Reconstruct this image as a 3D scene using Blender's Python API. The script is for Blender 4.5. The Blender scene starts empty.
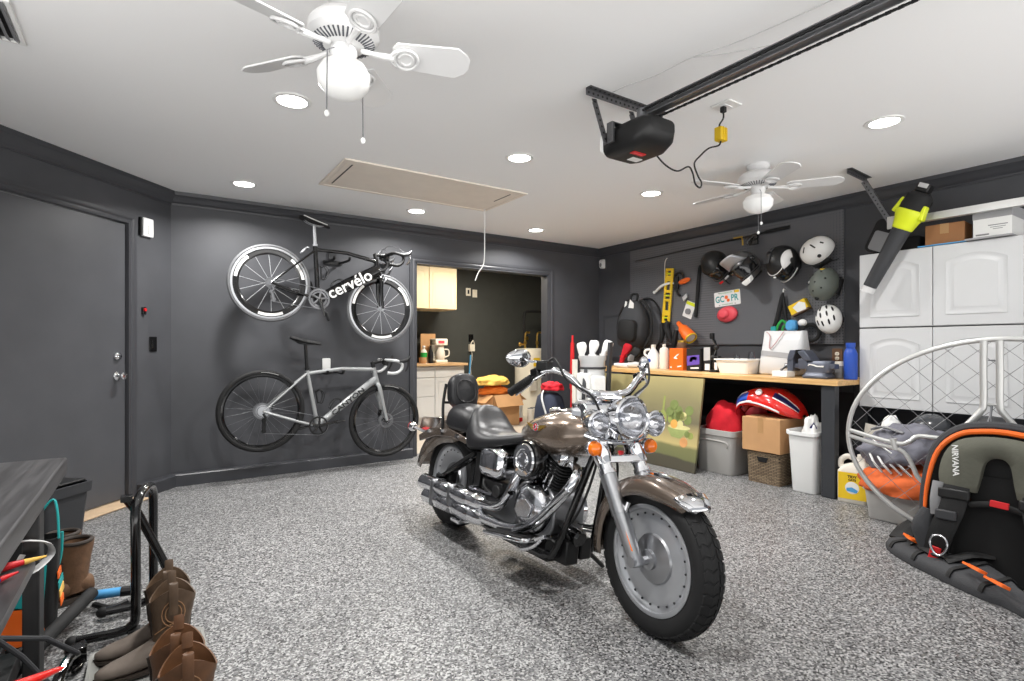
import bpy, bmesh, math, random
from mathutils import Vector, Matrix, Euler
random.seed(7)
V=Vector; PI=math.pi
COL=bpy.context.scene.collection
def R(d): return math.radians(d)
def rx(a): return Matrix.Rotation(R(a),4,'X')
def ry(a): return Matrix.Rotation(R(a),4,'Y')
def rz(a): return Matrix.Rotation(R(a),4,'Z')
def T(x,y=0,z=0): return Matrix.Translation(V((x,y,z)))
def rot(axis,a): return Matrix.Rotation(R(a),4,V(axis))
def frame(axis,up=None):
    w=V(axis).normalized()
    u=V(up) if up else (V((0,0,1)) if abs(w.z)<.9 else V((1,0,0)))
    u=(u-w*u.dot(w)).normalized(); v=w.cross(u)
    return u,v,w
def spline(P,k=6,closed=False):
    P=[V(p) for p in P]; n=len(P); out=[]
    for i in range(n if closed else n-1):
        if closed: a,b,c,d=P[i-1],P[i],P[(i+1)%n],P[(i+2)%n]
        else: a,b,c,d=P[max(i-1,0)],P[i],P[i+1],P[min(i+2,n-1)]
        for j in range(k):
            t=j/k
            out.append(.5*((2*b)+(c-a)*t+(2*a-5*b+4*c-d)*t*t+(3*b-a-3*c+d)*t**3))
    if not closed: out.append(P[-1])
    return out
def lerp_list(L,n):
    o=[]
    for i in range(n):
        t=i/(n-1)*(len(L)-1); k=min(int(t),len(L)-2); o.append(L[k]+(L[k+1]-L[k])*(t-k))
    return o
class G:
    """collects geometry; build() links it as one mesh object"""
    def __init__(s,M=None): s.v=[];s.f=[];s.fm=[];s.mi=0;s.M=M or Matrix()
    def at(s,M): s.M=M; return s
    def add(s,vs,fs):
        b=len(s.v); M=s.M
        s.v+= [M@V(p) for p in vs]
        for f in fs: s.f.append([b+i for i in f]); s.fm.append(s.mi)
        return s
    def m(s,i): s.mi=i; return s
    def box(s,c,d,r=None):
        c=V(c);x,y,z=d[0]/2,d[1]/2,d[2]/2
        vs=[V((a*x,b*y,e*z)) for a in(-1,1) for b in(-1,1) for e in(-1,1)]
        if r is not None: vs=[r@p for p in vs]
        return s.add([c+p for p in vs],[(0,1,3,2),(4,6,7,5),(0,4,5,1),(2,3,7,6),(0,2,6,4),(1,5,7,3)])
    def b2(s,a,b): # box between two corners
        return s.box([(a[i]+b[i])/2 for i in range(3)],[abs(b[i]-a[i]) for i in range(3)])
    def loft(s,rings,cap=True,closed=True,wrap=False):
        n=len(rings[0]);vs=[p for r in rings for p in r];fs=[];m=len(rings)
        for i in range(m if wrap else m-1):
            i2=(i+1)%m
            for j in range(n if closed else n-1):
                j2=(j+1)%n
                fs.append((i*n+j,i*n+j2,i2*n+j2,i2*n+j))
        if cap and not wrap: fs.append(tuple(range(n-1,-1,-1)));fs.append(tuple((m-1)*n+j for j in range(n)))
        return s.add(vs,fs)
    def ring(s,c,u,v,r,n,r2=None,ph=0):
        c=V(c);r2=r if r2 is None else r2
        return [c+V(u)*(r*math.cos(2*PI*i/n+ph))+V(v)*(r2*math.sin(2*PI*i/n+ph)) for i in range(n)]
    def cyl(s,a,b,r0,r1=None,n=16,cap=True):
        a,b=V(a),V(b);r1=r0 if r1 is None else r1
        u,v,w=frame(b-a)
        return s.loft([s.ring(a,u,v,r0,n),s.ring(b,u,v,r1,n)],cap)
    def tube(s,P,r,n=8,k=0,closed=False,flat=1,up=None,cap=True):
        P=[V(p) for p in P]
        if k: P=spline(P,k,closed)
        rs=lerp_list(r,len(P)) if isinstance(r,(list,tuple)) else [r]*len(P)
        rings=[];u=None;m=len(P)
        for i,p in enumerate(P):
            if closed: t=P[(i+1)%m]-P[i-1]
            else: t=P[min(i+1,m-1)]-P[max(i-1,0)]
            if t.length<1e-9: t=V((0,0,1))
            t.normalize()
            if u is None: u=frame(t,up)[0]
            else:
                u=u-t*u.dot(t)
                u=u.normalized() if u.length>1e-6 else frame(t)[0]
            w=t.cross(u)
            rings.append(s.ring(p,u,w,rs[i]*flat,n,rs[i]))
        return s.loft(rings,cap,True,closed)
    def lathe(s,prof,c=(0,0,0),ax=(0,0,1),n=24,up=None,a0=0,a1=360):
        u,v,w=frame(ax,up);c=V(c);full=abs(a1-a0)>=360
        k=n if full else n+1
        vs=[];fs=[];idx=[]
        for (r,h) in prof:
            if r<1e-7 and full: idx.append([len(vs)]*k);vs.append(c+w*h)
            else:
                idx.append(list(range(len(vs),len(vs)+k)))
                for i in range(k):
                    t=R(a0+(a1-a0)*i/n);vs.append(c+w*h+u*(r*math.cos(t))+v*(r*math.sin(t)))
        for a,b in zip(idx,idx[1:]):
            for j in range(n):
                j2=(j+1)%k
                q=[]
                for x in (a[j],a[j2],b[j2],b[j]):
                    if x not in q:q.append(x)
                if len(q)>2:fs.append(tuple(q))
        return s.add(vs,fs)
    def torus(s,c,ax,Rr,r,n=32,m=8,r2=None,up=None,a0=0,a1=360):
        pr=[(Rr+r*math.cos(2*PI*i/m),(r2 or r)*math.sin(2*PI*i/m)) for i in range(m)]
        return s.lathe(pr+[pr[0]],c,ax,n,up,a0,a1)
    def ell(s,c,rad,Rm=None,nu=16,nv=10,z0=-1,z1=1,fn=None):
        c=V(c);rows=[]
        a0,a1=math.asin(z0),math.asin(z1)
        for i in range(nv+1):
            t=a0+(a1-a0)*i/nv;row=[]
            for j in range(nu):
                p=2*PI*j/nu
                q=V((math.cos(t)*math.cos(p),math.cos(t)*math.sin(p),math.sin(t)))
                if fn:q=fn(q)
                q=V((q.x*rad[0],q.y*rad[1],q.z*rad[2]))
                if Rm is not None:q=Rm@q
                row.append(c+q)
            rows.append(row)
        return s.loft(rows,True)
    def prism(s,pts,h,o=(0,0,0),u=(1,0,0),v=(0,1,0),hole=None):
        """outline pts in plane u,v from o, extruded by h along u x v"""
        o,u,v=V(o),V(u),V(v);w=u.cross(v).normalized()
        n=len(pts)
        A=[o+u*p[0]+v*p[1] for p in pts];B=[p+w*h for p in A]
        fs=[(i,(i+1)%n,n+(i+1)%n,n+i) for i in range(n)]
        if hole is None:
            fs+= [tuple(range(n-1,-1,-1)),tuple(range(n,2*n))]
            return s.add(A+B,fs)
        C=[o+u*p[0]+v*p[1] for p in hole];D=[p+w*h for p in C];k=len(C)
        assert k==n
        b=2*n
        fs+=[(b+(i+1)%n,b+i,b+n+i,b+n+(i+1)%n) for i in range(n)]
        fs+=[((i+1)%n,i,b+i,b+(i+1)%n) for i in range(n)]+[(n+i,n+(i+1)%n,b+n+(i+1)%n,b+n+i) for i in range(n)]
        return s.add(A+B+C+D,fs)
    def grid(s,fn,nu,nv,thick=0):
        P=[[V(fn(i/nu,j/nv)) for i in range(nu+1)] for j in range(nv+1)]
        vs=[p for r in P for p in r];k=nu+1
        fs=[(j*k+i,j*k+i+1,(j+1)*k+i+1,(j+1)*k+i) for j in range(nv) for i in range(nu)]
        return s.add(vs,fs)
    def quad(s,a,b,c,d): return s.add([a,b,c,d],[(0,1,2,3)])
def rrect(w,h,r,n=4,cx=0,cy=0):
    o=[]
    for (x,y,a) in ((w/2-r,h/2-r,0),(-w/2+r,h/2-r,90),(-w/2+r,-h/2+r,180),(w/2-r,-h/2+r,270)):
        for i in range(n+1):
            t=R(a+90*i/n);o.append((cx+x+r*math.cos(t),cy+y+r*math.sin(t)))
    return o
def circ(r,n=24,cx=0,cy=0,r2=None): return [(cx+r*math.cos(2*PI*i/n),cy+(r2 or r)*math.sin(2*PI*i/n)) for i in range(n)]
def build(name,g,mat,parent=None,smooth=35,bevel=0,seg=2,sub=0,solid=0,fix=True):
    me=bpy.data.meshes.new(name)
    me.from_pydata([tuple(p) for p in g.v],[],g.f)
    mats=mat if isinstance(mat,(list,tuple)) else [mat]
    for m in mats: me.materials.append(m)
    if len(mats)>1: me.polygons.foreach_set('material_index',[min(i,len(mats)-1) for i in g.fm])
    if fix:
        bm=bmesh.new();bm.from_mesh(me);bmesh.ops.recalc_face_normals(bm,faces=bm.faces);bm.to_mesh(me);bm.free()
    me.update()
    if smooth:
        me.polygons.foreach_set('use_smooth',[True]*len(me.polygons))
        me.set_sharp_from_angle(angle=R(smooth))
    o=bpy.data.objects.new(name,me);COL.objects.link(o)
    if parent: o.parent=parent
    if solid:
        md=o.modifiers.new('s','SOLIDIFY');md.thickness=solid;md.offset=0
    if sub:
        md=o.modifiers.new('u','SUBSURF');md.levels=sub;md.render_levels=sub
    if bevel:
        md=o.modifiers.new('b','BEVEL');md.width=bevel;md.segments=seg;md.limit_method='ANGLE';md.angle_limit=R(40);md.harden_normals=False
    return o
ROOTS=[]
def tag(o,label,cat,group=None):
    o['label']=label;o['category']=cat
    if group:o['group']=group
    return o
def thing(name,label,cat,loc=(0,0,0),rotz=0,group=None,mtx=None):
    o=bpy.data.objects.new(name,None);COL.objects.link(o);o.empty_display_size=.05
    o.location=loc;o.rotation_euler=(0,0,R(rotz))
    if mtx is not None:o.matrix_world=mtx;o.matrix_basis=mtx
    tag(o,label,cat,group);ROOTS.append(o);return o
def solo(name,g,mat,label,cat,group=None,loc=None,mtx=None,**k):
    o=build(name,g,mat,None,**k);tag(o,label,cat,group)
    if mtx is not None:o.matrix_basis=mtx
    elif loc:o.location=loc
    ROOTS.append(o);return o
def struct(name,g,mat,parent=None,**k):
    o=build(name,g,mat,parent,**k)
    if not parent:o['kind']='structure'
    return o
def dup(root,mtx=None,loc=None,label=None,group=None):
    r=root.copy();COL.objects.link(r);ROOTS.append(r)
    if mtx is not None:r.matrix_basis=mtx
    if loc:r.location=loc
    if label:r['label']=label
    if group:r['group']=group
    for ch in list(root.children):
        c=ch.copy();COL.objects.link(c);c.parent=r
        for q in ch.children:
            d=q.copy();COL.objects.link(d);d.parent=c
    return r
def text(name,s,size,mat,M,parent=None,ext=.0006,bold=0,align='CENTER',shear=0,sx=1):
    cu=bpy.data.curves.new(name,'FONT');cu.body=s;cu.size=size;cu.extrude=ext;cu.offset=bold;cu.align_x=align;cu.align_y='CENTER';cu.shear=shear
    cu.resolution_u=3
    t=bpy.data.objects.new(name+'_c',cu);COL.objects.link(t)
    dg=bpy.context.evaluated_depsgraph_get();dg.update()
    me=bpy.data.meshes.new_from_object(t.evaluated_get(dg));bpy.data.objects.remove(t);bpy.data.curves.remove(cu)
    me.transform(M@Matrix.Diagonal((sx,1,1,1)));me.materials.clear();me.materials.append(mat)
    o=bpy.data.objects.new(name,me);COL.objects.link(o)
    if parent:o.parent=parent
    return o
def recentre():
    """moves every world-built root to the foot of its own bounding box"""
    bpy.context.view_layer.update()
    for r in ROOTS:
        if r.matrix_basis.to_translation().length>1e-6: continue
        meshes=[r] if r.type=='MESH' else []
        st=list(r.children)
        while st:
            c=st.pop();st+=list(c.children)
            if c.type=='MESH':meshes.append(c)
        if not meshes: continue
        P=[m.matrix_world@V(q) for m in meshes for q in m.bound_box]
        lo=[min(p[i] for p in P) for i in range(3)];hi=[max(p[i] for p in P) for i in range(3)]
        d=V(((lo[0]+hi[0])/2,(lo[1]+hi[1])/2,lo[2]))
        done=set()
        for m in meshes:
            if m.data.name in done: continue
            done.add(m.data.name);m.data.transform(Matrix.Translation(-(r.matrix_basis.to_3x3().inverted()@d)))
        r.location=d
# ---------------------------------------------------------------- materials
def lin(c):
    c=[x/255 if max(c)>1.001 else x for x in c]
    return tuple([(x/12.92 if x<=.04045 else ((x+.055)/1.055)**2.4) for x in c[:3]]+[1])
def _bs(name):
    m=bpy.data.materials.new(name);m.use_nodes=True
    nt=m.node_tree;return m,nt,nt.nodes['Principled BSDF']
def mat(name,c,rough=.5,metal=0,spec=.5,coat=0,var=0,vs=8,bump=0,bs=60,emit=0,alpha=1,trans=0,ior=1.45,sheen=0,stretch=None,coord='Object'):
    m,nt,b=_bs(name);L=nt.links.new;N=nt.nodes.new
    c=lin(c)
    b.inputs['Base Color'].default_value=c;b.inputs['Roughness'].default_value=rough;b.inputs['Metallic'].default_value=metal
    b.inputs['Specular IOR Level'].default_value=spec;b.inputs['Coat Weight'].default_value=coat;b.inputs['Coat Roughness'].default_value=.08
    b.inputs['Transmission Weight'].default_value=trans;b.inputs['IOR'].default_value=ior;b.inputs['Alpha'].default_value=alpha
    b.inputs['Sheen Weight'].default_value=sheen
    if emit: b.inputs['Emission Color'].default_value=c;b.inputs['Emission Strength'].default_value=emit
    tc=N('ShaderNodeTexCoord');src=tc.outputs[coord]
    if stretch:
        mp=N('ShaderNodeMapping');mp.inputs['Scale'].default_value=stretch;L(src,mp.inputs[0]);src=mp.outputs[0]
    if var:
        n=N('ShaderNodeTexNoise');n.inputs['Scale'].default_value=vs;n.inputs['Detail'].default_value=5;L(src,n.inputs['Vector'])
        r=N('ShaderNodeMapRange');r.inputs[1].default_value=.3;r.inputs[2].default_value=.7;r.inputs[3].default_value=1-var;r.inputs[4].default_value=1+var
        L(n.outputs[0],r.inputs[0])
        x=N('ShaderNodeVectorMath');x.operation='SCALE';x.inputs[0].default_value=c[:3];L(r.outputs[0],x.inputs['Scale']);L(x.outputs[0],b.inputs['Base Color'])
    if bump:
        n=N('ShaderNodeTexNoise');n.inputs['Scale'].default_value=bs;n.inputs['Detail'].default_value=4;L(src,n.inputs['Vector'])
        p=N('ShaderNodeBump');p.inputs['Strength'].default_value=bump;p.inputs['Distance'].default_value=.01;L(n.outputs[0],p.inputs['Height']);L(p.outputs[0],b.inputs['Normal'])
    return m
def ramp(nt,pts,interp='LINEAR'):
    r=nt.nodes.new('ShaderNodeValToRGB');r.color_ramp.interpolation=interp
    e=r.color_ramp.elements
    while len(e)<len(pts): e.new(.5)
    for q,(p,c) in zip(e,pts): q.position=p;q.color=lin(c)
    return r
def floor_mat():
    m,nt,b=_bs('epoxy_flake_floor');L=nt.links.new;N=nt.nodes.new
    tc=N('ShaderNodeTexCoord')
    v=N('ShaderNodeTexVoronoi');v.inputs['Scale'].default_value=145;L(tc.outputs['Object'],v.inputs['Vector'])
    s=N('ShaderNodeSeparateColor');L(v.outputs['Color'],s.inputs[0])
    r=ramp(nt,[(0,(34,34,36)),(.13,(79,79,81)),(.28,(108,108,109)),(.48,(131,131,131)),(.70,(168,168,167)),(.91,(96,95,93))],'CONSTANT')
    L(s.outputs[0],r.inputs[0])
    n=N('ShaderNodeTexNoise');n.inputs['Scale'].default_value=1.6;n.inputs['Detail'].default_value=4;L(tc.outputs['Object'],n.inputs['Vector'])
    mr=N('ShaderNodeMapRange');mr.inputs[1].default_value=.3;mr.inputs[2].default_value=.7;mr.inputs[3].default_value=.93;mr.inputs[4].default_value=1.06;L(n.outputs[0],mr.inputs[0])
    x=N('ShaderNodeVectorMath');x.operation='SCALE';L(r.outputs[0],x.inputs[0]);L(mr.outputs[0],x.inputs['Scale']);L(x.outputs[0],b.inputs['Base Color'])
    b.inputs['Roughness'].default_value=.42;b.inputs['Specular IOR Level'].default_value=.35
    p=N('ShaderNodeBump');p.inputs['Strength'].default_value=.15;p.inputs['Distance'].default_value=.002;L(s.outputs[1],p.inputs['Height']);L(p.outputs[0],b.inputs['Normal'])
    return m
def wood_mat(name,c1,c2,sc=(3,60,60),rough=.45,plank=None):
    m,nt,b=_bs(name);L=nt.links.new;N=nt.nodes.new
    tc=N('ShaderNodeTexCoord');mp=N('ShaderNodeMapping');mp.inputs['Scale'].default_value=sc;L(tc.outputs['Object'],mp.inputs[0])
    n=N('ShaderNodeTexNoise');n.inputs['Scale'].default_value=1;n.inputs['Detail'].default_value=6;n.inputs['Distortion'].default_value=.6;L(mp.outputs[0],n.inputs['Vector'])
    r=ramp(nt,[(.3,c1),(.7,c2)]);L(n.outputs[0],r.inputs[0]);out=r.outputs[0]
    if plank:
        mp2=N('ShaderNodeMapping');mp2.inputs['Scale'].default_value=plank;L(tc.outputs['Object'],mp2.inputs[0])
        v=N('ShaderNodeTexVoronoi');v.inputs['Scale'].default_value=1;v.distance='CHEBYCHEV';L(mp2.outputs[0],v.inputs['Vector'])
        s=N('ShaderNodeSeparateColor');L(v.outputs['Color'],s.inputs[0])
        mr=N('ShaderNodeMapRange');mr.inputs[3].default_value=.85;mr.inputs[4].default_value=1.12;L(s.outputs[0],mr.inputs[0])
        x=N('ShaderNodeVectorMath');x.operation='SCALE';L(out,x.inputs[0]);L(mr.outputs[0],x.inputs['Scale']);out=x.outputs[0]
    L(out,b.inputs['Base Color']);b.inputs['Roughness'].default_value=rough
    return m
M={}
def mk(n,*a,**k): M[n]=mat(n,*a,**k);return M[n]
mk('wall',(70,71,75),.55,var=.10,vs=3,bump=.06,bs=180)
mk('walltrim',(62,63,67),.38,var=.05,vs=5)
mk('door',(76,77,81),.42,var=.08,vs=4)
mk('farwall',(66,68,65),.6,var=.06)
mk('ceil',(245,245,245),.9,bump=.05,bs=140)
mk('white',(232,232,230),.45)
mk('whitegloss',(236,236,236),.22)
mk('cabwhite',(206,207,208),.38)
mk('cream',(214,196,160),.45)
mk('offwhite',(222,216,204),.5)
mk('chrome',(232,233,236),.06,1)
mk('chromeb',(205,206,210),.16,1,bump=.05,bs=40)
mk('alu',(176,177,180),.32,1)
mk('aluw',(205,205,203),.38,.55)
mk('steel',(130,131,134),.35,.9,var=.1)
mk('galv',(112,112,114),.45,.8,var=.15,vs=30)
mk('black',(16,16,17),.45)
mk('blackg',(12,12,13),.15,coat=.6)
mk('blackm',(24,24,25),.75)
mk('char',(48,49,52),.55)
mk('rubber',(22,22,23),.72,var=.12,vs=20)
mk('leather',(30,30,32),.38,bump=.12,bs=120)
mk('tank',(128,113,100),.24,.65,coat=1)
mk('taupe',(104,92,82),.26,.5,coat=1)
mk('orange',(238,106,30),.45)
mk('amber',(246,120,16),.2,coat=.7)
mk('red',(200,26,32),.45)
mk('redcloth',(192,22,38),.85,var=.2,vs=7,bump=.25,bs=12)
mk('yellow',(236,198,40),.45)
mk('lime',(214,226,40),.4)
mk('teal',(28,150,150),.6)
mk('blue',(36,76,170),.4)
mk('ltblue',(84,160,214),.5)
mk('green',(46,160,70),.5)
mk('purple',(98,74,170),.5)
mk('card',(190,146,102),.8,var=.07,vs=5)
mk('cardd',(160,112,74),.8,var=.07,vs=5)
mk('tape',(176,136,92),.3)
mk('tote',(168,166,163),.5)
mk('can',(226,227,226),.42)
mk('grey',(128,128,130),.55)
mk('dkgrey',(84,86,92),.5)
mk('ltgrey',(192,192,192),.5)
mk('nylon',(54,55,58),.72,bump=.2,bs=160)
mk('nylonb',(18,18,19),.7,bump=.2,bs=160)
mk('olive',(88,88,78),.8,var=.12,bump=.2,bs=50)
mk('greyjack',(112,112,122),.75,var=.15,vs=9,bump=.3,bs=14)
mk('bootbrown',(104,76,54),.55,var=.22,vs=22,bump=.15,bs=60)
mk('boottan',(138,102,70),.55,var=.2,vs=25,bump=.1,bs=60)
mk('bootgrey',(112,102,94),.75,var=.15,vs=20)
mk('bootsole',(52,44,38),.7)
mk('gold',(196,160,70),.35,.8)
mk('brass',(206,168,88),.3,1)
mk('glass',(240,242,245),.04,0,trans=1,ior=1.45)
mk('lens',(250,250,250),.03,0,trans=1,ior=1.12)
mk('frost',(236,236,234),.35,emit=.12)
mk('lamp',(255,253,248),.5,emit=14)
mk('hatch',(232,222,210),.6,var=.03)
mk('clothy',(236,190,96),.9,var=.12,bump=.3,bs=25)
mk('clotho',(226,118,40),.9,var=.12,bump=.3,bs=25)
mk('fanw',(226,226,226),.35)
mk('stripe',(205,206,206),.4)
mk('silver',(186,188,192),.3,.7)
mk('framegrey',(150,152,153),.4,.15,coat=.4)
mk('pink',(226,80,92),.45)
mk('screen',(40,60,80),.2)
mk('ivory',(236,230,214),.4)
mk('thresh',(196,170,140),.5,var=.1,vs=10)
mk('bluejean',(44,50,66),.85,bump=.2)
mk('helmgreen',(98,104,98),.5)
M['floor']=floor_mat()
M['bench']=wood_mat('maple_worktop',(206,158,98),(230,190,132),(60,3,60),.4,(14,1.6,14))
M['ctop']=wood_mat('counter_wood',(190,152,110),(214,180,138),(5,60,60))
M['table']=wood_mat('ebonised_wood',(50,49,50),(86,85,86),(40,2.5,40),.38)
M['tabledk']=wood_mat('ebonised_wood_frame',(26,26,27),(44,44,45),(40,40,3),.5)
# ---------------------------------------------------------------- room
XR,YB,CE=4.95,5.32,2.44
A2=V((.15,5.32,0));UW=V((-.663,-.749,0)).normalized();NW=V((-UW.y,UW.x,0))   # NW: into the room
if NW.x<0: NW=-NW
E2=A2+UW*2.187
def onw(s,z,d=0): return A2+UW*s+NW*d+V((0,0,z))
MW=Matrix(((-UW.x,0,NW.x,0),(-UW.y,0,NW.y,0),(0,1,0,0),(0,0,0,1)))  # local x: towards the back corner, y: up, z: out of the wall
def mwall(s,z,d=0): return Matrix.Translation(onw(s,z,d))@MW
MR=Matrix(((0,0,-1,0),(-1,0,0,0),(0,1,0,0),(0,0,0,1)))            # right wall: local x = -Y, y = up, z = -X
def mright(y,z,x=XR): return Matrix.Translation(V((x,y,z)))@MR
MB_=Matrix(((1,0,0,0),(0,0,-1,0),(0,1,0,0),(0,0,0,1)))             # back wall: local x = X, y = up, z = -Y
def mback(x,z,y=YB): return Matrix.Translation(V((x,y,z)))@MB_
g=G();P=[(.15,5.32),(4.95,5.32),(4.95,-.9),(-1.3,-.9),(E2.x,E2.y)]
g.prism([(a,b) for a,b in reversed(P)] ,-.12) if False else g.add([(a,b,0) for a,b in P]+[(a,b,-.1) for a,b in P],[(4,3,2,1,0),(5,6,7,8,9)]+[(i,(i+1)%5,5+(i+1)%5,5+i) for i in range(5)])
g.b2((2.335,5.32,-.1),(4.10,5.44,0))
struct('floor',g,M['floor'],smooth=0)
g=G();g.add([(a,b,CE) for a,b in P]+[(a,b,CE+.1) for a,b in P],[(0,1,2,3,4),(9,8,7,6,5)]+[(i,(i+1)%5,5+(i+1)%5,5+i) for i in range(5)])
struct('ceiling',g,M['ceil'],smooth=0)
DX0,DX1,DZ=2.335,4.10,2.05
g=G();g.b2((-.1,YB,0),(DX0,YB+.12,CE));g.b2((DX1,YB,0),(XR+.12,YB+.12,CE));g.b2((DX0,YB,DZ),(DX1,YB+.12,CE))
struct('wall_back',g,M['wall'],smooth=0)
g=G();g.b2((XR,-.9,0),(XR+.12,YB,CE));struct('wall_right',g,M['wall'],smooth=0)
g=G()
D0,D1,DH=.435,1.36,2.08
for a,b,z0,z1 in ((-.05,D0,0,CE),(D1,2.3,0,CE),(D0,D1,DH,CE)):
    c=onw((a+b)/2,(z0+z1)/2,-.06);g.box(c,(b-a,.12,z1-z0),rz(math.degrees(math.atan2(UW.y,UW.x))).to_3x3())
struct('wall_angled',g,M['wall'],smooth=0)
g=G();g.b2((-1.42,2.5,0),(-1.3,E2.y,CE));struct('wall_left',g,M['wall'],smooth=0)
# crown moulding and base curb swept along the walls
def sweep(name,path,prof,m,flip=1):
    g=G();n=len(path);rings=[]
    for i,p in enumerate(path):
        p=V(p);d0=(p-V(path[i-1])).normalized() if i else None;d1=(V(path[i+1])-p).normalized() if i<n-1 else None
        n0=V((d0.y,-d0.x,0)) if d0 else None;n1=V((d1.y,-d1.x,0)) if d1 else None
        nn=(n0+n1) if n0 and n1 else (n0 or n1)
        nn=nn/ (nn.dot(n0 or n1)) if (n0 and n1) else nn
        rings.append([p+nn*a+V((0,0,b)) for a,b in prof])
    g.loft(rings);return struct(name,g,m,smooth=30)
crown=[(0,2.335),(.008,2.335),(.012,2.35),(.02,2.356),(.03,2.375),(.048,2.405),(.058,2.412),(.062,2.44),(0,2.44)]
sweep('trim_1',[E2+UW*.0+V((0,0,0)),A2,V((XR,YB,0)),V((XR,-.9,0))],crown,M['walltrim'])
base=[(0,0),(.075,0),(.075,.09),(.066,.1),(0,.1)]
sweep('baseboard_back',[onw(D0-.07,0),A2,V((DX0-.06,YB,0))],base,M['walltrim'])
sweep('baseboard_right',[V((DX1+.07,YB,0)),V((XR,YB,0)),V((XR,-.9,0))],base,M['walltrim'])
# doorway casing
cp=[(0,0),(.012,.004),(.016,.02),(.011,.034),(.02,.05),(.02,.07),(0,.07)]
def casing(name,x0,x1,z1,Mx,parent=None):
    g=G(Mx)
    def prof(sgn,x): return [(x+sgn*b,a) for a,b in cp]
    r0=[V((x0-b,0,a)) for a,b in cp];r1=[V((x0-b,z1+b,a)) for a,b in cp]
    r2=[V((x1+b,z1+b,a)) for a,b in cp];r3=[V((x1+b,0,a)) for a,b in cp]
    g.loft([r0,r1,r2,r3]);return struct(name,g,M['walltrim'],parent,smooth=30)
casing('trim_2',DX0,DX1,DZ,mback(0,0))
g=G();g.b2((DX0-.002,YB-.005,0),(DX0+.015,YB+.125,DZ));g.b2((DX1-.015,YB-.005,0),(DX1+.002,YB+.125,DZ));g.b2((DX0,YB-.005,DZ-.015),(DX1,YB+.125,DZ+.002))
struct('trim_3',g,M['walltrim'],smooth=0)
# angled-wall door
c0=mwall(D0,0)
casing('trim_4',-(D1-D0),0,DH,c0)
g=G(c0);g.b2((-(D1-D0)+.004,.022,-.05),(-.004,DH-.006,-.012));dr=struct('door_1',g,M['door'],bevel=.003)
dr['label']='flat charcoal entry door in the angled wall, chrome knob and deadbolt';
def knobset(z,kind):
    g=G(c0);x=-.075
    if kind=='k':
        g.lathe([(0,-.012),(.034,-.012),(.034,-.006),(.026,.0),(.012,.004),(.011,.02),(.02,.026),(.027,.036),(.027,.048),(.02,.056),(0,.058)],(x,z,0),(0,0,1),24)
        return build('door_knob',g,M['chrome'],dr)
    g.lathe([(0,-.012),(.031,-.012),(.031,-.004),(.024,.006),(.016,.009),(0,.009)],(x,z,0),(0,0,1),24);g.box((x,z,.012),(.022,.008,.012))
    return build('deadbolt',g,M['chrome'],dr)
knobset(.94,'k');knobset(1.085,'d')
g=G(c0);g.b2((-(D1-D0)+.01,.003,.004),(.05,.016,.15));struct('trim_5',g,M['thresh'],bevel=.004)
g=G(c0);g.b2((-(D1-D0),0,-.09),(0,.012,.0));struct('trim_6',g,M['thresh'],smooth=0)
# little devices on the angled wall
t=thing('door_chime','white plastic chime box high on the charcoal wall right of the entry door','door chime')
g=G(mwall(.262,2.087));g.prism(rrect(.1,.145,.012,3),.03);build('housing',g,M['whitegloss'],t,bevel=.006)
g=G(mwall(.262,2.087,.031));g.prism(rrect(.05,.07,.008,3,.012,-.02),.008);build('front_cover',g,M['white'],t,bevel=.003)
g=G(mwall(.312,2.087));g.b2((-.018,-.07,0),(.0,.07,.02));build('side_plate',g,M['black'],t)
t=thing('push_button','small black push button with a red cap between the chime and the dark plate','button')
g=G(mwall(.286,1.435));g.prism(rrect(.032,.06,.008,3),.016);build('housing',g,M['blackg'],t,bevel=.002)
g=G(mwall(.286,1.443,.016));g.cyl((0,0,0),(0,0,.01),.013,.011,16);build('red_cap',g,M['red'],t)
def wallplate(mx,w,h,m,label,cat,kind,m2,name='wall_plate',group=None):
    t=thing(name,label,cat,group=group)
    g=G(mx);g.prism(rrect(w,h,.006,3),.007);build('cover_plate',g,m,t,bevel=.002)
    if kind=='rocker':
        g=G(mx);g.b2((-.016,-.033,.006),(.016,.033,.011));build('rocker',g,m2,t,bevel=.002)
    elif kind=='outlet':
        g=G(mx)
        for s in (-1,1): g.prism(rrect(.034,.03,.012,4,0,s*.02),.01)
        build('receptacle',g,m2,t,bevel=.001)
        g=G(mx)
        for s in (-1,1):
            for x in (-.007,.007): g.b2((x-.0015,s*.02-.003,.009),(x+.0015,s*.02+.006,.0108))
            g.cyl((0,s*.02-.009,.009),(0,s*.02-.009,.0108),.003,None,8)
        build('slot',g,M['black'],t)
    return t
wallplate(mwall(.192,1.176),.075,.118,M['blackg'],'black switch plate on the charcoal wall beside the entry door','switch plate','rocker',M['blackg'],'light_switch')
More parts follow.
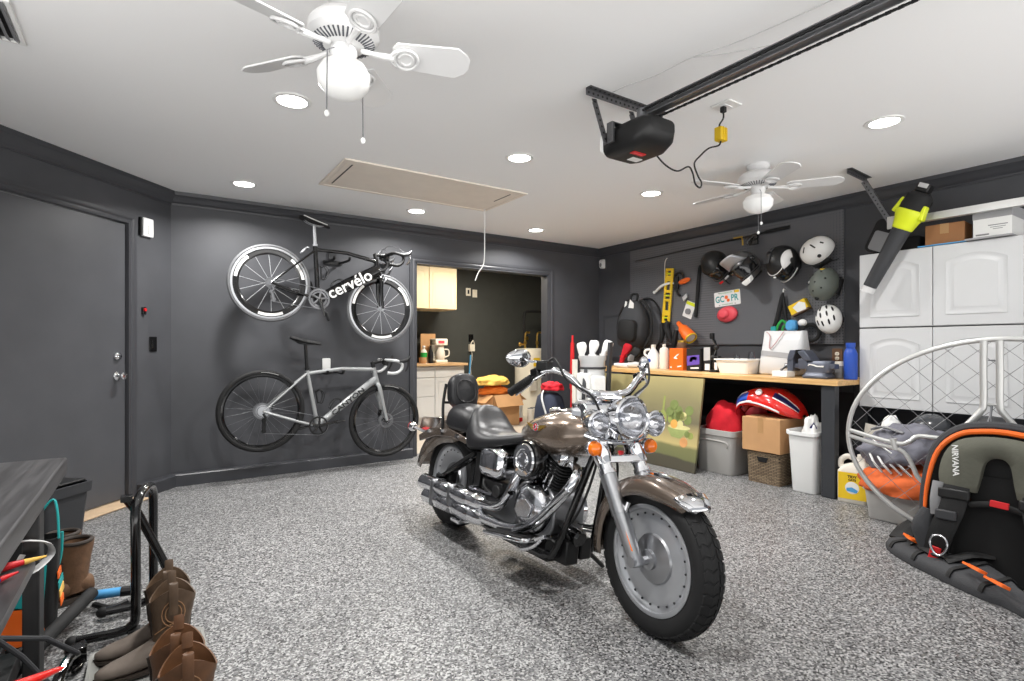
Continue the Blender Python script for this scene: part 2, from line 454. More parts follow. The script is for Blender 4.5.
# ceiling fittings
def recessed(x,y,label,power=1):
    t=thing('recessed_light',label,'ceiling light',group='recessed ceiling lights')
    g=G();g.lathe([(.072,CE-.001),(.098,CE-.001),(.096,CE-.006),(.076,CE-.008),(.072,CE-.001)],(x,y,0),(0,0,1),32);build('trim_ring',g,M['white'],t)
    g=G();g.lathe([(0,CE-.004),(.074,CE-.004),(.074,CE-.001),(0,CE-.001)],(x,y,0),(0,0,1),32);build('lens',g,M['lamp'],t)
    l=bpy.data.lights.new('lamp_glow','AREA');l.shape='DISK';l.size=.13;l.energy=LAMP*power;l.color=(1,.985,.96);l.spread=R(150)
    o=bpy.data.objects.new('lamp_glow',l);COL.objects.link(o);o.location=(x,y,CE-.0095)
LAMP=26
for x,y,lb in ((.62,4.72,'recessed ceiling light above the black road bike, near the angled wall'),(.62,2.99,'recessed ceiling light beside the large near ceiling fan'),
    (2.1,4.76,'recessed ceiling light between the beige hatch and the doorway wall, left of the cord'),(2.09,3.03,'recessed ceiling light between the beige hatch and the door opener motor'),
    (3.53,4.8,'recessed ceiling light closest to the back right corner'),(3.49,3.12,'recessed ceiling light to the left of the small far fan'),(3.49,1.39,'large bright recessed ceiling light above the white wall cabinets')):
    recessed(x,y,lb,.5 if y<2 else 1)
for x,y in ((.62,1.3),): recessed(x,y,'recessed ceiling light above the front of the garage, out of the picture')
# attic hatch
t=thing('attic_hatch','long beige attic ladder hatch with a white cord in the white ceiling','attic hatch')
x0,x1,y0,y1=1.105,2.63,3.69,4.385
g=G();g.prism([(x0,y0),(x1,y0),(x1,y1),(x0,y1)],.013,(0,0,CE-.013),hole=[(x0+.03,y0+.03),(x1-.03,y0+.03),(x1-.03,y1-.03),(x0+.03,y1-.03)]);build('frame',g,M['hatch'],t,smooth=0,bevel=.004)
g=G();g.b2((x0+.034,y0+.034,CE-.009),(x1-.034,y1-.034,CE-.001));build('panel',g,M['hatch'],t,smooth=0)
g=G();g.b2((x0+.075,y0+.09,CE-.0105),(x0+.085,y1-.09,CE-.008));build('gap',g,M['black'],t,smooth=0);g=G();g.b2((x1-.12,y0+.09,CE-.0105),(x1-.11,y0+.35,CE-.008));build('gap',g,M['black'],t,smooth=0)
g=G();cx,cy=2.575,4.30
g.tube([(cx,cy,CE-.012),(cx,cy,2.2),(cx,cy+.005,1.98),(cx-.02,cy,1.9),(cx-.07,cy,1.83),(cx-.1,cy,1.76)],.005,6,5);build('pull_cord',g,M['white'],t)
# air vent
t=thing('air_vent','grey louvred air vent in the white ceiling at its near left corner','air vent')
vx0,vx1,vy0,vy1=-.78,-.43,2.70,3.06
g=G();g.prism([(vx0,vy0),(vx1,vy0),(vx1,vy1),(vx0,vy1)],.012,(0,0,CE-.012),hole=[(vx0+.018,vy0+.018),(vx1-.018,vy0+.018),(vx1-.018,vy1-.018),(vx0+.018,vy1-.018)]);build('frame',g,M['white'],t,smooth=0,bevel=.003)
g=G();g.b2((vx0+.03,vy0+.03,CE-.003),(vx1-.03,vy1-.03,CE-.0005));build('backing',g,M['black'],t,smooth=0)
g=G()
for i in range(12):
    x=vx0+.033+i*.026;g.box((x,(vy0+vy1)/2,CE-.009),(.018,vy1-vy0-.04,.0015),ry(35).to_3x3())
build('louvre',g,M['grey'],t,smooth=0)
# ---------------------------------------------------------------- ceiling fans, opener
def fan(x,y,label,phase,Rb,zb,k=1,pt=20):
    t=thing('ceiling_fan',label,'ceiling fan',(x,y,CE),0,'white five-blade ceiling fans')
    d=CE-zb
    g=G();g.lathe([(0,-.001),(.07*k,-.001),(.072*k,-.02),(.055*k,-.05),(.03*k,-.062),(0,-.062)],n=32);build('canopy',g,M['fanw'],t)
    g=G();g.cyl((0,0,-.055),(0,0,-d+.1),.014*k);build('downrod',g,M['fanw'],t)
    g=G();g.lathe([(0,-d+.115),(.05*k,-d+.115),(.1*k,-d+.1),(.122*k,-d+.075),(.125*k,-d+.04),(.118*k,-d+.03),(.1*k,-d+.015),(.06*k,-d+.0),(0,-d+.0)],n=40)
    mh=build('motor_housing',g,M['fanw'],t)
    g=G()
    for i in range(40):
        a=2*PI*i/40;p=V((math.cos(a),math.sin(a),0))
        g.cyl(p*.107*k+V((0,0,-d+.0195)),p*.072*k+V((0,0,-d+.004)),.0035,.0035,6)
    build('vent_slot',g,M['dkgrey'],mh)
    for i in range(5):
        mz=rz(phase+72*i)
        g=G(mz@T(.115*k+.02,0,-d-.005)@rx(-pt))
        L=Rb-.135*k-.02;w0,w1=.055,.068
        pts=[(.05,-w0),(L-.05,-w1),(L-.012,-w1*.62),(L,-w1*.3),(L,w1*.3),(L-.012,w1*.62),(L-.05,w1),(.05,w0),(.035,w0*.6),(.035,-w0*.6)]
        g.prism(pts,.007);build('blade',g,M['fanw'],t,smooth=20,bevel=.002)
        g=G(mz@T(0,0,-d-.008))
        g.tube([(.06*k,0,.008),(.1*k,0,.0),(.14*k,0,-.004),(.175*k,0,-.006)],[.012,.009,.012,.012],8,4)
        g.M=mz@T(.115*k+.02,0,-d-.014)@rx(-pt)
        g.torus((.085,0,0),(0,0,1),.042,.006,28,6);g.torus((.085,0,0),(0,0,1),.024,.005,24,6);g.prism(circ(.034,20,.085,0),.003)
        for q in (-1,1): g.tube([(.03,q*.012,0),(.045,q*.03,0),(.06,q*.034,0)],.005,6,3)
        build('blade_iron',g,M['fanw'],t)
    g=G();g.lathe([(0,-d),(.045*k,-d),(.048*k,-d-.02),(.04*k,-d-.045),(.05*k,-d-.05),(.05*k,-d-.058),(0,-d-.058)],n=24);build('light_fitter',g,M['fanw'],t)
    g=G();g.lathe([(.045*k,-d-.055),(.075*k,-d-.065),(.092*k,-d-.095),(.088*k,-d-.135),(.065*k,-d-.165),(.03*k,-d-.18),(0,-d-.183)],n=32);build('light_globe',g,M['frost'],t)
    for q,(px,py,ln) in enumerate(((-.045,-.04,.27),(.05,.03,.29))):
        g=G();g.tube([(px*k,py*k,-d-.03),(px*1.7*k,py*1.7*k,-d-.06),(px*1.75*k,py*1.75*k,-d-ln)],.0022,5)
        pc=build('pull_chain',g,M['steel'],t)
        g=G();g.ell((px*1.75*k,py*1.75*k,-d-ln-.008),(.009,.009,.012),None,10,8);build('chain_bead',g,M['white'],pc)
    return t
fan(.58,1.95,'large white ceiling fan nearest the camera, beside the ceiling hatch',-19,.475,2.225)
fan(3.578,2.217,'small white ceiling fan over the workbench helmets, thin blades seen edge-on',18,.55,2.28,1.08,9)
# garage door opener
ox=2.05
t=thing('garage_door_opener','black chain drive garage door opener hung from the ceiling with its long steel rail','garage door opener')
g=G();hx0,hx1,hy0,hy1,z0,z1=1.925,2.175,1.79,2.05,2.12,2.265
def rr(y,s,zs):  # section ring in XZ
    return [V((ox+p[0]*s,y,z0+(z1-z0)/2*1+p[1]*zs)) for p in rrect(hx1-hx0,z1-z0,.045,4)]
g.loft([[p+V((0,0,.03)) for p in rr(hy0-.03,.7,.45)],[p+V((0,0,.012)) for p in rr(hy0,.9,.8)],rr(hy0+.06,1,1),rr(hy1-.05,1,1),rr(hy1,.94,.9)]);build('motor_housing',g,M['black'],t,bevel=.004)
g=G();g.loft([[V((ox+p[0]*s,y,2.2+p[1]*zs)) for p in rrect(.235,.12,.03,4)] for y,s,zs in ((2.051,.98,.95),(2.075,.96,.9),(2.09,.85,.7))]);build('light_lens',g,M['frost'],t)
g=G();g.M=T(ox-.02,1.90,2.1195)@rx(180);g.prism(rrect(.09,.034,.008,3),.002);lb=build('badge',g,M['red'],t)
g=G();g.M=T(ox+.03,1.97,2.1195)@rx(180);g.prism(rrect(.07,.045,.004,3),.0018);build('sticker',g,M['white'],t)
g=G(T(ox-.02,1.90,2.1175)@rx(180));g.b2((-.03,-.004,0),(.03,.004,.001));build('pale_streak',g,M['pink'],lb)
# straps
def strap(g,a,b,w=.03,up=(0,0,1)):
    a,b=V(a),V(b);d=(b-a).normalized();s=d.cross(V(up)).normalized();n=s.cross(d)
    g.loft([[p+s*(w/2)+n*.0015,p-s*(w/2)+n*.0015,p-s*(w/2)-n*.0015,p+s*(w/2)-n*.0015] for p in (a,b)])
def angle_iron(name,a,b,parent,w=.035,up=(0,0,1),holes=True):
    a,b=V(a),V(b);d=(b-a).normalized();u=V(up)-d*d.dot(V(up));u.normalize();s=d.cross(u)
    L=(b-a).length;g=G()
    q=[(0,0),(w,0),(w,.0035),(.0035,.0035),(.0035,w),(0,w)]
    g.loft([[p+s*x-u*y for x,y in q] for p in (a,b)]);o=build(name,g,M['galv'],parent,smooth=0)
    if holes:
        g=G();n=int(L/.03)
        for i in range(n):
            p=a+d*(i+.5)*L/n
            g.cyl(p-s*.0012-u*w*.55,p+s*.0048-u*w*.55,.0062,None,8);g.cyl(p+s*w*.55+u*.001,p+s*w*.55-u*.0046,.0062,None,8)
        build('punched_hole',g,M['black'],o)
    return o
angle_iron('ceiling_bracket',(1.80,2.03,CE-.001),(2.36,2.03,CE-.001),t)
for x in (1.885,2.15):
    angle_iron('hanger_strap',(x,2.045,CE-.03),(x+.03,1.99,2.18),t,.03,(0,-1,0))
g=G();g.b2((1.905,1.95,2.266),(2.18,1.99,2.272));g.b2((1.902,1.95,2.17),(1.918,1.99,2.272));build('chassis_bracket',g,M['galv'],t,smooth=0,bevel=.002)
g=G()  # rail: T section
q=[(-.024,0),(.024,0),(.024,.004),(.004,.004),(.004,.045),(.012,.045),(.012,.05),(-.012,.05),(-.012,.045),(-.004,.045),(-.004,.004),(-.024,.004)]
g.loft([[V((ox+x,y,2.295+z)) for x,z in q] for y in (1.9,-.85)]);g.b2((ox-.035,1.84,2.266),(ox+.035,1.96,2.297));rl=build('rail',g,M['steel'],t,smooth=0)
for q_,(dx,dz) in enumerate(((-.02,.03),(.026,-.012))):
    g=G()
    for i in range(140):
        y=1.86-i*.019;g.box((ox+dx,y,2.295+dz),(.006 if i%2 else .011,.0185,.011 if i%2 else .006))
    build('drive_chain',g,M['blackm'],t,smooth=0)
g=G();g.cyl((ox,1.89,2.285),(ox,1.89,2.34),.028,None,16);build('sprocket_cover',g,M['steel'],t)
# outlet, adapter, cord
t=thing('ceiling_outlet','white square outlet plate on the ceiling beside the opener rail','outlet')
g=G();g.M=T(2.55,1.76,CE-.001)@rx(180);g.prism(rrect(.115,.115,.008,3),.008);build('cover_plate',g,M['white'],t,bevel=.003)
g=G();g.M=T(2.55,1.76,CE-.008)@rx(180);g.prism(rrect(.07,.034,.01,3),.004);build('receptacle',g,M['whitegloss'],t)
t=thing('power_cord','black power cord with yellow surge adapter looping from outlet to opener','power cord')
p0=V((2.53,1.765,CE-.014));ad=V((2.51,1.765,2.275))
g=G();g.b2(p0-V((.013,.013,.03)),p0+V((.013,.013,0)));build('plug',g,M['black'],t,bevel=.004)
g=G();g.tube([p0-V((0,0,.02)),p0-V((.0,0,.06)),ad+V((-.012,0,.05)),ad+V((-.01,0,.02))],.0045,8,5)
g.tube([ad-V((0,0,.03)),ad+V((-.005,.01,-.055)),ad+V((-.06,.03,-.075)),(2.43,1.83,2.17),(2.415,1.86,2.13),(2.445,1.86,2.07),(2.475,1.86,2.04),(2.462,1.86,2.01),(2.435,1.87,2.03),(2.425,1.88,2.09),(2.415,1.9,2.125),(2.36,1.93,2.1),(2.28,1.95,2.13),(2.185,1.95,2.19)],.0045,8,6)
build('cable',g,M['black'],t)
g=G();g.b2(ad-V((.03,.02,.035)),ad+V((.03,.02,.035)));g.b2(ad+V((-.012,-.024,-.035)),ad+V((-.006,.024,.036)));g.b2(ad+V((.01,-.024,-.036)),ad+V((.016,.024,.035)));build('surge_adapter',g,mk('yel_adapter',(206,170,24),.4),t,bevel=.004)
g=G();g.tube([(1.94,1.99,CE-.004),(1.95,1.9,CE-.003),(1.99,1.75,CE-.003),(2.0,1.55,CE-.003),(2.06,1.35,CE-.003),(2.1,1.0,CE-.003),(2.12,.6,CE-.003)],.0022,5,6)
g.tube([(2.0,1.55,CE-.004),(2.09,1.45,CE-.005),(2.2,1.3,CE-.003)],.0018,5,5)
solo('bell_wire',g,M['ltgrey'],'thin pale wire stapled along the ceiling beside the opener rail','wire')
# garage door track and hanger
t=thing('door_track','galvanised garage door track with a perforated hanger above the white cabinets','garage door track')
angle_iron('ceiling_bracket',(4.18,1.905,CE-.001),(4.545,1.93,CE-.001),t,.035)
angle_iron('hanger_strap',(4.52,1.925,CE-.02),(4.6,1.775,2.085),t,.035,(-1,0,0))
g=G();tx=4.60
q=[(0,0),(.05,0),(.05,.05),(.046,.05),(.046,.004),(.004,.004),(.004,.05),(0,.05)]
g.loft([[V((tx-.02+z,y,2.05+x)) for x,z in q] for y in (1.80,-.85)]);g.b2((tx-.035,1.72,2.03),(tx-.02,1.8,2.12));build('track_channel',g,M['aluw'],t,smooth=0)
# ---------------------------------------------------------------- motorcycle (local: x forward, y left, z up, origin under the rear axle)
bike=thing('motorcycle','taupe and chrome cruiser motorcycle standing on the speckled floor, leaning away','motorcycle')
BM=T(1.638,3.142,0)@rz(-88.6)@rx(-7)
bike.matrix_basis=BM
WB,WR=1.648,.301
SM=T(1.30,0,.85)@rot((-.53,0,.848),-7)@T(-1.30,0,-.85)      # steering turned slightly right
def wheel(pre,cx,hw,par,M_,front):
    g=G(M_);ax=(0,1,0);c=(cx,0,WR)
    pr=[(.208,hw*.72),(.222,hw*.86),(.25,hw),(.275,hw*.93),(.288,hw*.68),(.298,hw*.3)]
    g.lathe(pr+[(.3005,0)]+[(r,-h) for r,h in reversed(pr)],c,ax,72)
    tire=build('tire',g,M['rubber'],par,smooth=50)
    g=G();n=44
    for i in range(n):
        for s in (-1,1):
            a=2*PI*(i+(.5 if s>0 else 0))/n
            mm=M_@T(*c)@Matrix.Rotation(a,4,'Y')
            P=[]
            for (h0,r0,da) in ((hw*.08*s,.3015,0),(hw*.42*s,.2975,.05),(hw*.72*s,.2865,.02),(hw*.9*s,.281,.045)):
                P.append((h0,r0,da))
            for (h,r,d),(h2,r2,d2) in zip(P,P[1:]):
                w=.052
                vs=[]
                for hh,q,dd in ((h,r,d),(h2,r2,d2)):
                    for e in (-w,w):
                        for k in (-.004,.0025): vs.append(mm@V(((q+k)*math.sin(dd+e),hh,(q+k)*math.cos(dd+e))))
                g.add(vs,[(0,2,3,1),(4,5,7,6),(0,1,5,4),(2,6,7,3),(1,3,7,5),(0,4,6,2)])
    build('tread_block',g,M['rubber'],tire,smooth=0)['kind']='stuff'
    g=G(M_)
    dish=[(.214,hw*.74),(.216,hw*.86),(.209,hw*.9),(.199,hw*.88),(.196,hw*.74),(.186,hw*.66),(.18,hw*.55),(.172,hw*.5),(.14,hw*.44),(.1,hw*.4),(.07,hw*.42)]
    g.lathe(dish+[(.06,hw*.42),(0,hw*.42)],c,ax,64);g.lathe([(r,-h) for r,h in dish]+[(.06,-hw*.42),(0,-hw*.42)],c,ax,64)
    g.lathe([(.216,-hw*.82),(.212,0),(.216,hw*.82)],c,ax,64)
    rim=build('disc_wheel',g,M['silver'],par)
    g=G(M_)
    for i in range(24):
        a=2*PI*i/24
        for s in (-1,1):
            p=V((cx+.178*math.cos(a),s*hw*.56,WR+.178*math.sin(a)));g.cyl(p,p+V((0,s*.004,0)),.0045,None,8)
    build('rim_bolt',g,M['char'],rim)['kind']='stuff'
    g=G(M_)
    for s in (-1,1):
        g.lathe([(.1,s*hw*.4),(.094,s*hw*.55),(.07,s*hw*.68),(.04,s*hw*.8),(.038,s*hw*1.0),(.018,s*hw*1.05),(0,s*hw*1.05)],c,ax,32)
        g.lathe([(.016,s*hw*1.0),(.016,s*hw*1.45),(0,s*hw*1.45)],c,ax,6)
    build('hub',g,M['alu'],par)
    g=G(M_);s=1 if front else 1
    g.lathe([(.09,hw*.92),(.145,hw*.92),(.145,hw*.99),(.09,hw*.99),(.09,hw*.92)],c,ax,48);build('brake_disc',g,M['steel'],par)
wheel('front',WB,.06,bike,SM,True)
wheel('rear',0,.074,bike,Matrix(),False)
# fork
g=G(SM)
fd=V((-.53,0,.848))
for s in (-1,1):
    a=V((1.625,s*.098,.292));b=a+fd*.36;c=a+fd*.70
    g.tube([a-fd*.02,a+fd*.05,a+fd*.2,b],[.026,.031,.0345,.036],20);g.cyl(a-V((0,s*.02,0)),a+V((0,s*.028,0)),.026,.022,16)
    g.cyl(a+fd*.19,a+fd*.23,.0375,None,16)
    build('fork_slider',g,M['aluw'] if False else M['alu'],bike);g=G(SM)
    g.cyl(b-fd*.01,c,.031,None,20);g.cyl(b,b+fd*.02,.039,.037,20);g.tube([b+fd*.05,b+fd*.08,b+fd*.28,b+fd*.30],[.035,.042,.043,.036],20)
    build('fork_tube',g,M['chrome'],bike);g=G(SM)
    r=build('reflector',G(SM@T(*(a+fd*.1+V((.028,s*.012,.0))))@ry(-32)).prism(rrect(.1,.022,.005,3),.006,(0,0,0),(0,0,1),(0,1,0)),M['amber'],bike,bevel=.002)
for d,w in ((.44,.05),(.69,.06)):
    g=G(SM);p=V((1.625,0,.292))+fd*d;g.loft([[p+V((x,y,0))+fd*z for x,y in ((.035,.13),(.045,0),(.035,-.13),(-.05,-.11),(-.075,0),(-.05,.11))] for z in (-.018,.018)]);build('triple_clamp',g,M['chrome'],bike,bevel=.006)
# handlebar
g=G(SM)
bar=[(1.05,.35,.945),(1.14,.318,1.005),(1.19,.296,1.032),(1.235,.258,1.04),(1.265,.2,1.012),(1.276,.125,.952),(1.276,0,.94)]
full=bar+[(x,-y,z) for x,y,z in reversed(bar[:-1])]
g.tube(full,.0145,14,6)
for s in (-1,1): g.tube([(1.285,s*.055,.90),(1.275,s*.055,.92),(1.272,s*.055,.945)],.024,12)
build('handlebar',g,M['chrome'],bike)
for s in (-1,1):
    a=V((1.02,s*.36,.93));b=V((1.135,s*.32,1.002));d=(b-a).normalized()
    g=G(SM);g.cyl(a,b,.0185,.0185,16);g.cyl(a-d*.012,a,.020,.020,16)
    for i in range(9): g.cyl(a+d*(.008+i*.012),a+d*(.014+i*.012),.0198,None,16)
    build('grip',g,M['blackm'],bike)
    g=G(SM);g.box(b+d*.035+V((0,0,.004)),(.055,.05,.044),rz(-s*8).to_3x3()@ry(-16).to_3x3());g.cyl(b,b+d*.02,.022,None,14);build('switch_housing',g,M['blackg'],bike,bevel=.007)
    g=G(SM);q=b+d*.055+V((.03,0,.028))
    if s<0: g.box(q,(.06,.05,.035),rz(20).to_3x3());g.box(q+V((0,0,.02)),(.062,.052,.006),rz(20).to_3x3())
    else: g.box(q,(.04,.03,.03))
    build('master_cylinder',g,M['black'] if s<0 else M['chrome'],bike,bevel=.005)
    g=G(SM);g.tube([b+d*.05+V((.03,-s*.01,0)),b+V((.055,s*.02,-.005)),b-d*.05+V((.06,s*.012,-.012)),b-d*.13+V((.045,s*.01,-.018))],[.008,.009,.008,.011],10,5,flat=.5);build('lever',g,M['chrome'],bike)
    g=G(SM);m0=b+d*.045+V((.015,0,.02))
    tip=V((1.125,s*.37,1.08)) if s<0 else V((1.16,.3,1.08));g.tube([m0,m0+V((-.01,s*.02,.03)),(m0+tip)/2+V((0,0,.012)),tip],.006,8,5);st=build('mirror_stem',g,M['chrome'],bike)
    g=G(SM@T(*(tip+V((.012,s*.03,.008))))@rz(-s*12)@ry(8))
    hw_=.075 if s<0 else .03
    g.ell((0,0,0),(.022,hw_,.042),None,24,12,fn=lambda q:V((q.x,q.y,q.z*(1-.22*q.y*s))))
    mm=build('mirror',g,M['chrome'],bike)
    g=G(SM)
    g.tube([b+d*.06,b+d*.14+V((0,0,.02)),V((1.3,s*.24,1.0)),V((1.33,s*.12,.93)),V((1.32,s*.05,.82))],.0055,8,6);build('cable',g,M['black'],bike)
# headlight nacelle
g=G(SM@T(1.37,0,.842)@ry(90-4))
g.lathe([(0,-.05),(.03,-.045),(.062,-.02),(.08,.02),(.086,.06),(.093,.082),(.096,.094),(.088,.102),(.083,.096)],n=40);hl=build('headlight_shell',g,M['chrome'],bike)
g=G(SM@T(1.37,0,.842)@ry(90-4));g.lathe([(.084,.094),(.07,.104),(.04,.111),(0,.113)],n=40);build('headlight_lens',g,M['lens'],hl)
g=G(SM@T(1.37,0,.842)@ry(90-4));g.lathe([(.083,.092),(.07,.06),(.04,.035),(.015,.03),(.014,.06),(0,.062)],n=32);build('reflector_bowl',g,M['chromeb'],hl)
for s in (-1,1):
    Q=SM@T(1.385,s*.162,.818)@ry(90)
    g=G(Q);g.lathe([(0,-.035),(.025,-.03),(.045,-.005),(.052,.03),(.058,.048),(.06,.056),(.053,.062),(.05,.058)],n=32);pl=build('passing_lamp',g,M['chrome'],bike)
    g=G(Q);g.lathe([(.051,.056),(.04,.065),(.02,.07),(0,.0715)],n=32);build('lamp_lens',g,M['lens'],pl)
    g=G(Q);g.lathe([(.05,.054),(.04,.03),(.02,.012),(.012,.01),(.011,.03),(0,.031)],n=24);build('reflector_bowl',g,M['chromeb'],pl)
    Q=SM@T(1.385,s*.16,.712)@ry(90)
    g=G(Q);g.lathe([(0,-.03),(.02,-.024),(.032,0),(.036,.02),(.033,.024)],n=24);sg=build('turn_signal',g,M['chrome'],bike)
    g=G(Q);g.lathe([(.032,.02),(.034,.03),(.028,.044),(.012,.052),(0,.053)],n=24);build('amber_lens',g,M['amber'],sg)
g=G(SM);g.tube([(1.36,-.18,.765),(1.385,-.14,.75),(1.4,-.07,.735),(1.405,0,.73),(1.4,.07,.735),(1.385,.14,.75),(1.36,.18,.765)],.016,10,5,flat=.7);
for s in(-1,1): g.cyl((1.375,s*.16,.755),(1.38,s*.162,.785),.012);g.cyl((1.385,s*.145,.745),(1.375,s*.16,.725),.012)
build('light_bar',g,M['chrome'],bike)
g=G(SM)
def nac(z,w,x0,x1): return [V((x1,y*w,z)) if abs(y)<1.01 and False else V((x0+(x1-x0)*math.cos(y*PI/2),y*w,z)) for y in (-1,-.75,-.5,-.25,0,.25,.5,.75,1)]
g.loft([nac(.73,.11,1.24,1.35),nac(.78,.125,1.21,1.345),nac(.84,.13,1.19,1.335),nac(.885,.12,1.185,1.32),nac(.905,.09,1.19,1.29)],cap=True,closed=True)
build('nacelle',g,M['chrome'],bike,smooth=60)
g=G(SM);g.box((1.265,0,.925),(.09,.15,.02));g.cyl((1.25,0,.93),(1.25,0,.955),.025);build('bar_clamp',g,M['chrome'],bike,bevel=.006)
# front fender
def fender(cx,R0,a0,a1,W,drop,n,mat_,M_,flare=None,name='fender'):
    g=G(M_);rings=[]
    for i in range(n+1):
        t=i/n;a=R(a0+(a1-a0)*t);e=math.sin(PI*t)**.5 if flare is None else flare(t)[0]
        Rr=R0+(flare(t)[1] if flare else 0);w=W*(.55+.45*min(1,e*1.2));dp=drop*e
        sec=[]
        for k in range(13):
            u=-1+2*k/12;y=w*math.sin(u*PI/2);r=Rr-.022*(u*u)-dp*max(0,(abs(u)-.62)/.38)
            sec.append(V((cx+r*math.cos(a),y,WR+r*math.sin(a))))
        rings.append(sec)
    g.loft(rings,cap=False,closed=False)
    return build(name,g,mat_,bike,smooth=60,solid=.004)
ff=fender(WB-.01,.328,50,192,.088,.055,28,M['taupe'],SM,lambda t:(min(1,.25+t*3.2)**.7,.012*max(0,1-t*6)),'front_fender')
g=G(SM)
for k in range(13):
    pass
rings=[]
for a in (46,50,54,60):
    aa=R(a);w=.088*(.45 if a==46 else .72 if a==50 else .86 if a==54 else .96);Rr=.341
    rings.append([V((WB-.01+(Rr-.022*u*u)*math.cos(aa),w*math.sin(u*PI/2),WR+(Rr-.022*u*u)*math.sin(aa))) for u in [-1+k/4 for k in range(9)]])
g.loft(rings,cap=False,closed=False);build('fender_tip_trim',g,M['chrome'],ff,solid=.005)
g=G(SM);aa=R(92);p=V((WB-.01+.33*math.cos(aa),0,WR+.33*math.sin(aa)))
g.loft([[p+V((x,w*math.cos(q),.012*h*math.sin(q)+.0)) for q in [i*PI/5 for i in range(6)]] for x,w,h in ((-.08,.008,.3),(-.03,.016,1),(.03,.018,1.2),(.08,.004,.3))]);build('fender_ornament',g,M['chrome'],ff)
for s in (-1,1):
    g=G(SM);g.tube([(1.542,s*.098,.455),(1.55,s*.092,.48),(1.556,s*.086,.51)],.009,8,3)
    build('fender_bracket',g,M['chrome'],bike)
# rear fender
rf=fender(0,.375,62,178,.125,.14,30,M['taupe'],Matrix(),lambda t:(min(1,.45+.55*math.sin(PI*min(1,t*1.05))**.5) if t<.8 else .9-.2*(t-.8)/.2*1.5,.055*max(0,(t-.6)/.4)**1.6),'rear_fender')
for s in (-1,1):
    g=G();g.prism([(-.36,.53),(-.2,.60),(.05,.625),(.34,.585),(.36,.55),(.1,.575),(-.12,.555),(-.34,.49)],.012,(0,s*.128+(.006 if s>0 else .006),0),(1,0,0),(0,0,1));build('fender_strut',g,M['taupe'],bike,bevel=.004)
    for x,z in ((-.2,.575),(-.02,.6),(.18,.592)):
        g=G();g.cyl((x,s*.13,z),(x,s*.152,z),.014,.011,12);build('strut_bolt',g,M['chrome'],bike)
    g=G();g.lathe([(0,-.03),(.02,-.024),(.03,0),(.033,.018),(.03,.022)],(-.40,s*.16,.58),(-1,0,0),20);g.tube([(-.38,s*.16,.58),(-.34,s*.13,.565),(-.3,s*.11,.56)],.01,8,3);sg=build('turn_signal',g,M['chrome'],bike)
    g=G();g.lathe([(.029,.02),(.03,.032),(.02,.045),(0,.05)],(-.40,s*.16,.58),(-1,0,0),20);build('red_lens',g,M['red'],sg)
g=G(T(-.435,0,.6)@ry(-70));g.prism(rrect(.11,.18,.01,3),.004);build('licence_plate',g,M['chromeb'],bike,bevel=.001)
g=G();g.ell((-.415,0,.5),(.03,.05,.035));build('tail_light',g,M['red'],bike)
# seat
def sec(x,w,z0,z1,round_=.5,n=12,dx=0,dip=0):
    o=[]
    for k in range(n+1):
        u=-1+2*k/n
        zz=z1-(z1-z0)*abs(u)**(2.6)*1.0-dip*math.cos(u*PI/2)**2
        o.append(V((x+dx*(1-abs(u)),w*math.sin(u*PI/2),zz)))
    for k in range(n+1):
        u=1-2*k/n;o.append(V((x,w*.82*math.sin(u*PI/2),z0-.012)))
    return o
g=G();g.loft([sec(.78,.05,.665,.69),sec(.72,.085,.64,.685),sec(.64,.125,.61,.676,dip=.0),sec(.55,.158,.585,.67,dip=.008),sec(.46,.175,.565,.675,dip=.012),sec(.40,.178,.555,.70,dip=.014),sec(.35,.172,.55,.755,dip=.012),sec(.315,.16,.555,.80,dip=.006),sec(.285,.145,.58,.81),sec(.262,.12,.62,.79),sec(.25,.09,.65,.75)])
build('rider_seat',g,M['leather'],bike,smooth=70,sub=1)
g=G();g.loft([sec(.33,.12,.635,.72),sec(.29,.142,.635,.765),sec(.2,.152,.635,.79),sec(.1,.152,.635,.795),sec(.03,.144,.64,.79),sec(-.02,.124,.65,.775),sec(-.045,.09,.67,.75)])
build('pillion_seat',g,M['leather'],bike,smooth=70,sub=1)
g=G(T(-.02,0,.765)@ry(-10))
rg=[]
for x,k in ((-.036,.8),(-.03,.95),(0,1),(.025,.97),(.036,.82)):
    rg.append([V((x+.012*(p[0]/.12)**2*-1,p[0]*k,.1+p[1]*(1 if k>.9 else .9))) for p in rrect(.215,.235,.085,6)])
g.loft(rg);bp=build('backrest',g,M['leather'],bike,smooth=50)
g=G(T(-.02,0,.765)@ry(-10));pts=[(x*.66,.1+y*.62) for x,y in rrect(.215,.235,.09,6)]
g.tube([(.037,x,z) for x,z in pts],.003,6,0,True);build('backrest_seam',g,M['leather'],bp)
g=G()
for s in (-1,1): g.tube([(-.02,s*.135,.57),(-.03,s*.135,.66),(-.065,s*.128,.77),(-.095,s*.105,.9)],.011,8,4,flat=.6)
g.tube([(-.07,-.12,.78),(-.072,0,.785),(-.07,.12,.78)],.009,8);build('sissy_bar',g,M['black'],bike)
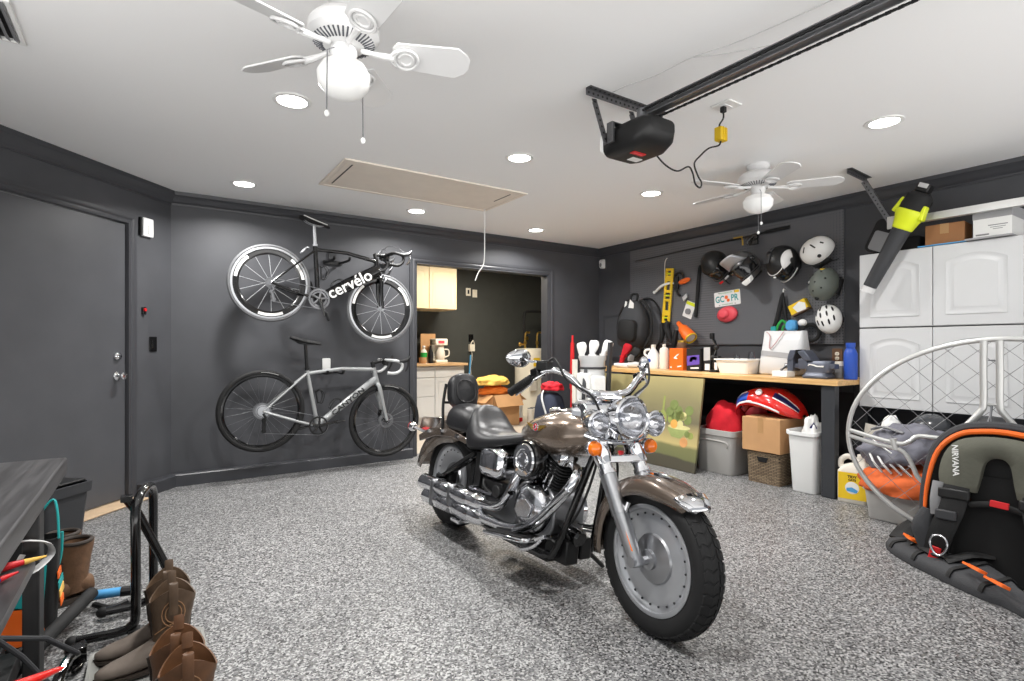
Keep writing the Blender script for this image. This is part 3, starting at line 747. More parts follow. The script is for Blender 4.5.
# tank
g=G()
def ts(x,w,zb,zt,n=20):
    o=[]
    for k in range(n):
        a=2*PI*k/n;c,s=math.cos(a),math.sin(a)
        c=math.copysign(abs(c)**.8,c);s=math.copysign(abs(s)**.85,s)
        zm=zb+(zt-zb)*.48
        o.append(V((x,w*c,zm+(zt-zm)*s if s>0 else zm+(zm-zb)*s)))
    return o
g.loft([ts(.70,.03,.675,.705),ts(.725,.065,.66,.725),ts(.80,.115,.628,.764),ts(.89,.155,.608,.80),ts(1.0,.18,.602,.832),ts(1.1,.188,.606,.848),ts(1.18,.181,.622,.848),ts(1.245,.154,.655,.836),ts(1.285,.118,.68,.812),ts(1.305,.075,.71,.788)])
tk=build('fuel_tank',g,M['tank'],bike,smooth=70,sub=1)
g=G();g.loft([[V((x,w*math.cos(i*PI/8),z+h*math.sin(i*PI/8))) for i in range(9)] for x,w,z,h in ((.78,.02,.745,.005),(.86,.045,.782,.012),(1.0,.058,.826,.018),(1.1,.06,.842,.022),(1.2,.055,.842,.02),(1.26,.035,.828,.012))]);build('tank_console',g,M['chrome'],tk,smooth=60)
g=G();g.lathe([(0,.0),(.05,0),(.052,.014),(.046,.018),(0,.018)],(1.12,0,.862),(0,0,1),28);build('speedometer',g,M['black'],tk)
for s in (-1,1):
    g=G();g.lathe([(0,.0),(.026,0),(.028,.01),(.02,.016),(0,.018)],(1.0,s*.07,.83),(0,s*.4,1),20);build('fuel_cap',g,M['chrome'],tk)
    # badge: winged roundel
    Q=T(1.02,s*.163,.745)@rz(90 if s>0 else -90)@ (Matrix(((0,s*1,0,0),(0,0,1,0),(1,0,0,0),(0,0,0,1))) if False else Matrix())
    Q=Matrix(((-s*1,0,0,1.0),(0,0,s*1,s*.1805),(0,1,0,.745),(0,0,0,1)))
    g=G(Q)
    for q in (-1,1):
        for k in range(4): g.prism([(q*.012,.008-k*.006),(q*(.075-k*.013),.016-k*.008),(q*(.07-k*.013),.010-k*.008),(q*.012,.003-k*.006)][::q],.003)
    wb=build('wing_badge',g,M['gold'],tk)
    g=G(Q);g.cyl((0,0,0),(0,0,.004),.019,None,20);build('badge_disc',g,M['red'],wb)
    g=G(Q);g.torus((0,0,.003),(0,0,1),.019,.0025,24,6);g.ell((0,0,.004),(.008,.012,.003),None,10,6);build('badge_ring',g,M['chrome'],wb)
# frame
g=G()
for s in (-1,1):
    g.tube([(1.29,s*.03,.70),(1.265,s*.055,.60),(1.16,s*.115,.21),(1.10,s*.125,.16),(1.0,s*.125,.15),(.5,s*.12,.155),(.4,s*.11,.2),(.36,s*.09,.35),(.36,s*.08,.52)],.018,12,5)
    g.tube([(.36,s*.08,.52),(.2,s*.13,.40),(0,s*.135,.30)],.02,10,3)
g.tube([(1.28,0,.78),(1.0,0,.66),(.6,0,.62),(.36,0,.56)],.025,12,4)
g.cyl((1.255,0,.86),(1.33,0,.70),.035)
build('frame',g,M['blackg'],bike)
g=G();g.tube([(.02,-.10,.34),(.2,-.125,.43),(.36,-.11,.52)],.012,8);g.box((0,-.12,.3),(.09,.03,.05));g.box((.1,-.12,.29),(.1,.025,.03));g.cyl((0,-.09,.3),(0,-.145,.3),.016,None,6);build('swingarm',g,M['black'],bike,bevel=.004)
g=G();g.box((.1,-.105,.33),(.07,.05,.085));build('brake_caliper',g,M['black'],bike,bevel=.01)
# engine
g=G()
g.loft([[V((.94+p[0],y,.33+p[1])) for p in rrect(.32,.25,.09,5)] for y in (-.1,.1)])
g.loft([[V((.64+p[0],y,.30+p[1])) for p in rrect(.32,.2,.05,4)] for y in (-.1,.13)]);build('crankcase',g,M['steel'],bike,bevel=.01)
g=G(T(.965,-.1,.345)@rx(90))
g.lathe([(.125,0),(.125,.03),(.115,.05),(.09,.07),(.05,.082),(0,.084)],n=40)
for a in range(6): g.M=T(.965,-.1,.345)@rx(90)@rz(a*60+15);g.cyl((.108,0,.03),(.108,0,.056),.009,None,10)
g.M=T(.965,-.18,.345)@rx(90);g.prism([(-.06,-.02),(-.03,-.05),(.05,-.035),(.07,.02),(.02,.05),(-.05,.035)],.012)
build('cam_cover',g,M['chromeb'],bike,bevel=.004)
g=G(T(.95,.1,.33)@rx(-90));g.lathe([(.12,0),(.12,.05),(.1,.07),(0,.08)],n=32);g.M=Matrix();g.loft([[V((.74+p[0]*k,y,.31+p[1]*k)) for p in rrect(.56,.24,.11,6)] for y,k in ((.1,1),(.17,1),(.19,.9))]);build('primary_cover',g,M['chrome'],bike)
for q,(ang,nm) in enumerate(((24,'front'),(-24,'rear'))):
    Q=T(.955,0,.36)@ry(ang)
    g=G(Q)
    for i in range(11):
        z=.075+i*.0165;k=1 if i<7 else 1.1
        g.prism(rrect(.135*k,.17*k,.035,4),.006,(0,0,z))
    g.cyl((0,0,.03),(0,0,.26),.05,None,16);build('cylinder_fins',g,M['blackm'],bike,smooth=30)
    g=G(Q);
    for k in range(11):
        pass
    g.loft([[V((p[0]*s_,p[1]*s_,z)) for p in rrect(.145,.215,.035,4)] for z,s_ in ((.262,1),(.285,1.02),(.305,1),(.325,.9),(.332,.75))]);
    for sx in(-1,1): 
        for sy in (-1,1): g.cyl((sx*.05,sy*.07,.3),(sx*.05,sy*.07,.325),.009,None,8)
    build('rocker_cover',g,M['chrome'],bike,bevel=.004)
    for dx in(-.018,.018):
        g=G(Q);g.cyl((dx+(.0),-.085,.02),(dx,-.075,.27),.0095,None,10);build('pushrod_tube',g,M['chrome'],bike)
g=G(T(.945,-.115,.575)@rx(90))
g.lathe([(0,0),(.096,0),(.101,.02),(.101,.06),(.093,.075),(.082,.078)],n=40)
build('air_cleaner',g,M['blackg'],bike)
g=G(T(.945,-.115,.575)@rx(90));g.lathe([(.083,.076),(.077,.087),(.055,.089),(.05,.082),(0,.084)],n=40);g.torus((0,0,.086),(0,0,1),.036,.006,32,6);g.prism([(-.03,-.008),(.03,-.008),(.03,.008),(-.03,.008)],.094);
ac=build('air_cleaner_cover',g,M['chrome'],bike)
g=G();g.box((.97,-.03,.56),(.12,.12,.08));g.tube([(.9,-.06,.58),(.95,-.03,.53),(.99,-.05,.48)],.03,12,3);build('carburettor',g,M['steel'],bike,bevel=.01)
g=G();g.ell((.955,.09,.56),(.04,.05,.075));build('horn_cover',g,M['chrome'],bike)
# side cover / oil tank
g=G();g.loft([[V((.575+p[0]*k,y,.50+p[1]*k)) for p in rrect(.24,.18,.06,6)] for y,k in ((.1,1),(-.09,1),(-.115,.985),(-.135,.93),(-.15,.83),(-.16,.66),(-.165,.4))]);build('oil_tank',g,M['chrome'],bike)
g=G();g.box((.42,-.06,.4),(.06,.12,.26));g.box((.60,-.11,.375),(.2,.05,.06));g.cyl((.68,-.1,.36),(.68,-.16,.36),.035);g.tube([(.5,-.12,.4),(.56,-.15,.36),(.66,-.14,.33)],.01,8,4);build('battery_bracket',g,M['black'],bike,bevel=.006)
g=G();g.tube([(.4,-.145,.33),(.5,-.15,.33),(.64,-.15,.335)],.012,8);g.cyl((.45,-.13,.33),(.45,-.17,.33),.02);build('brake_line',g,M['chromeb'],bike)
# exhaust
g=G()
g.tube([(.86,-.08,.56),(.885,-.14,.55),(.875,-.175,.48),(.845,-.185,.40),(.79,-.19,.325),(.71,-.195,.295),(.60,-.2,.29)],.024,14,6)
build('exhaust_pipe',g,M['chrome'],bike)
g=G();g.tube([(1.17,-.07,.585),(1.255,-.12,.575),(1.27,-.16,.52),(1.22,-.185,.44),(1.13,-.195,.345),(1.03,-.2,.275),(.9,-.205,.235),(.74,-.205,.222),(.6,-.205,.22)],.024,14,6);build('exhaust_pipe',g,M['chrome'],bike)
g=G();
g.tube([(.90,-.215,.405),(.85,-.222,.35),(.78,-.225,.315),(.70,-.228,.303),(.62,-.228,.30)],.027,12,5,flat=.5)
build('heat_shield',g,M['chrome'],bike)
g=G();g.tube([(1.275,-.185,.5),(1.22,-.212,.43),(1.13,-.222,.34),(1.05,-.226,.285),(.98,-.228,.255)],.03,12,5,flat=.45);build('heat_shield',g,M['chrome'],bike)
for z0,z1,x1,x0 in ((.29,.268,-.075,.64),(.215,.195,-.01,.66)):
    g=G();a=V((x0,-.2,z0));b=V((x1,-.195,z1));d=b-a
    g.tube([a,a+d*.03,a+d*.1,a+d*.97,b,b-d*.005,b-d*.06],[.026,.038,.047,.049,.05,.042,.034],20)
    mf=build('muffler',g,M['chrome'],bike)
    g=G()
    for t0,t1 in ((.18,.42),(.47,.7)): g.tube([a+d*t0+V((0,-.006,.002)),a+d*(t0+.02)+V((0,-.01,.003)),a+d*(t1-.02)+V((0,-.01,.003)),a+d*t1+V((0,-.006,.002))],[.041,.0475,.0475,.041],16)
    build('muffler_shield',g,M['chromeb'],mf)
for x,z in ((.33,.25),(.12,.24)):
    g=G();g.box((x,-.2,z),(.05,.103,.165));build('muffler_clamp',g,M['steel'],bike,bevel=.02)
# footboards, pedal, stand
for s in (-1,1):
    g=G(T(.96,s*.25,.205)@rz(0)@ry(-8));g.prism([(-.17,-.045),(.13,-.045),(.17,-.02),(.17,.03),(.12,.05),(-.16,.05),(-.18,.02)],.02);
    fb=build('footboard',g,M['chrome'],bike,bevel=.008)
    g=G(T(.96,s*.25,.226)@ry(-8))
    for k in range(6): g.b2((-.15,-.038+k*.014,0),(.14,-.03+k*.014,.005))
    build('footboard_pad',g,M['rubber'],fb)
    g=G();g.tube([(1.0,s*.13,.16),(1.0,s*.2,.19)],.012,8);g.tube([(.86,s*.13,.16),(.86,s*.2,.18)],.012,8);build('footboard_bracket',g,M['steel'],bike)
g=G();g.tube([(.98,-.21,.17),(1.06,-.24,.18),(1.15,-.25,.22),(1.2,-.25,.265)],.009,8,4);g.box((1.21,-.25,.275),(.07,.045,.016),ry(-25).to_3x3());build('brake_pedal',g,M['chrome'],bike,bevel=.003)
g=G();g.b2((1.08,-.09,.13),(1.2,-.01,.24));g.b2((1.05,.02,.14),(1.18,.09,.24));g.cyl((1.12,-.12,.19),(1.12,-.05,.19),.045);g.b2((.72,-.12,.12),(1.1,.1,.17));build('voltage_regulator',g,M['black'],bike,bevel=.008)
g=G();g.lathe([(.038,0),(.04,.01),(.04,.09),(.03,.1),(0,.1)],(1.13,-.03,.27),(1,0,-.15),24);build('oil_filter',g,M['blackg'],bike)
g=G();g.tube([(1.1,.14,.15),(1.08,.22,.1),(1.06,.30,.047)],.012,8);build('side_stand',g,M['black'],bike)
g=G();
g.tube([(.5,-.1,.16),(.47,-.17,.15),(.42,-.19,.14)],.01,8,3);g.box((.4,-.205,.142),(.09,.05,.02));build('passenger_peg',g,M['chrome'],bike,bevel=.004)
for y in (-.045,.045):
    g=G();g.tube([(1.3,y,.7),(1.32,y*1.6,.6),(1.28,y*2.2,.42),(1.18,y*2,.3),(1.05,y,.3)],.006,8,6);build('cable',g,M['black'],bike)
# ---------------------------------------------------------------- bicycles on the back wall (local: x forward, z up, -y towards the room, origin at the rear axle)
def bicycle(name,label,mtx,wb,Rw,bb,sc,sad,ht,hb,stem,fm,road):
    t=thing(name,label,'bicycle');t.matrix_basis=mtx
    def P(p,y=0): return V((p[0],y,p[1]))
    ax=(0,-1,0)
    for q,cx in enumerate((0,wb)):
        c=(cx,0,0)
        tw=.0135 if road else .021
        g=G();g.torus(c,ax,Rw-tw,tw,72,10);build('tire',g,M['tyre_road'] if road else M['rubber'],t)
        ri=.245 if road else .29
        ro=Rw-2*tw+.004
        w=.012
        g=G();g.lathe([(ro,-w),(ro-.004,-w*1.05),((ro+ri)/2,-w*1.15),(ri,-.003),(ri,.003),((ro+ri)/2,w*1.15),(ro-.004,w*1.05),(ro,w),(ro,-w)],c,ax,72);rm=build('rim',g,M['blackg'],t)
        g=G()
        if road:
            g.lathe([(ro-.001,w*1.02),(ro-.009,w*1.2),(ro-.018,w*1.24)],c,ax,72);build('brake_track',g,M['silver'],rm)
            for a0,a1 in ((20,62),(140,182),(260,302)):
                g=G();g.lathe([(ro-.026,w*1.30),(ro-.05,w*1.26)],c,ax,20,(1,0,0),a0,a1);build('rim_decal',g,M['white'],rm,fix=False)
        else:
            for a0 in (100,):
                g.lathe([(ro+.012,.019),(ro+.018,.0215)],c,ax,16,(1,0,0),75,100);build('tire_print',g,M['white'],rm,fix=False)
        g=G();g.cyl((cx,-.045,0),(cx,.045,0),.012);g.cyl((cx,-.03,0),(cx,-.024,0),.022);g.cyl((cx,.024,0),(cx,.03,0),.022);build('hub',g,M['silver'] if road else M['black'],t)
        g=G();n=14 if road else 24
        for i in range(n):
            a=2*PI*i/n;s=1 if i%2 else -1;off=0 if (road and q) else (.6 if (i//2)%2 else -.6)
            p=V((cx+.018*math.cos(a+off),s*.027,.018*math.sin(a+off)));e=V((cx+(ri+.002)*math.cos(a),0,(ri+.002)*math.sin(a)))
            g.cyl(p,e,.0019 if road else .0011,None,5,False)
        build('spoke',g,M['spoke'] if road else M['steel'],t)['kind']='stuff' if False else 'thing'
        if not road:
            g=G();g.torus((cx,.035 if q==0 else -.0,0),ax,.06,.008,40,4,.0012,);g.torus((cx,-.036,0),ax,.062,.008,40,4,.0012)
            for i in range(6):
                a=i*PI/3;g.cyl((cx+.02*math.cos(a),-.036,.02*math.sin(a)),(cx+.06*math.cos(a+.4),-.036,.06*math.sin(a+.4)),.003,None,5)
            build('brake_disc',g,M['steel'],t)
    # frame
    hd=(P(ht)-P(hb)).normalized()
    g=G()
    g.tube([P(bb),P(bb)*.5+P(sc)*.5,P(sc)],[.019,.017,.017],14,0,flat=1.2 if road else 1,up=(1,0,0))
    g.tube([P(sc)-V((.0,0,.03)),P(sc)*.5+P(ht)*.5,P(ht)-hd*.02],[.016,.017,.02],14,0)
    dr=(.030,.045,.045) if road else (.026,.03,.03)
    a,b=P(bb),P(hb)+hd*.04
    g.tube([a,(a+b)/2,b],list(dr),16,0,flat=1.35 if road else 1.1,up=(0,0,1))
    g.tube([P(hb)-hd*.012,P(hb)+hd*.05,P(ht)],[.028,.024,.021],16)
    for s in (-1,1):
        g.tube([P((0,0),s*.062),P((bb[0]*.5,bb[1]*.6),s*.05),P((bb[0]-.05,bb[1]),s*.028)],[.010,.011,.012],10)
        st=P(sc)-V((0,0,.045)) if road else P(sc)-V((0,0,.03))
        g.tube([P((0,0),s*.062),P((0,0),s*.055)*.5+st*.5+V((0,s*.012,0)),st+V((0,s*.012,0))],[.008,.008,.009],10)
    g.cyl(P(bb,-.04),P(bb,.04),.024)
    fr=build('frame',g,fm,t,smooth=60)
    lp=(a*.5+b*.5);d=(b-a).normalized();n=V((0,-1,0));u=n.cross(d)
    rm_=Matrix(((d.x,u.x,n.x,0),(d.y,u.y,n.y,0),(d.z,u.z,n.z,0),(0,0,0,1)))
    yy=.046 if road else .0305
    text('frame_lettering','cervélo' if road else 'CANYON',.15 if road else .062,M['white'] if road else M['black'],T(lp.x,lp.y-yy,lp.z)@rm_,fr,.004,.0016 if road else .001,sx=1.0 if road else 1.35)
    # fork
    g=G()
    for s in (-1,1): g.tube([P(hb)-hd*.01+V((0,s*.02,0)),P(hb)-hd*.05+V((.004,s*.045,0)),P((wb*.5+hb[0]*.5,hb[1]*.5),s*.05),P((wb,0),s*.053)],[.016,.016,.013,.009],12,4,flat=1.4,up=(1,0,0))
    g.tube([P(hb)-hd*.03+V((0,-.04,0)),P(hb)-hd*.012,P(hb)-hd*.03+V((0,.04,0))],.018,10)
    build('fork',g,fm if not road else M['blackg'],t,smooth=60)
    # seat
    sp=P(sad)
    g=G();g.tube([P(sc)-(sp-P(sc)).normalized()*.03,sp-V((0,0,.035))],.0145,14);g.cyl(P(sc)-V((0,.0,0)),P(sc)+(sp-P(sc)).normalized()*.02,.021);build('seat_post',g,M['silver'] if road else M['black'],t)
    g=G();rings=[]
    for x,w,z,h in ((-.135,.035,.012,.012),(-.125,.058,.012,.02),(-.09,.066,.008,.026),(-.04,.052,.0,.026),(.02,.03,-.004,.024),(.08,.021,-.004,.02),(.125,.017,-.008,.016),(.138,.008,-.012,.008)):
        rings.append([sp+V((x,w*math.cos(2*PI*i/14),z+(h*.5 if math.sin(2*PI*i/14)>0 else h)*math.sin(2*PI*i/14)-abs(math.cos(2*PI*i/14))*.012)) for i in range(14)])
    g.loft(rings);sd=build('saddle',g,M['blackm'],t,smooth=60)
    g=G()
    for s in(-1,1): g.tube([sp+V((-.1,s*.02,-.012)),sp+V((-.05,s*.02,-.035)),sp+V((.04,s*.02,-.035)),sp+V((.1,s*.01,-.016))],.0035,6,4)
    build('saddle_rail',g,M['silver'] if road else M['black'],sd)
    if road:
        g=G();g.tube([sp+V((x,w,z)) for x,w,z in ((-.11,-.05,.012),(-.04,-.046,.004),(.03,-.026,.002),(.11,-.014,-.002))],.005,6,4);build('saddle_stripe',g,M['white'],sd)
    # cockpit
    sb=P(stem)
    g=G();g.cyl(P(ht),P(ht)+hd*.055,.019);q0=P(ht)+hd*.045;g.tube([q0,q0*.5+sb*.5,sb],[.018,.016,.018],12);g.cyl(sb-V((0,.025,0)),sb+V((0,.025,0)),.021);build('stem',g,M['black'],t,smooth=50)
    g=G();bt=[]
    for s in (-1,1):
        seq=[(0,0,0),(.0,.1,0),(.004,.17,.0),(.03,.205,.0),(.075,.21,-.005),(.10,.212,-.03),(.095,.214,-.07),(.065,.216,-.105),(.02,.218,-.12),(-.035,.22,-.122)]
        g.tube([sb+V((x,s*y,z)) for x,y,z in seq],.0145 ,10,4)
    build('handlebar',g,M['white_tape'] if not road else M['blackm'],t,smooth=60)
    for s in (-1,1):
        h0=sb+V((.075,s*.211,.0))
        g=G();g.tube([h0+V((-.01,0,0)),h0+V((.03,s*.004,.006)),h0+V((.065,s*.006,.024)),h0+V((.082,s*.006,.05)),h0+V((.078,s*.006,.062))],[.016,.0175,.017,.014,.009],10,4)
        lv=build('brake_hood',g,M['white_hood'] if road else M['blackm'],t,smooth=60)
        g=G();g.tube([h0+V((.072,s*.005,.03)),h0+V((.085,s*.004,-.01)),h0+V((.075,s*.008,-.06)),h0+V((.06,s*.012,-.085))],[.006,.007,.006,.004],8,4,flat=1.5);build('brake_lever',g,M['chrome'] if road else M['black'],lv)
        if road:
            g=G();g.tube([h0+V((.05,0,.01)),h0+V((-.02,-s*.05,.06)),h0+V((-.09,-s*.12,.075)),h0+V((-.13,-s*.17,.03)),h0+V((-.16,-s*.2,-.04))],.0025,6,5);build('cable',g,M['steel'],t)
    g=G();g.box(sb+V((.03,0,.022)),(.06,.045,.012));g.box(sb+V((-.0,-.045,-.028)),(.04,.04,.05));g.cyl(sb+V((.0,.06,-.02)),sb+V((.05,.06,-.02)),.018);build('bike_computer',g,M['black'],t,bevel=.004)
    # drivetrain
    c=P(bb)
    g=G()
    rr=(.09,.068) if road else (.083,)
    for k,r in enumerate(rr):
        y=-.045+.008*k
        for i in range(44):
            a=2*PI*i/44;g.box(c+V(((r+.002)*math.cos(a),y,(r+.002)*math.sin(a))),(.006,.002,.005),Matrix.Rotation(-a,3,'Y'))
        g.torus(c+V((0,y,0)),ax,r-.006,.007,44,4,.0012)
    for i in range(5):
        a=i*2*PI/5+.3;g.tube([c+V((0,-.05,0)),c+V((.075*math.cos(a),-.048,.075*math.sin(a)))],[.012,.007],8)
    build('chainring',g,M['steel'] if road else M['black'],t,smooth=0)
    ca=R(-62) if road else R(20)
    for s in (-1,1):
        v=V((math.cos(ca),0,math.sin(ca)))*s*-1 if s>0 else V((math.cos(ca),0,math.sin(ca)))
        g=G();g.tube([c+V((0,s*.06,0)),c+v*.08+V((0,s*.066,0)),c+v*.17+V((0,s*.072,0))],[.016,.012,.012],10,flat=.6,up=(0,1,0));cr=build('crank_arm',g,M['blackg'],t)
        e=c+v*.17+V((0,s*.072,0))
        g=G();g.cyl(e,e+V((0,s*.03,0)),.007);g.box(e+V((0,s*.055,0)),(.075,.05,.014),Matrix.Rotation(-ca,3,'Y'));build('pedal',g,M['black'],cr,bevel=.004)
    g=G()
    for k in range(7): g.cyl((0,-.03-.0035*k,0),(0,-.0318-.0035*k,0),(.047 if road else .062)-.004*k,None,26)
    build('cassette',g,M['silver'] if not road else M['steel'],t,smooth=0)
    pu1=V((.02,-.045,-.075));pu2=V((.045,-.045,-.135))
    if not road: pu2=V((.03,-.045,-.165))
    g=G()
    for p in (pu1,pu2): g.cyl(p+V((0,-.004,0)),p+V((0,.004,0)),.02,None,14)
    g.tube([V((.005,-.05,-.02)),V((.03,-.06,-.05)),pu1+V((0,-.014,0))],.011,8);g.tube([pu1+V((0,-.008,0)),pu2+V((0,-.008,0))],.007,8,flat=2,up=(1,0,0));build('rear_derailleur',g,M['black'] if not road else M['steel'],t)
    g=G();r=rr[0]
    def tan(cen,rad,a): return cen+V((rad*math.cos(a),-.045,rad*math.sin(a)))
    g.tube([V((0,-.045,.045)),c+V((-.01,-.045,r))],.0032,6);g.tube([pu2+V((0,0,-.02)),c+V((-.005,-.045,-r))],.0032,6);g.tube([tan(c,r+.001,R(a)) for a in range(-95,100,13)],.0032,6);g.tube([V((-.045*math.sin(R(a)),-.045,.045*math.cos(R(a)))) for a in range(0,181,20)]+[pu1+V((.02,0,0)),pu2+V((-.02,0,0))],.0032,6)
    build('chain',g,M['steel'],t)
    if road:
        g=G();f=P(hb)-hd*.02+V((.03,-.0,-.0));g.tube([f+V((.0,.03,.03)),f+V((.02,0,.02)),f+V((.03,-.035,-.01)),f+V((.012,-.03,-.05))],.008,8,4);g.tube([f+V((.0,-.03,.03)),f+V((.02,0,.02)),f+V((.03,.035,-.01)),f+V((.012,.03,-.05))],.008,8,4);build('brake_caliper',g,M['silver'],t)
        g=G();f=P(sc)+V((-.075,0,-.05));g.tube([f+V((.03,.0,.02)),f+V((-.0,-.03,.01)),f+V((-.03,-.03,-.04))],.008,8,4);g.tube([f+V((.03,.0,.02)),f+V((-.0,.03,.01)),f+V((-.03,.03,-.04))],.008,8,4);build('brake_caliper',g,M['silver'],t)
    else:
        g=G();g.box((.06,.045,.035),(.07,.025,.03));g.box((wb-.045,.045,.06),(.03,.03,.07));build('brake_caliper',g,M['black'],t,bevel=.005)
    # bottle cages
    for (A,B,off) in ((P(bb),P(hb),.34),(P(bb),P(sc),.48)):
        d=(B-A).normalized();nn=V((-d.z,0,d.x)) if d.x>.3 else V((d.z,0,-d.x));
        if nn.z<0 and d.x>.3: nn=-nn
        o=A+d*(B-A).length*off+nn*.04
        g=G()
        for s in (-1,1): g.tube([o-d*.04,o-d*.05+nn*.03+V((0,s*.03,0)),o+d*.02+nn*.06+V((0,s*.034,0)),o+d*.07+nn*.035+V((0,s*.03,0)),o+d*.05]
                                ,.004,6,4)
        g.tube([o-d*.05,o+d*.07],.007,6);build('bottle_cage',g,M['black'],t)
    return t
mk('tyre_road',(92,93,95),.5);mk('spoke',(200,202,205),.35,.6);mk('white_tape',(186,188,188),.55);mk('white_hood',(60,61,63),.5)
bicycle('road_bicycle','black road bike with white lettering hung upper on the back wall',T(.867,5.05,1.705)@ry(10.56),1.009,.335,(.417,-.045),(.305,.42),(.262,.64),(.872,.455),(.925,.315),(.965,.52),M['blackg'],True)
bicycle('gravel_bicycle','pale grey gravel bike hung lower on the back wall, above the curb',T(.803,5.05,.605)@ry(8.3),1.1076,.352,(.479,-.09),(.318,.39),(.27,.655),(.92,.49),(.972,.35),(1.02,.575),M['framegrey'],False)
def bikemount(x,z,m,label):
    t=thing('bike_wall_mount',label,'bike wall mount',group='bike wall mounts')
    g=G(mback(x,z));g.prism(rrect(.075,.12,.01,3),.02);build('wall_plate',g,m,t,bevel=.003)
    for s in (-1,1):
        g=G();g.tube([(x+s*.07,YB-.012,z-.065),(x+s*.07,YB-.12,z-.07),(x+s*.07,YB-.30,z-.073),(x+s*.07,YB-.325,z-.045)],.012,10,4);build('padded_arm',g,M['black'],t,bevel=.003)
    g=G();g.b2((x-.09,YB-.02,z-.085),(x+.09,YB-.001,z-.045));build('back_bar',g,M['black'],t,bevel=.003)
bikemount(1.412,.985,M['white'],'white and black wall bracket holding the grey gravel bike by its top tube')
bikemount(1.47,2.03,M['char'],'dark wall bracket holding the black road bike by its top tube')
# ---------------------------------------------------------------- utility room behind the doorway
def bx(a,b): g=G();g.b2(a,b);return g
struct('wall_utility_back',bx((2.2,7.95,0),(6.4,8.05,CE)),M['farwall'],smooth=0)
struct('wall_utility_left',bx((2.1,5.44,0),(2.2,8.05,CE)),M['farwall'],smooth=0)
struct('wall_utility_right',bx((6.3,5.44,0),(6.4,7.95,CE)),M['farwall'],smooth=0)
struct('wall_utility_front',bx((XR+.12,5.34,0),(6.4,5.44,CE)),M['farwall'],smooth=0)
struct('ceiling_utility',bx((2.1,5.44,CE),(6.4,8.05,CE+.1)),M['ceil'],smooth=0)
mk('tilefloor',(196,186,172),.4,var=.06)
struct('floor_utility',bx((2.1,5.44,-.1),(6.4,8.05,0)),M['tilefloor'],smooth=0)
def arch_panel(g,x0,x1,z0,z1,rise,d0,d1,y,rr=.02):
    """raised panel with an arched top on a door face at plane y, going towards -y"""
    n=12;top=[(x0+(x1-x0)*(1-i/n),z1-rise*(2*(i/n)-1)**2) for i in range(n+1)]
    pts=[(x0,z0),(x1,z0)]+top if False else [(x0,z0),(x1,z0)]+top
    cx,cz=(x0+x1)/2,(z0+z1)/2
    def sh(k): return [(cx+(px-cx)*(1-k/(x1-x0)*2),cz+(pz-cz)*(1-k/(z1-z0)*2)) for px,pz in pts]
    r=[[V((px,y-d,pz)) for px,pz in sh(k)] for k,d in ((0,-.001),(0,d0),(.012,d0*.2),(.03,d0*.2),(.045,d1),(.05,d1))]
    g.loft(r)
def cab_door(name,x0,x1,z0,z1,y,m,parent,arch=True,th=.018):
    g=G();g.b2((x0,y-th,z0),(x1,y,z1));d=build(name,g,m,parent,bevel=.003)
    g=G();w=min(.055,(x1-x0)*.2);arch_panel(g,x0+w,x1-w,z0+w,z1-w,.03 if arch else 0,.004,.005,y-th);build('raised_panel',g,m,d,smooth=40)
    return d
# upper cabinet
t=thing('wall_cabinet','cream wall cabinet with arched door panels above the utility counter','cabinet')
g=G();g.b2((2.8,7.37,1.72),(3.91,7.94,2.36));build('body',g,M['cream'],t,bevel=.002)
cab_door('door',3.45,3.905,1.725,2.355,7.37,M['cream'],t);cab_door('door',2.98,3.44,1.725,2.355,7.37,M['cream'],t)
t=thing('base_cabinet','white base cabinet with drawers under the wood counter','cabinet')
g=G();g.b2((2.7,7.39,.1),(4.05,7.94,.868));g.b2((2.7,7.45,0.001),(4.05,7.94,.1));build('body',g,M['cabwhite'],t,bevel=.002)
for a,b in ((2.72,3.545),(3.555,4.045)):
    g=G();g.b2((a,7.372,.70),(b,7.39,.855));build('drawer',g,M['cabwhite'],t,bevel=.003)
cab_door('door',3.555,4.045,.11,.69,7.39,M['cabwhite'],t,False)
for z0,z1 in ((.42,.69),(.11,.41)):
    g=G();g.b2((2.72,7.372,z0),(3.545,7.39,z1));build('drawer',g,M['cabwhite'],t,bevel=.003)
g=G();g.b2((2.68,7.33,.87),(4.09,7.945,.908));solo('countertop',g,M['ctop'],'light wood counter on the white base cabinet in the utility room','countertop',bevel=.004)
# coffee maker
t=thing('coffee_maker','cream coffee maker with a handled jug on the wood counter','coffee maker')
cx,cy,cz=3.69,7.52,.9085
g=G();g.b2((cx-.1,cy-.1,cz),(cx+.1,cy+.12,cz+.05));g.b2((cx-.1,cy+.02,cz),(cx+.1,cy+.12,cz+.36));g.b2((cx-.1,cy-.1,cz+.27),(cx+.1,cy+.12,cz+.37));build('body',g,M['ivory'],t,bevel=.012)
g=G();g.lathe([(0,0),(.06,.0),(.075,.05),(.07,.12),(.05,.17),(.052,.19),(0,.19)],(cx,cy-.04,cz+.052),(0,0,1),20);jg=build('jug',g,M['offwhite'],t)
g=G();g.tube([(cx+.06,cy-.06,cz+.21),(cx+.12,cy-.08,cz+.2),(cx+.125,cy-.08,cz+.12),(cx+.07,cy-.06,cz+.09)],.01,8,4);build('handle',g,M['offwhite'],jg)
g=G();g.b2((cx-.06,cy-.104,cz+.30),(cx+.04,cy-.1,cz+.34));build('label_strip',g,M['pink'],t)
g=G();g.b2((cx-.2,7.75,.9085),(cx+.05,7.77,1.36));solo('cutting_board',g,M['card'],'tan board standing behind the coffee maker','board',bevel=.003)
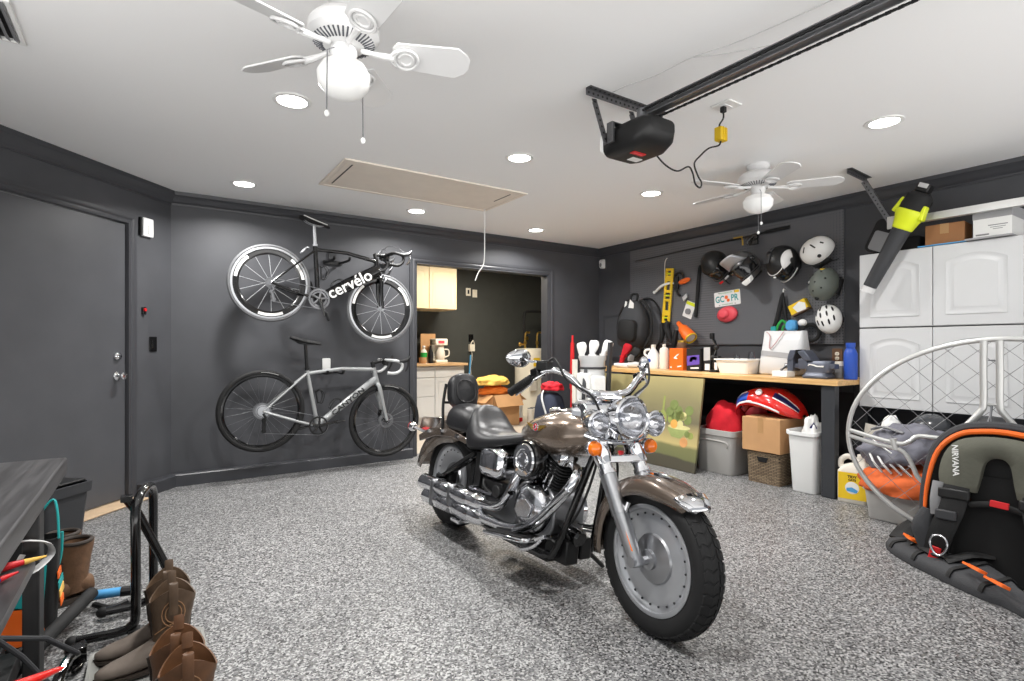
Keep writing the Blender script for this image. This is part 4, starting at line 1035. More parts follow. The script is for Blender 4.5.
def bottle(name,label,c,prof,m,capm=None,lab=None,cat='bottle',n=20,group=None,capz=None):
    t=thing(name,label,cat,group=group)
    g=G();g.lathe(prof,c,(0,0,1),n);build('body',g,m,t)
    if capm:
        r,z0,z1=capz;g=G();g.lathe([(0,z0),(r,z0),(r,z1),(0,z1)],c,(0,0,1),n);build('cap',g,capm,t,bevel=.002)
    if lab:
        lm,r,z0,z1=lab;g=G();g.lathe([(r,z0),(r,z1)],c,(0,0,1),n);build('label_band',g,lm,t,fix=False)
    return t
bottle('bottle','small bottle with a green label left of the coffee maker',(3.45,7.55,.9085),[(0,0),(.05,0),(.05,.17),(.03,.2),(.018,.21),(.018,.24),(0,.24)],M['offwhite'],M['white'],(M['green'],.0505,.05,.16),capz=(.022,.24,.265))
bottle('bottle','dark brown bottle just left of the coffee maker',(3.54,7.5,.9085),[(0,0),(.038,0),(.038,.16),(.018,.21),(.015,.25),(0,.25)],M['black'],M['black'],capz=(.018,.25,.27))
g=G();g.lathe([(0,0),(.05,0),(.058,.02),(.058,.09),(.055,.09),(.052,.02),(0,.015)],(3.38,7.43,.9085),(0,0,1),20);solo('cup',g,M['card'],'small tan cup at the left end of the utility counter','cup')
wallplate(mback(4.44,2.075,7.95),.09,.13,M['ivory'],'cream switch plate with black insert on the utility room wall','switch plate','rocker',M['black'],'light_switch')
wallplate(mback(4.565,2.055,7.95),.09,.13,M['ivory'],'plain cream plate beside the black insert switch on the utility room wall','switch plate','rocker',M['ivory'],'light_switch')
wallplate(mback(4.49,1.30,7.95),.09,.13,M['blackg'],'black outlet plate above the white plug on the utility room wall','outlet','outlet',M['blackg'],'wall_outlet')
g=G();g.b2((4.44,7.88,1.08),(4.53,7.94,1.2));g.tube([(4.485,7.91,1.08),(4.49,7.91,.95),(4.47,7.92,.8),(4.5,7.92,.5)],.006,6,4);g.tube([(4.45,7.88,1.2),(4.48,7.86,1.26),(4.52,7.88,1.2)],.01,6,4)
solo('plug_in_device',g,M['ivory'],'cream plug-in device with a cord under the black outlet plate','plug-in device',bevel=.006)
# water heater
t=thing('water_heater','tall cream water heater with brass pipes in the utility room','water heater')
hx,hy=5.42,7.55
g=G();g.lathe([(0,0.001),(.25,0.001),(.255,.03),(.255,1.08),(.245,1.115),(.2,1.13),(0,1.135)],(hx,hy,0),(0,0,1),40);tank=build('tank',g,M['ivory'],t)
g=G();g.b2((hx-.19,hy-.275,.42),(hx-.05,hy-.235,.68));build('element_cover',g,M['offwhite'],tank,bevel=.006)
g=G();g.box((hx-.04,hy-.256,.9),(.12,.006,.14),rz(-8).to_3x3());build('yellow_label',g,M['yellow'],tank)
g=G()
for dx in (-.13,.12): g.tube([(hx+dx,hy-.05,1.13),(hx+dx,hy-.05,1.34),(hx+dx+.03,hy-.05,1.4),(hx+dx+.09,hy-.05,1.4)],.018,10,3);g.cyl((hx+dx,hy-.05,1.2),(hx+dx,hy-.05,1.25),.028,None,8)
g.lathe([(.0,0),(.035,0),(.035,.015),(0,.015)],(hx-.13,hy-.09,1.3),(0,-1,0),12);g.cyl((hx-.22,hy-.05,1.2),(hx-.13,hy-.05,1.2),.016);g.ell((hx-.24,hy-.05,1.2),(.03,.03,.035));build('pipe',g,M['brass'],t)
g=G();g.tube([(hx-.11,hy,1.3),(hx-.12,hy,1.5),(hx-.11,hy,1.7),(hx-.04,hy,1.76),(hx+.4,hy,1.76)],.022,10,5);build('insulated_pipe',g,M['blackm'],t)
# doorway clutter
def carton(name,label,lo,hi,rotz=0,open_=False,cm='card',cat='cardboard box',tape=True,group=None):
    c=V(((lo[0]+hi[0])/2,(lo[1]+hi[1])/2,lo[2]));d=[(hi[i]-lo[i]) for i in range(3)]
    t=thing(name,label,cat,c,rotz,group)
    w=.004;g=G()
    if not open_:
        g.b2((-d[0]/2,-d[1]/2,0),(d[0]/2,d[1]/2,d[2]));build('carton',g,M[cm],t,bevel=.004)
        g=G();g.b2((-d[0]/2-.0008,-.025,d[2]*.55),(d[0]/2+.0008,.025,d[2]+.0008));
        if tape: build('packing_tape',g,M['tape'],t)
    else:
        for a,b in (((-d[0]/2,-d[1]/2,0),(d[0]/2,-d[1]/2+w,d[2])),((-d[0]/2,d[1]/2-w,0),(d[0]/2,d[1]/2,d[2])),((-d[0]/2,-d[1]/2,0),(-d[0]/2+w,d[1]/2,d[2])),((d[0]/2-w,-d[1]/2,0),(d[0]/2,d[1]/2,d[2])),((-d[0]/2,-d[1]/2,0),(d[0]/2,d[1]/2,w))): g.b2(a,b)
        build('carton',g,M[cm],t,smooth=0)
        for s in (-1,1):
            g=G(T(0,s*d[1]/2,d[2])@rx(s*-55 if s>0 else 60));g.b2((-d[0]/2,0 if s>0 else -d[1]*.5,0),(d[0]/2,d[1]*.5 if s>0 else 0,w));build('flap',g,M[cm],t,smooth=0)
            g=G(T(s*d[0]/2,0,d[2])@ry(s*35));g.b2((0 if s>0 else -d[0]*.35,-d[1]/2,0),(d[0]*.35 if s>0 else 0,d[1]/2,w));build('flap',g,M[cm],t,smooth=0)
    return t
carton('cardboard_box','open cardboard box holding folded cloths by the utility room wall',(4.05,6.6,.001),(4.55,6.98,.46),8,True)
def clothlump(name,label,c,rad,m,seed,cat,k=.12,fl=.35,group=None,nu=40,nv=24,rotz=0,fn2=None):
    import mathutils.noise as mn
    g=G()
    def f(q):
        d=mn.noise(V((q.x*2.2+seed,q.y*2.2,q.z*2.2)))*k*1.5+mn.noise(V((q.x*5+seed,q.y*5,q.z*5)))*k*.7+abs(mn.noise(V((q.x*9,q.y*9+seed,q.z*9))))*k*.4
        r=1+d;z=q.z
        p=V((q.x*r,q.y*r,z*r))
        return p
    g.ell((0,0,0),rad,rz(rotz).to_3x3(),nu,nv,fn=f)
    zmin=-rad[2]*fl
    g.v=[V((p.x,p.y,max(p.z,zmin)))+V(c)-V((0,0,zmin)) for p in g.v]
    return solo(name,g,m,label,cat,group,smooth=80)
clothlump('folded_cloth','orange folded cloth under the pale yellow cloth on the open box',(4.22,6.78,.465),(.24,.18,.09),M['clotho'],3.1,'cloth')
clothlump('folded_cloth','pale yellow folded cloth on top of the orange cloth',(4.19,6.78,.60),(.27,.19,.10),M['clothy'],8.3,'cloth')
bottle('spray_bottle','red bottle on the floor beside the water heater',(4.78,6.95,.001),[(0,0),(.06,0),(.06,.36),(.03,.42),(.02,.5),(0,.5)],M['red'],M['red'],(M['white'],.0605,.06,.28),capz=(.028,.5,.56))
for i,(x,y) in enumerate(((4.86,6.75),(4.96,6.82),(5.04,6.7))):
    bottle('paint_can',('white can nearest the red bottle on the utility room floor','white can between two others on the utility room floor','white can farthest from the red bottle, by the water heater')[i],(x,y,.001),[(0,0),(.05,0),(.05,.2),(.046,.205),(0,.205)],M['offwhite'],M['galv'],capz=(.045,.205,.215),cat='can',group='white cans on the utility room floor')
t=thing('mop','blue handled mop standing against the utility room wall','mop')
g=G();g.cyl((4.36,7.85,.1),(4.46,7.9,1.02),.014,None,10);build('handle',g,M['ltblue'],t)
g=G();g.lathe([(.02,.12),(.06,.1),(.09,.0),(0,.001)],(4.36,7.85,0.001),(0,0,1),14);build('mop_head',g,M['grey'],t)
# ---------------------------------------------------------------- pegboard wall
def pegmat():
    m,nt,b=_bs('pegboard_dark');L=nt.links.new;N=nt.nodes.new
    tc=N('ShaderNodeTexCoord');mp=N('ShaderNodeMapping');mp.inputs['Scale'].default_value=(0,39.4,39.4);L(tc.outputs['Object'],mp.inputs[0])
    fr=N('ShaderNodeVectorMath');fr.operation='FRACTION';L(mp.outputs[0],fr.inputs[0])
    sb=N('ShaderNodeVectorMath');sb.operation='SUBTRACT';sb.inputs[1].default_value=(0,.5,.5);L(fr.outputs[0],sb.inputs[0])
    ln=N('ShaderNodeVectorMath');ln.operation='LENGTH';L(sb.outputs[0],ln.inputs[0])
    r=ramp(nt,[(.17,(22,22,24)),(.2,(98,99,103))]);L(ln.outputs['Value'],r.inputs[0]);L(r.outputs[0],b.inputs['Base Color']);b.inputs['Roughness'].default_value=.5
    return m
M['peg']=pegmat()
PX=4.925
g=G();g.b2((PX,2.27,1.178),(4.949,4.742,2.333));solo('pegboard',g,M['peg'],'large charcoal pegboard covering the wall above the workbench','pegboard',bevel=.002)
t=thing('breaker_panel','charcoal painted breaker panel on the wall between back corner and pegboard','breaker panel')
g=G();g.b2((4.935,4.80,.99),(4.949,5.23,1.56));build('panel_frame',g,M['walltrim'],t,bevel=.003)
g=G();g.b2((4.928,4.83,1.02),(4.936,5.20,1.53));dd=build('panel_door',g,M['wall'],t,bevel=.003)
g=G();g.b2((4.924,4.86,1.26),(4.929,4.89,1.32));build('latch',g,M['black'],dd,bevel=.002)
t=thing('motion_detector','small white motion detector high beside the back right corner','sensor')
g=G(mright(5.24,2.24,4.949));g.loft([[V((p[0]*k,p[1]*k,z)) for p in rrect(.07,.12,.015,3)] for z,k in ((0,1),(.025,1),(.05,.75))]);build('housing',g,M['white'],t)
g=G(mright(5.24,2.225,4.9));g.ell((0,0,-.002),(.022,.028,.012));build('sensor_lens',g,M['grey'],t)
def peg(g,M_):  # small hook
    pass
# helmets: local frame z = crown, y = face, built in picture axes of the wall (x right, y up, z out)
def hmat(y,z,x,crown,face):
    c=V(crown).normalized();f=V(face);f=(f-c*f.dot(c)).normalized();r=f.cross(c)
    return mright(y,z,x)@Matrix(((r.x,f.x,c.x,0),(r.y,f.y,c.y,0),(r.z,f.z,c.z,0),(0,0,0,1)))
def full_helmet(label,mx,m,style):
    t=thing('motorcycle_helmet',label,'helmet',group='full face helmets on the pegboard')
    def shape(q):
        y=q.y;z=q.z;x=q.x
        if z<-.15: k=min(1,(-.15-z)/.5); y=y*(1+.16*k*(1 if q.y>0 else -.15)); x=x*(1-.06*k)
        return V((x,y,z))
    g=G(mx);nu,nv=40,26
    g.ell((0,0,0),(.125,.155,.155),None,nu,nv,-.86,1,shape)
    base=0
    # visor faces get their own material
    for i,f in enumerate(g.f):
        if len(f)!=4: g.fm[i]=2;continue
        c=sum((mx.inverted()@g.v[k] for k in f),V())/4
        az=math.atan2(c.x,c.y)
        if abs(az)<R(72) and -.07<c.z<.055: g.fm[i]=1
    sh=build('shell',g,[m,M['visor'],M['blackm']],t,smooth=50)
    g=G(mx);ring=[]
    for i in range(25):
        az=R(-76+152*i/24);z=.058-.006*math.cos(az);rr=math.sqrt(max(0,1-(z/.155)**2))
        ring.append((.1275*rr*math.sin(az),.1575*rr*math.cos(az),z))
    low=[(x*.99,y*(1.075 if abs(x)<.12 else 1.03),-.078) for x,y,z in ring]
    g.tube(ring,.004,6);g.tube(low,.0045,6);build('visor_trim',g,M['blackg'] if style!='convertible' else M['white'],t)
    g=G(mx);g.tube([(.128*math.cos(2*PI*i/40)*.5*1.0*1.04,.155*math.sin(2*PI*i/40)*.5*1.04+.004,-.136) for i in range(40)],.009,8,0,True);build('neck_roll',g,M['blackm'],t)
    if style=='plain':
        g=G(mx);g.box((.02,.168,-.10),(.045,.012,.02));build('badge',g,M['red'],t,bevel=.004)
        g=G(mx);g.box((-.055,.155,-.095),(.05,.012,.018),rz(18).to_3x3());build('chin_vent',g,M['ltgrey'],t,bevel=.004)
        g=G(mx);g.tube([(.03,.05,-.13),(.035,.09,-.2),(.03,.08,-.27)],.007,6,4);build('chin_strap',g,M['black'],t)
    if style=='adventure':
        g=G(mx);rows=[]
        for j in range(7):
            v=j/6;rows.append([V((.108*(1-.3*v)*math.sin(R(90)*u),.125+.085*v-.05*u*u,.075+.12*v-.02*u*u)) for u in [-1+i/6 for i in range(13)]])
        g.loft(rows,cap=False,closed=False);build('peak',g,M['silver'],t,solid=.004,smooth=60)
        g=G(mx);g.loft([[V((x*s,y,z)) for x,z in ((-.04,-.13),(.04,-.13),(.055,-.085),(-.055,-.085))] for y,s in ((.15,1.2),(.205,.8))]);build('chin_guard',g,M['white'],t,bevel=.006)
        for s in (-1,1):
            g=G(mx);g.cyl((s*.118,.03,.02),(s*.136,.03,.02),.025,.02,16);build('visor_pivot',g,M['blackg'],t)
            g=G(mx);g.box((s*.05,.1,.125),(.03,.05,.008),rx(-40).to_3x3());build('vent',g,M['black'],t,bevel=.003)
        g=G(mx);g.ell((0,.085,.128),(.02,.02,.008),rx(-35).to_3x3(),12,6);build('badge',g,M['silver'],t)
    if style=='convertible':
        for s in (-1,1):
            g=G(mx);rows=[]
            for i in range(13):
                a=R(20+140*i/12)
                rows.append([V((s*.128*math.cos(b),.158*math.sin(b)*math.cos(a),.158*math.sin(b)*math.sin(a))) for b in (R(10),R(22),R(32),R(40))])
            g.loft(rows,cap=False,closed=False);build('white_panel',g,M['whitegloss'],t,solid=.003,smooth=60)
        g=G(mx);g.box((0,.03,.158),(.06,.10,.014));g.box((0,-.06,.148),(.05,.06,.014),rx(25).to_3x3());build('top_vent',g,M['char'],t,bevel=.006)
        g=G(mx);g.ell((0,.158,.03),(.014,.008,.012));build('badge',g,M['white'],t)
    return t
mk('visor',(20,20,22),.08,coat=.5);mk('helmblack',(24,24,25),.42);mk('helmgrey',(92,92,92),.3,.3)
full_helmet('matt black full face helmet with a small red badge, leftmost on the pegboard',hmat(3.42,1.985,4.775,(-.25,.45,.85),(.35,-.75,.45)),M['helmblack'],'plain')
full_helmet('grey adventure helmet with a white peak beside the matt black helmet',hmat(3.08,1.93,4.755,(-.45,.7,.5),(.2,-.45,.87)),M['helmgrey'],'adventure')
full_helmet('black and white full face helmet with white side panels between peaked and ski helmets',hmat(2.72,1.92,4.775,(-.35,.35,.9),(-.1,-1,.25)),M['helmblack'],'convertible')
def open_helmet(label,mx,m,kind,rad=(.108,.14,.125)):
    t=thing('sport_helmet',label,'helmet',group='open face helmets on the pegboard')
    def shape(q):
        z=q.z
        if z<0: z*=.9
        y=q.y*(1+.06*(q.y<0));return V((q.x*(1+.05*(1-abs(z))),y,z))
    g=G(mx);g.ell((0,0,0),rad,None,36,18,-.42 if kind!='bike' else -.28,1,shape)
    for i,f in enumerate(g.f):
        if len(f)!=4:g.fm[i]=1
    build('shell',g,[m,M['blackm']],t,smooth=50)
    if kind!='bike':
        for s in (-1,1):
            g=G(mx);rows=[[V((s*(rad[0]*.93-.012*j),(-.01+.075*math.cos(a))*(1-.12*j)+.0,-.045-.055*j)) for a in [i*PI/8 for i in range(9)]] for j in (0,.5,1)]
            g.loft(rows,cap=False,closed=False);build('ear_flap',g,M['blackm'],t,solid=.014)
    def on(az,el,k=1.0):
        a,e=R(az),R(el);return V((rad[0]*k*math.cos(e)*math.sin(a)*1.04,rad[1]*k*math.cos(e)*math.cos(a),rad[2]*k*math.sin(e)))
    if kind=='ski':
        for az,el,L in ((-60,55,.055),(60,55,.055),(-120,45,.05),(130,60,.05),(25,35,.03)):
            g=G(mx);p=on(az,el,.985);n=p.normalized();u,v,w=frame(n)
            g.loft([[p+u*(a*L*.5)+v*(b*.006)+n*c for a,b in ((-1,-.6),(-.8,-1),(.8,-1),(1,-.6),(1,.6),(.8,1),(-.8,1),(-1,.6))] for c in (-.004,.0035)]);build('vent',g,M['black'],t)
        g=G(mx);p=on(75,8,1.0);g.ell(p,(.016,.016,.016));build('dial',g,M['black'],t)
    if kind=='park':
        for az in range(0,360,60):
            g=G(mx);p=on(az+10,52,.99);g.ell(p,(.008,.008,.008),None,10,6);build('vent',g,M['black'],t)
        for az,el in ((0,85),):
            g=G(mx);g.ell(on(az,el,.99),(.008,.008,.008),None,10,6);build('vent',g,M['black'],t)
        g=G(mx);p=on(180,25,1.0);n=p.normalized();u,v,w=frame(n);g.loft([[p+u*x+v*y+n*c for x,y in rrect(.08,.035,.015,4)] for c in (-.01,.003)]);build('sticker',g,M['yellow'],t)
        g=G(mx);p=on(0,18,1.0);g.ell(p,(.018,.018,.016));build('goggle_clip',g,M['black'],t)
        g=G(mx);
        for k in range(5): g.ell(on(88,48-k*11,1.0),(.005,.009,.005),None,8,6)
        build('side_lettering',g,M['white'],t)
    if kind=='bike':
        for x0,ys in ((-.066,(.055,-.03)),(-.026,(.085,.02,-.055)),(.026,(.085,.02,-.055)),(.066,(.055,-.03))):
            for yy in ys:
                g=G(mx);zz=rad[2]*math.sqrt(max(.02,1-(x0/rad[0])**2-(yy/rad[1])**2));p=V((x0,yy,zz))*1.0;n=V((p.x/rad[0]**2,p.y/rad[1]**2,p.z/rad[2]**2)).normalized()
                v=V((0,1,0));v=(v-n*v.dot(n)).normalized();u=v.cross(n)
                g.loft([[p+u*(a*.0075)+v*(b*.024)+n*c for a,b in ((-.5,-1),(.5,-1),(1,-.4),(1,.4),(.5,1),(-.5,1),(-1,.4),(-1,-.4))] for c in (-.012,.0025)]);build('vent',g,M['black'],t)
    g=G(mx)
    for s in (-1,1): g.tube([(s*rad[0]*.85,.03,-.05),(s*rad[0]*.75,.05,-.11),(s*.03,.07,-.16)],.006,6,4,flat=.4);g.tube([(s*rad[0]*.85,-.05,-.05),(s*rad[0]*.75,.04,-.11)],.006,6,3,flat=.4)
    build('chin_strap',g,M['black'],t)
    return t
open_helmet('white ski helmet with short slots and dangling straps at the pegboard top corner',hmat(2.42,1.985,4.80,(-.35,.5,.8),(.7,.3,.1)),M['white'],'ski')
open_helmet('grey green skate style helmet with a yellow sticker under the white ski helmet',hmat(2.37,1.685,4.80,(-.1,.25,.95),(-.15,-1,.2)),M['helmgreen'],'park')
open_helmet('white vented bicycle helmet lowest in the right column of the pegboard',hmat(2.345,1.395,4.83,(.0,.2,.95),(-.3,1,.1)),M['white'],'bike',(.1,.125,.085))
# licence plate
t=thing('licence_plate','white number plate with green letters and an orange emblem on the pegboard','licence plate')
Q=mright(3.39,1.652,PX-.0005)@rz(4)
g=G(Q);g.prism(rrect(.30,.152,.012,4),.003);pl=build('plate',g,M['whitegloss'],t,bevel=.001)
text('plate_number','GC',.092,M['teal'],Q@T(-.085,-.004,.0032),pl,.0005,.002,sx=.8);text('plate_number','PR',.092,M['teal'],Q@T(.085,-.004,.0032),pl,.0005,.002,sx=.8)
text('state_name','MYFLORIDA.COM',.018,M['green'],Q@T(-.01,.058,.0032),pl,.0004);text('motto','SUNSHINE STATE',.016,M['green'],Q@T(0,-.06,.0032),pl,.0004)
g=G(Q);g.ell((-.008,.012,.003),(.02,.019,.002),None,16,6);g.ell((.012,-.02,.003),(.018,.017,.002),None,16,6);build('orange_emblem',g,M['orange'],pl)
g=G(Q);g.b2((.085,.046,.003),(.14,.072,.004));build('sticker',g,M['yellow'],pl)
g=G(Q)
for s in (-1,1): 
    for q in (-1,1): g.cyl((s*.09,q*.062,.003),(s*.09,q*.062,.006),.005,None,8)
build('screw',g,M['black'],pl)
# red pouch
t=thing('red_hat','rounded red cap with a raised crown hanging under the number plate','hat')
Q=mright(3.38,1.487,PX-.001)@rz(8)
g=G(Q);g.loft([[V((x*k,y*k,z)) for x,y in circ(.118,28,0,0,.082)] for z,k in ((0,.93),(.012,1),(.03,.93),(.045,.7),(.05,.4))]);build('brim',g,M['pink'],t,smooth=60)
g=G(Q);g.loft([[V((x*k-.015,y*k+.004,z)) for x,y in circ(.062,22,0,0,.05)] for z,k in ((.035,1),(.06,.98),(.078,.8),(.082,.4))]);build('crown',g,M['pink'],t,smooth=60)
# hanging stick, level and tools
t=thing('stick','thin black baton hanging on the pegboard left of the black helmet','baton')
g=G();g.tube([(4.905,3.70,2.03),(4.905,3.715,1.95),(4.905,3.75,1.6),(4.905,3.762,1.475)],[.012,.019,.019,.016],12,4);build('shaft',g,M['blackm'],t)
g=G();g.tube([(4.925,3.695,2.045),(4.9,3.695,2.06),(4.897,3.70,2.03)],.006,6,3);build('hanger',g,M['steel'],t)
t=thing('spirit_level','yellow aluminium spirit level hanging upright on the pegboard','spirit level')
Q=mright(4.135,1.735,4.90)@rz(-5.5)
g=G(Q)
W,Hh=.052,.31
def frame_rect(x0,x1,y0,y1): g.b2((x0,y0,-.011),(x1,y1,.011))
frame_rect(-W,-W+.016,-Hh,Hh);frame_rect(W-.016,W,-Hh,Hh)
ys=[-Hh,-.27,-.2,-.17,-.06,-.03,.03,.06,.17,.2,.27,Hh]
for a,b in ((-.31,-.285),(-.225,-.165),(-.065,-.035),(.035,.065),(.165,.225),(.285,.31)): g.b2((-W+.01,a,-.0105),(W-.01,b,.0105))
for a,b in ((-.3,-.2),(-.2,-.06),(.06,.2),(.2,.3)):
    for s in (-1,1): g.b2((s*.040-.014,a,-.010),(s*.040+.014,b,.010))
build('beam',g,M['yellow'],t,bevel=.002)
for yy in (-.25,0,.25):
    g=G(Q);g.cyl((-.03,yy,0),(.03,yy,0),.01,None,12);build('vial',g,M['lime'],t)
t=thing('utility_knife','black tool with a bright orange handle right of the yellow level','tool')
Q=mright(3.93,1.87,4.90)
g=G(Q);g.ell((.02,.01,0),(.085,.03,.02),rz(12).to_3x3());build('handle',g,M['orange'],t)
g=G(Q);g.torus((-.05,.05,0),(0,0,1),.06,.014,24,8);g.box((-.08,.0,0),(.05,.15,.025));g.tube([(-.09,-.05,0),(-.07,-.12,0),(-.03,-.15,0)],.014,8,4);build('body',g,M['black'],t,bevel=.006)
g=G(Q);g.loft([[V((x,y,z)) for x,y in ((0,-.17),(.055,-.13),(.07,-.17),(.02,-.215))] for z in (-.008,.012)]);build('blade_guard',g,M['ltgrey'],t,bevel=.003)
g=G();g.tube([(4.91,4.06,1.87),(4.9,4.13,1.875),(4.89,4.22,1.85),(4.9,4.31,1.80),(4.9,4.34,1.79)],[.01,.013,.018,.014,.02],10,5);g.tube([(4.92,4.16,2.17),(4.905,4.18,2.12),(4.905,4.185,1.95),(4.9,4.18,1.87)],.004,6,4)
solo('white_cable',g,M['white'],'white cable hooked behind the top of the yellow level','cable')
t=thing('packaged_part','pale blister card tilted on the pegboard right of the yellow level','blister card')
Q=mright(3.86,1.562,PX-.001)@rz(-22)
g=G(Q);g.prism(rrect(.125,.18,.008,3),.004);build('card',g,M['white'],t)
g=G(Q);g.b2((-.06,.05,.004),(.06,.085,.0055));build('lime_band',g,M['lime'],t)
g=G(Q);g.cyl((0,-.02,.004),(0,-.02,.022),.032,None,18);build('blister',g,M['grey'],t)
t=thing('funnel','orange funnel shaped tool with a yellow rim hanging above the orange box','funnel')
a=V((4.85,3.95,1.42));b=V((4.80,3.74,1.245));d=(b-a).normalized();L=(b-a).length
g=G();g.lathe([(0,0),(.022,0),(.03,L*.25),(.055,L*.4),(.07,L*.9),(.066,L),(.06,L*.9),(0,L*.88)],a,d,24);g.tube([a+V((.05,.02,-.0)),a+V((.06,.0,-.09)),a+V((.02,-.05,-.15))],.02,8,4);build('body',g,M['orange'],t)
g=G();g.torus(b,d,.062,.008,24,8);build('rim',g,M['yellow'],t)
g=G();g.cyl(b-d*.03,b-d*.004,.05,None,20);build('mouth',g,M['white'],t)
g=G();g.tube([(4.87,4.10,1.44),(4.86,4.12,1.38),(4.85,4.08,1.3),(4.86,4.05,1.2)],[.03,.04,.035,.02],10,4);g.tube([(4.87,4.2,1.42),(4.86,4.18,1.3),(4.86,4.2,1.2)],[.02,.028,.015],8,4);g.tube([(4.86,3.98,1.34),(4.85,4.0,1.22),(4.86,4.02,1.15)],[.025,.03,.02],8,4)
solo('dark_clamp_bundle',g,M['blackm'],'black clamps hanging beneath the yellow level','clamp')
# backpack and hoop
t=thing('backpack','charcoal and black backpack hanging on the pegboard at its far end','backpack')
Q=mright(4.54,1.43,4.765)@rz(-6)
rings=[]
for y,w,d_,x in ((-.30,.10,.05,-.02),(-.27,.17,.10,-.02),(-.12,.215,.125,0),(.05,.20,.115,.01),(.17,.15,.09,.015),(.245,.09,.06,.01),(.265,.04,.03,.01)):
    rings.append([V((x+w*math.copysign(abs(math.cos(a))**.7,math.cos(a)),y+.01*math.sin(3*a),d_*math.copysign(abs(math.sin(a))**.8,math.sin(a)))) for a in [2*PI*i/24 for i in range(24)]])
g=G(Q);g.loft(rings);build('bag',g,M['nylon'],t,smooth=70)
g=G(Q);g.loft([[V((x*k+.02,y*k-.08,z)) for x,y in rrect(.26,.24,.06,5)] for z,k in ((.095,1.1),(.135,1),(.145,.85))]);build('front_pocket',g,M['nylonb'],t)
g=G(Q)
for s in (-1,1): g.tube([(s*.05,.25,0),(s*.12,.27,-.02),(s*.24,.12,-.02),(s*.27,-.08,-.02),(s*.2,-.26,0)],.017,8,6,flat=.5)
build('shoulder_strap',g,M['nylonb'],t)
g=G(Q);g.tube([(-.04,.24,.02),(-.05,.33,.01),(.0,.35,.0),(.05,.33,.01),(.04,.24,.02)],.014,8,5);build('grab_handle',g,M['nylonb'],t)
g=G(Q);g.loft([[V((x,y,.075+z)) for x,y in ((-.02,.17),(.07,.12),(.06,.24),(.0,.28))] for z in (0,.006)]);g.loft([[V((x,y,.06+z)) for x,y in ((-.1,.15),(-.07,.17),(-.06,.25),(-.09,.26))] for z in (0,.006)]);build('white_patch',g,M['white'],t)
g=G();pts=[(4.908,4.46+.0+.235*math.cos(a),1.40+.33*math.sin(a)) for a in [2*PI*i/40 for i in range(40)]]
g.tube(pts,.011,8,0,True);solo('inner_tube',g,M['rubber'],'thin black rubber loop hanging around the charcoal backpack','inner tube',)
# right part tools
t=thing('hand_pump','slim black hinged tool hanging above the white tote bag','tool')
g=G();g.tube([(4.88,2.775,1.66),(4.88,2.79,1.6),(4.88,2.83,1.42),(4.88,2.87,1.31)],[.006,.02,.022,.02],10,4);g.tube([(4.88,2.775,1.62),(4.88,2.76,1.5),(4.88,2.745,1.4)],[.012,.018,.014],8,4);build('body',g,M['blackm'],t)
g=G();g.tube([(4.92,2.775,1.68),(4.885,2.775,1.69),(4.88,2.775,1.655)],.005,6,3);build('hanger',g,M['white'],t)
t=thing('boxed_part','small yellow and white retail box tilted on the pegboard below the white panelled helmet','box')
Q=mright(2.63,1.51,PX-.03)@rz(25)
g=G(Q);g.box((0,0,0),(.165,.105,.055));build('box',g,M['yellow'],t,bevel=.003)
g=G(Q);g.prism([(-.02,-.04),(.06,-.045),(.075,.01),(.03,.045),(-.045,.02)],.001,(0,0,.0278));build('printed_shape',g,M['white'],t)
g=G(Q);g.b2((-.083,-.053,-.028),(.083,-.038,.0285));build('bottom_band',g,M['bootbrown'],t)
t=thing('ski_goggles','goggles with teal and green straps above the white tote bag','goggles')
g=G(mright(2.70,1.345,4.86));
g.loft([[V((x*k,y*k,z)) for x,y in rrect(.09,.11,.04,5,.03)] for z,k in ((0,1),(.04,.95),(.055,.7))]);build('lens',g,M['ltblue'],t)
g=G(mright(2.70,1.345,4.86));g.tube([(-.02,.0,.0),(-.06,.05,.01),(-.1,.02,.01),(-.13,-.06,.01)],.012,6,5,flat=.5);g.tube([(-.015,-.03,.0),(-.05,.0,.02),(-.06,-.06,.02)],.01,6,4,flat=.5);build('green_strap',g,M['green'],t)
g=G(mright(2.70,1.345,4.86));g.b2((-.17,-.1,-.01),(-.12,.0,.03));build('teal_strap',g,M['teal'],t,bevel=.008)
t=thing('head_torch','black head torch with a white lens between the goggles and white bicycle helmet','head torch')
g=G(mright(2.55,1.33,4.87));g.torus((.03,-.05,0),(.3,0,1),.07,.018,24,8);build('band',g,M['blackm'],t)
g=G(mright(2.55,1.33,4.87));g.ell((-.025,.04,.03),(.04,.032,.03));build('lamp_head',g,M['white'],t)
# fishing rods
t=thing('fishing_rod','long black fishing rod held level along the top of the pegboard','fishing rod')
g=G();g.tube([(4.89,4.62,2.19),(4.89,4.0,2.212),(4.89,3.4,2.232),(4.89,2.74,2.255)],[.004,.006,.009,.014],8,5);build('rod',g,M['black'],t)
g=G();g.tube([(4.89,2.95,2.25),(4.89,2.72,2.257)],.017,10);build('grip',g,M['blackm'],t)
g=G();g.cyl((4.86,3.06,2.22),(4.9,3.06,2.22),.035,None,16);g.tube([(4.86,3.06,2.22),(4.84,3.1,2.19),(4.84,3.11,2.15)],.008,6,3);g.box((4.88,3.07,2.17),(.03,.09,.05));build('reel',g,M['blackg'],t,bevel=.005)
g=G();g.tube([(4.885,3.2,2.245),(4.885,3.19,2.2),(4.885,3.19,2.16)],.008,6,3);g.box((4.885,3.24,2.246),(.012,.1,.014));build('brass_fitting',g,M['gold'],t)
wallplate(mright(2.33,1.075,4.949),.085,.13,M['bootbrown'],'brown plated outlet on the wall behind the vise','outlet','outlet',M['ivory'],'wall_outlet')
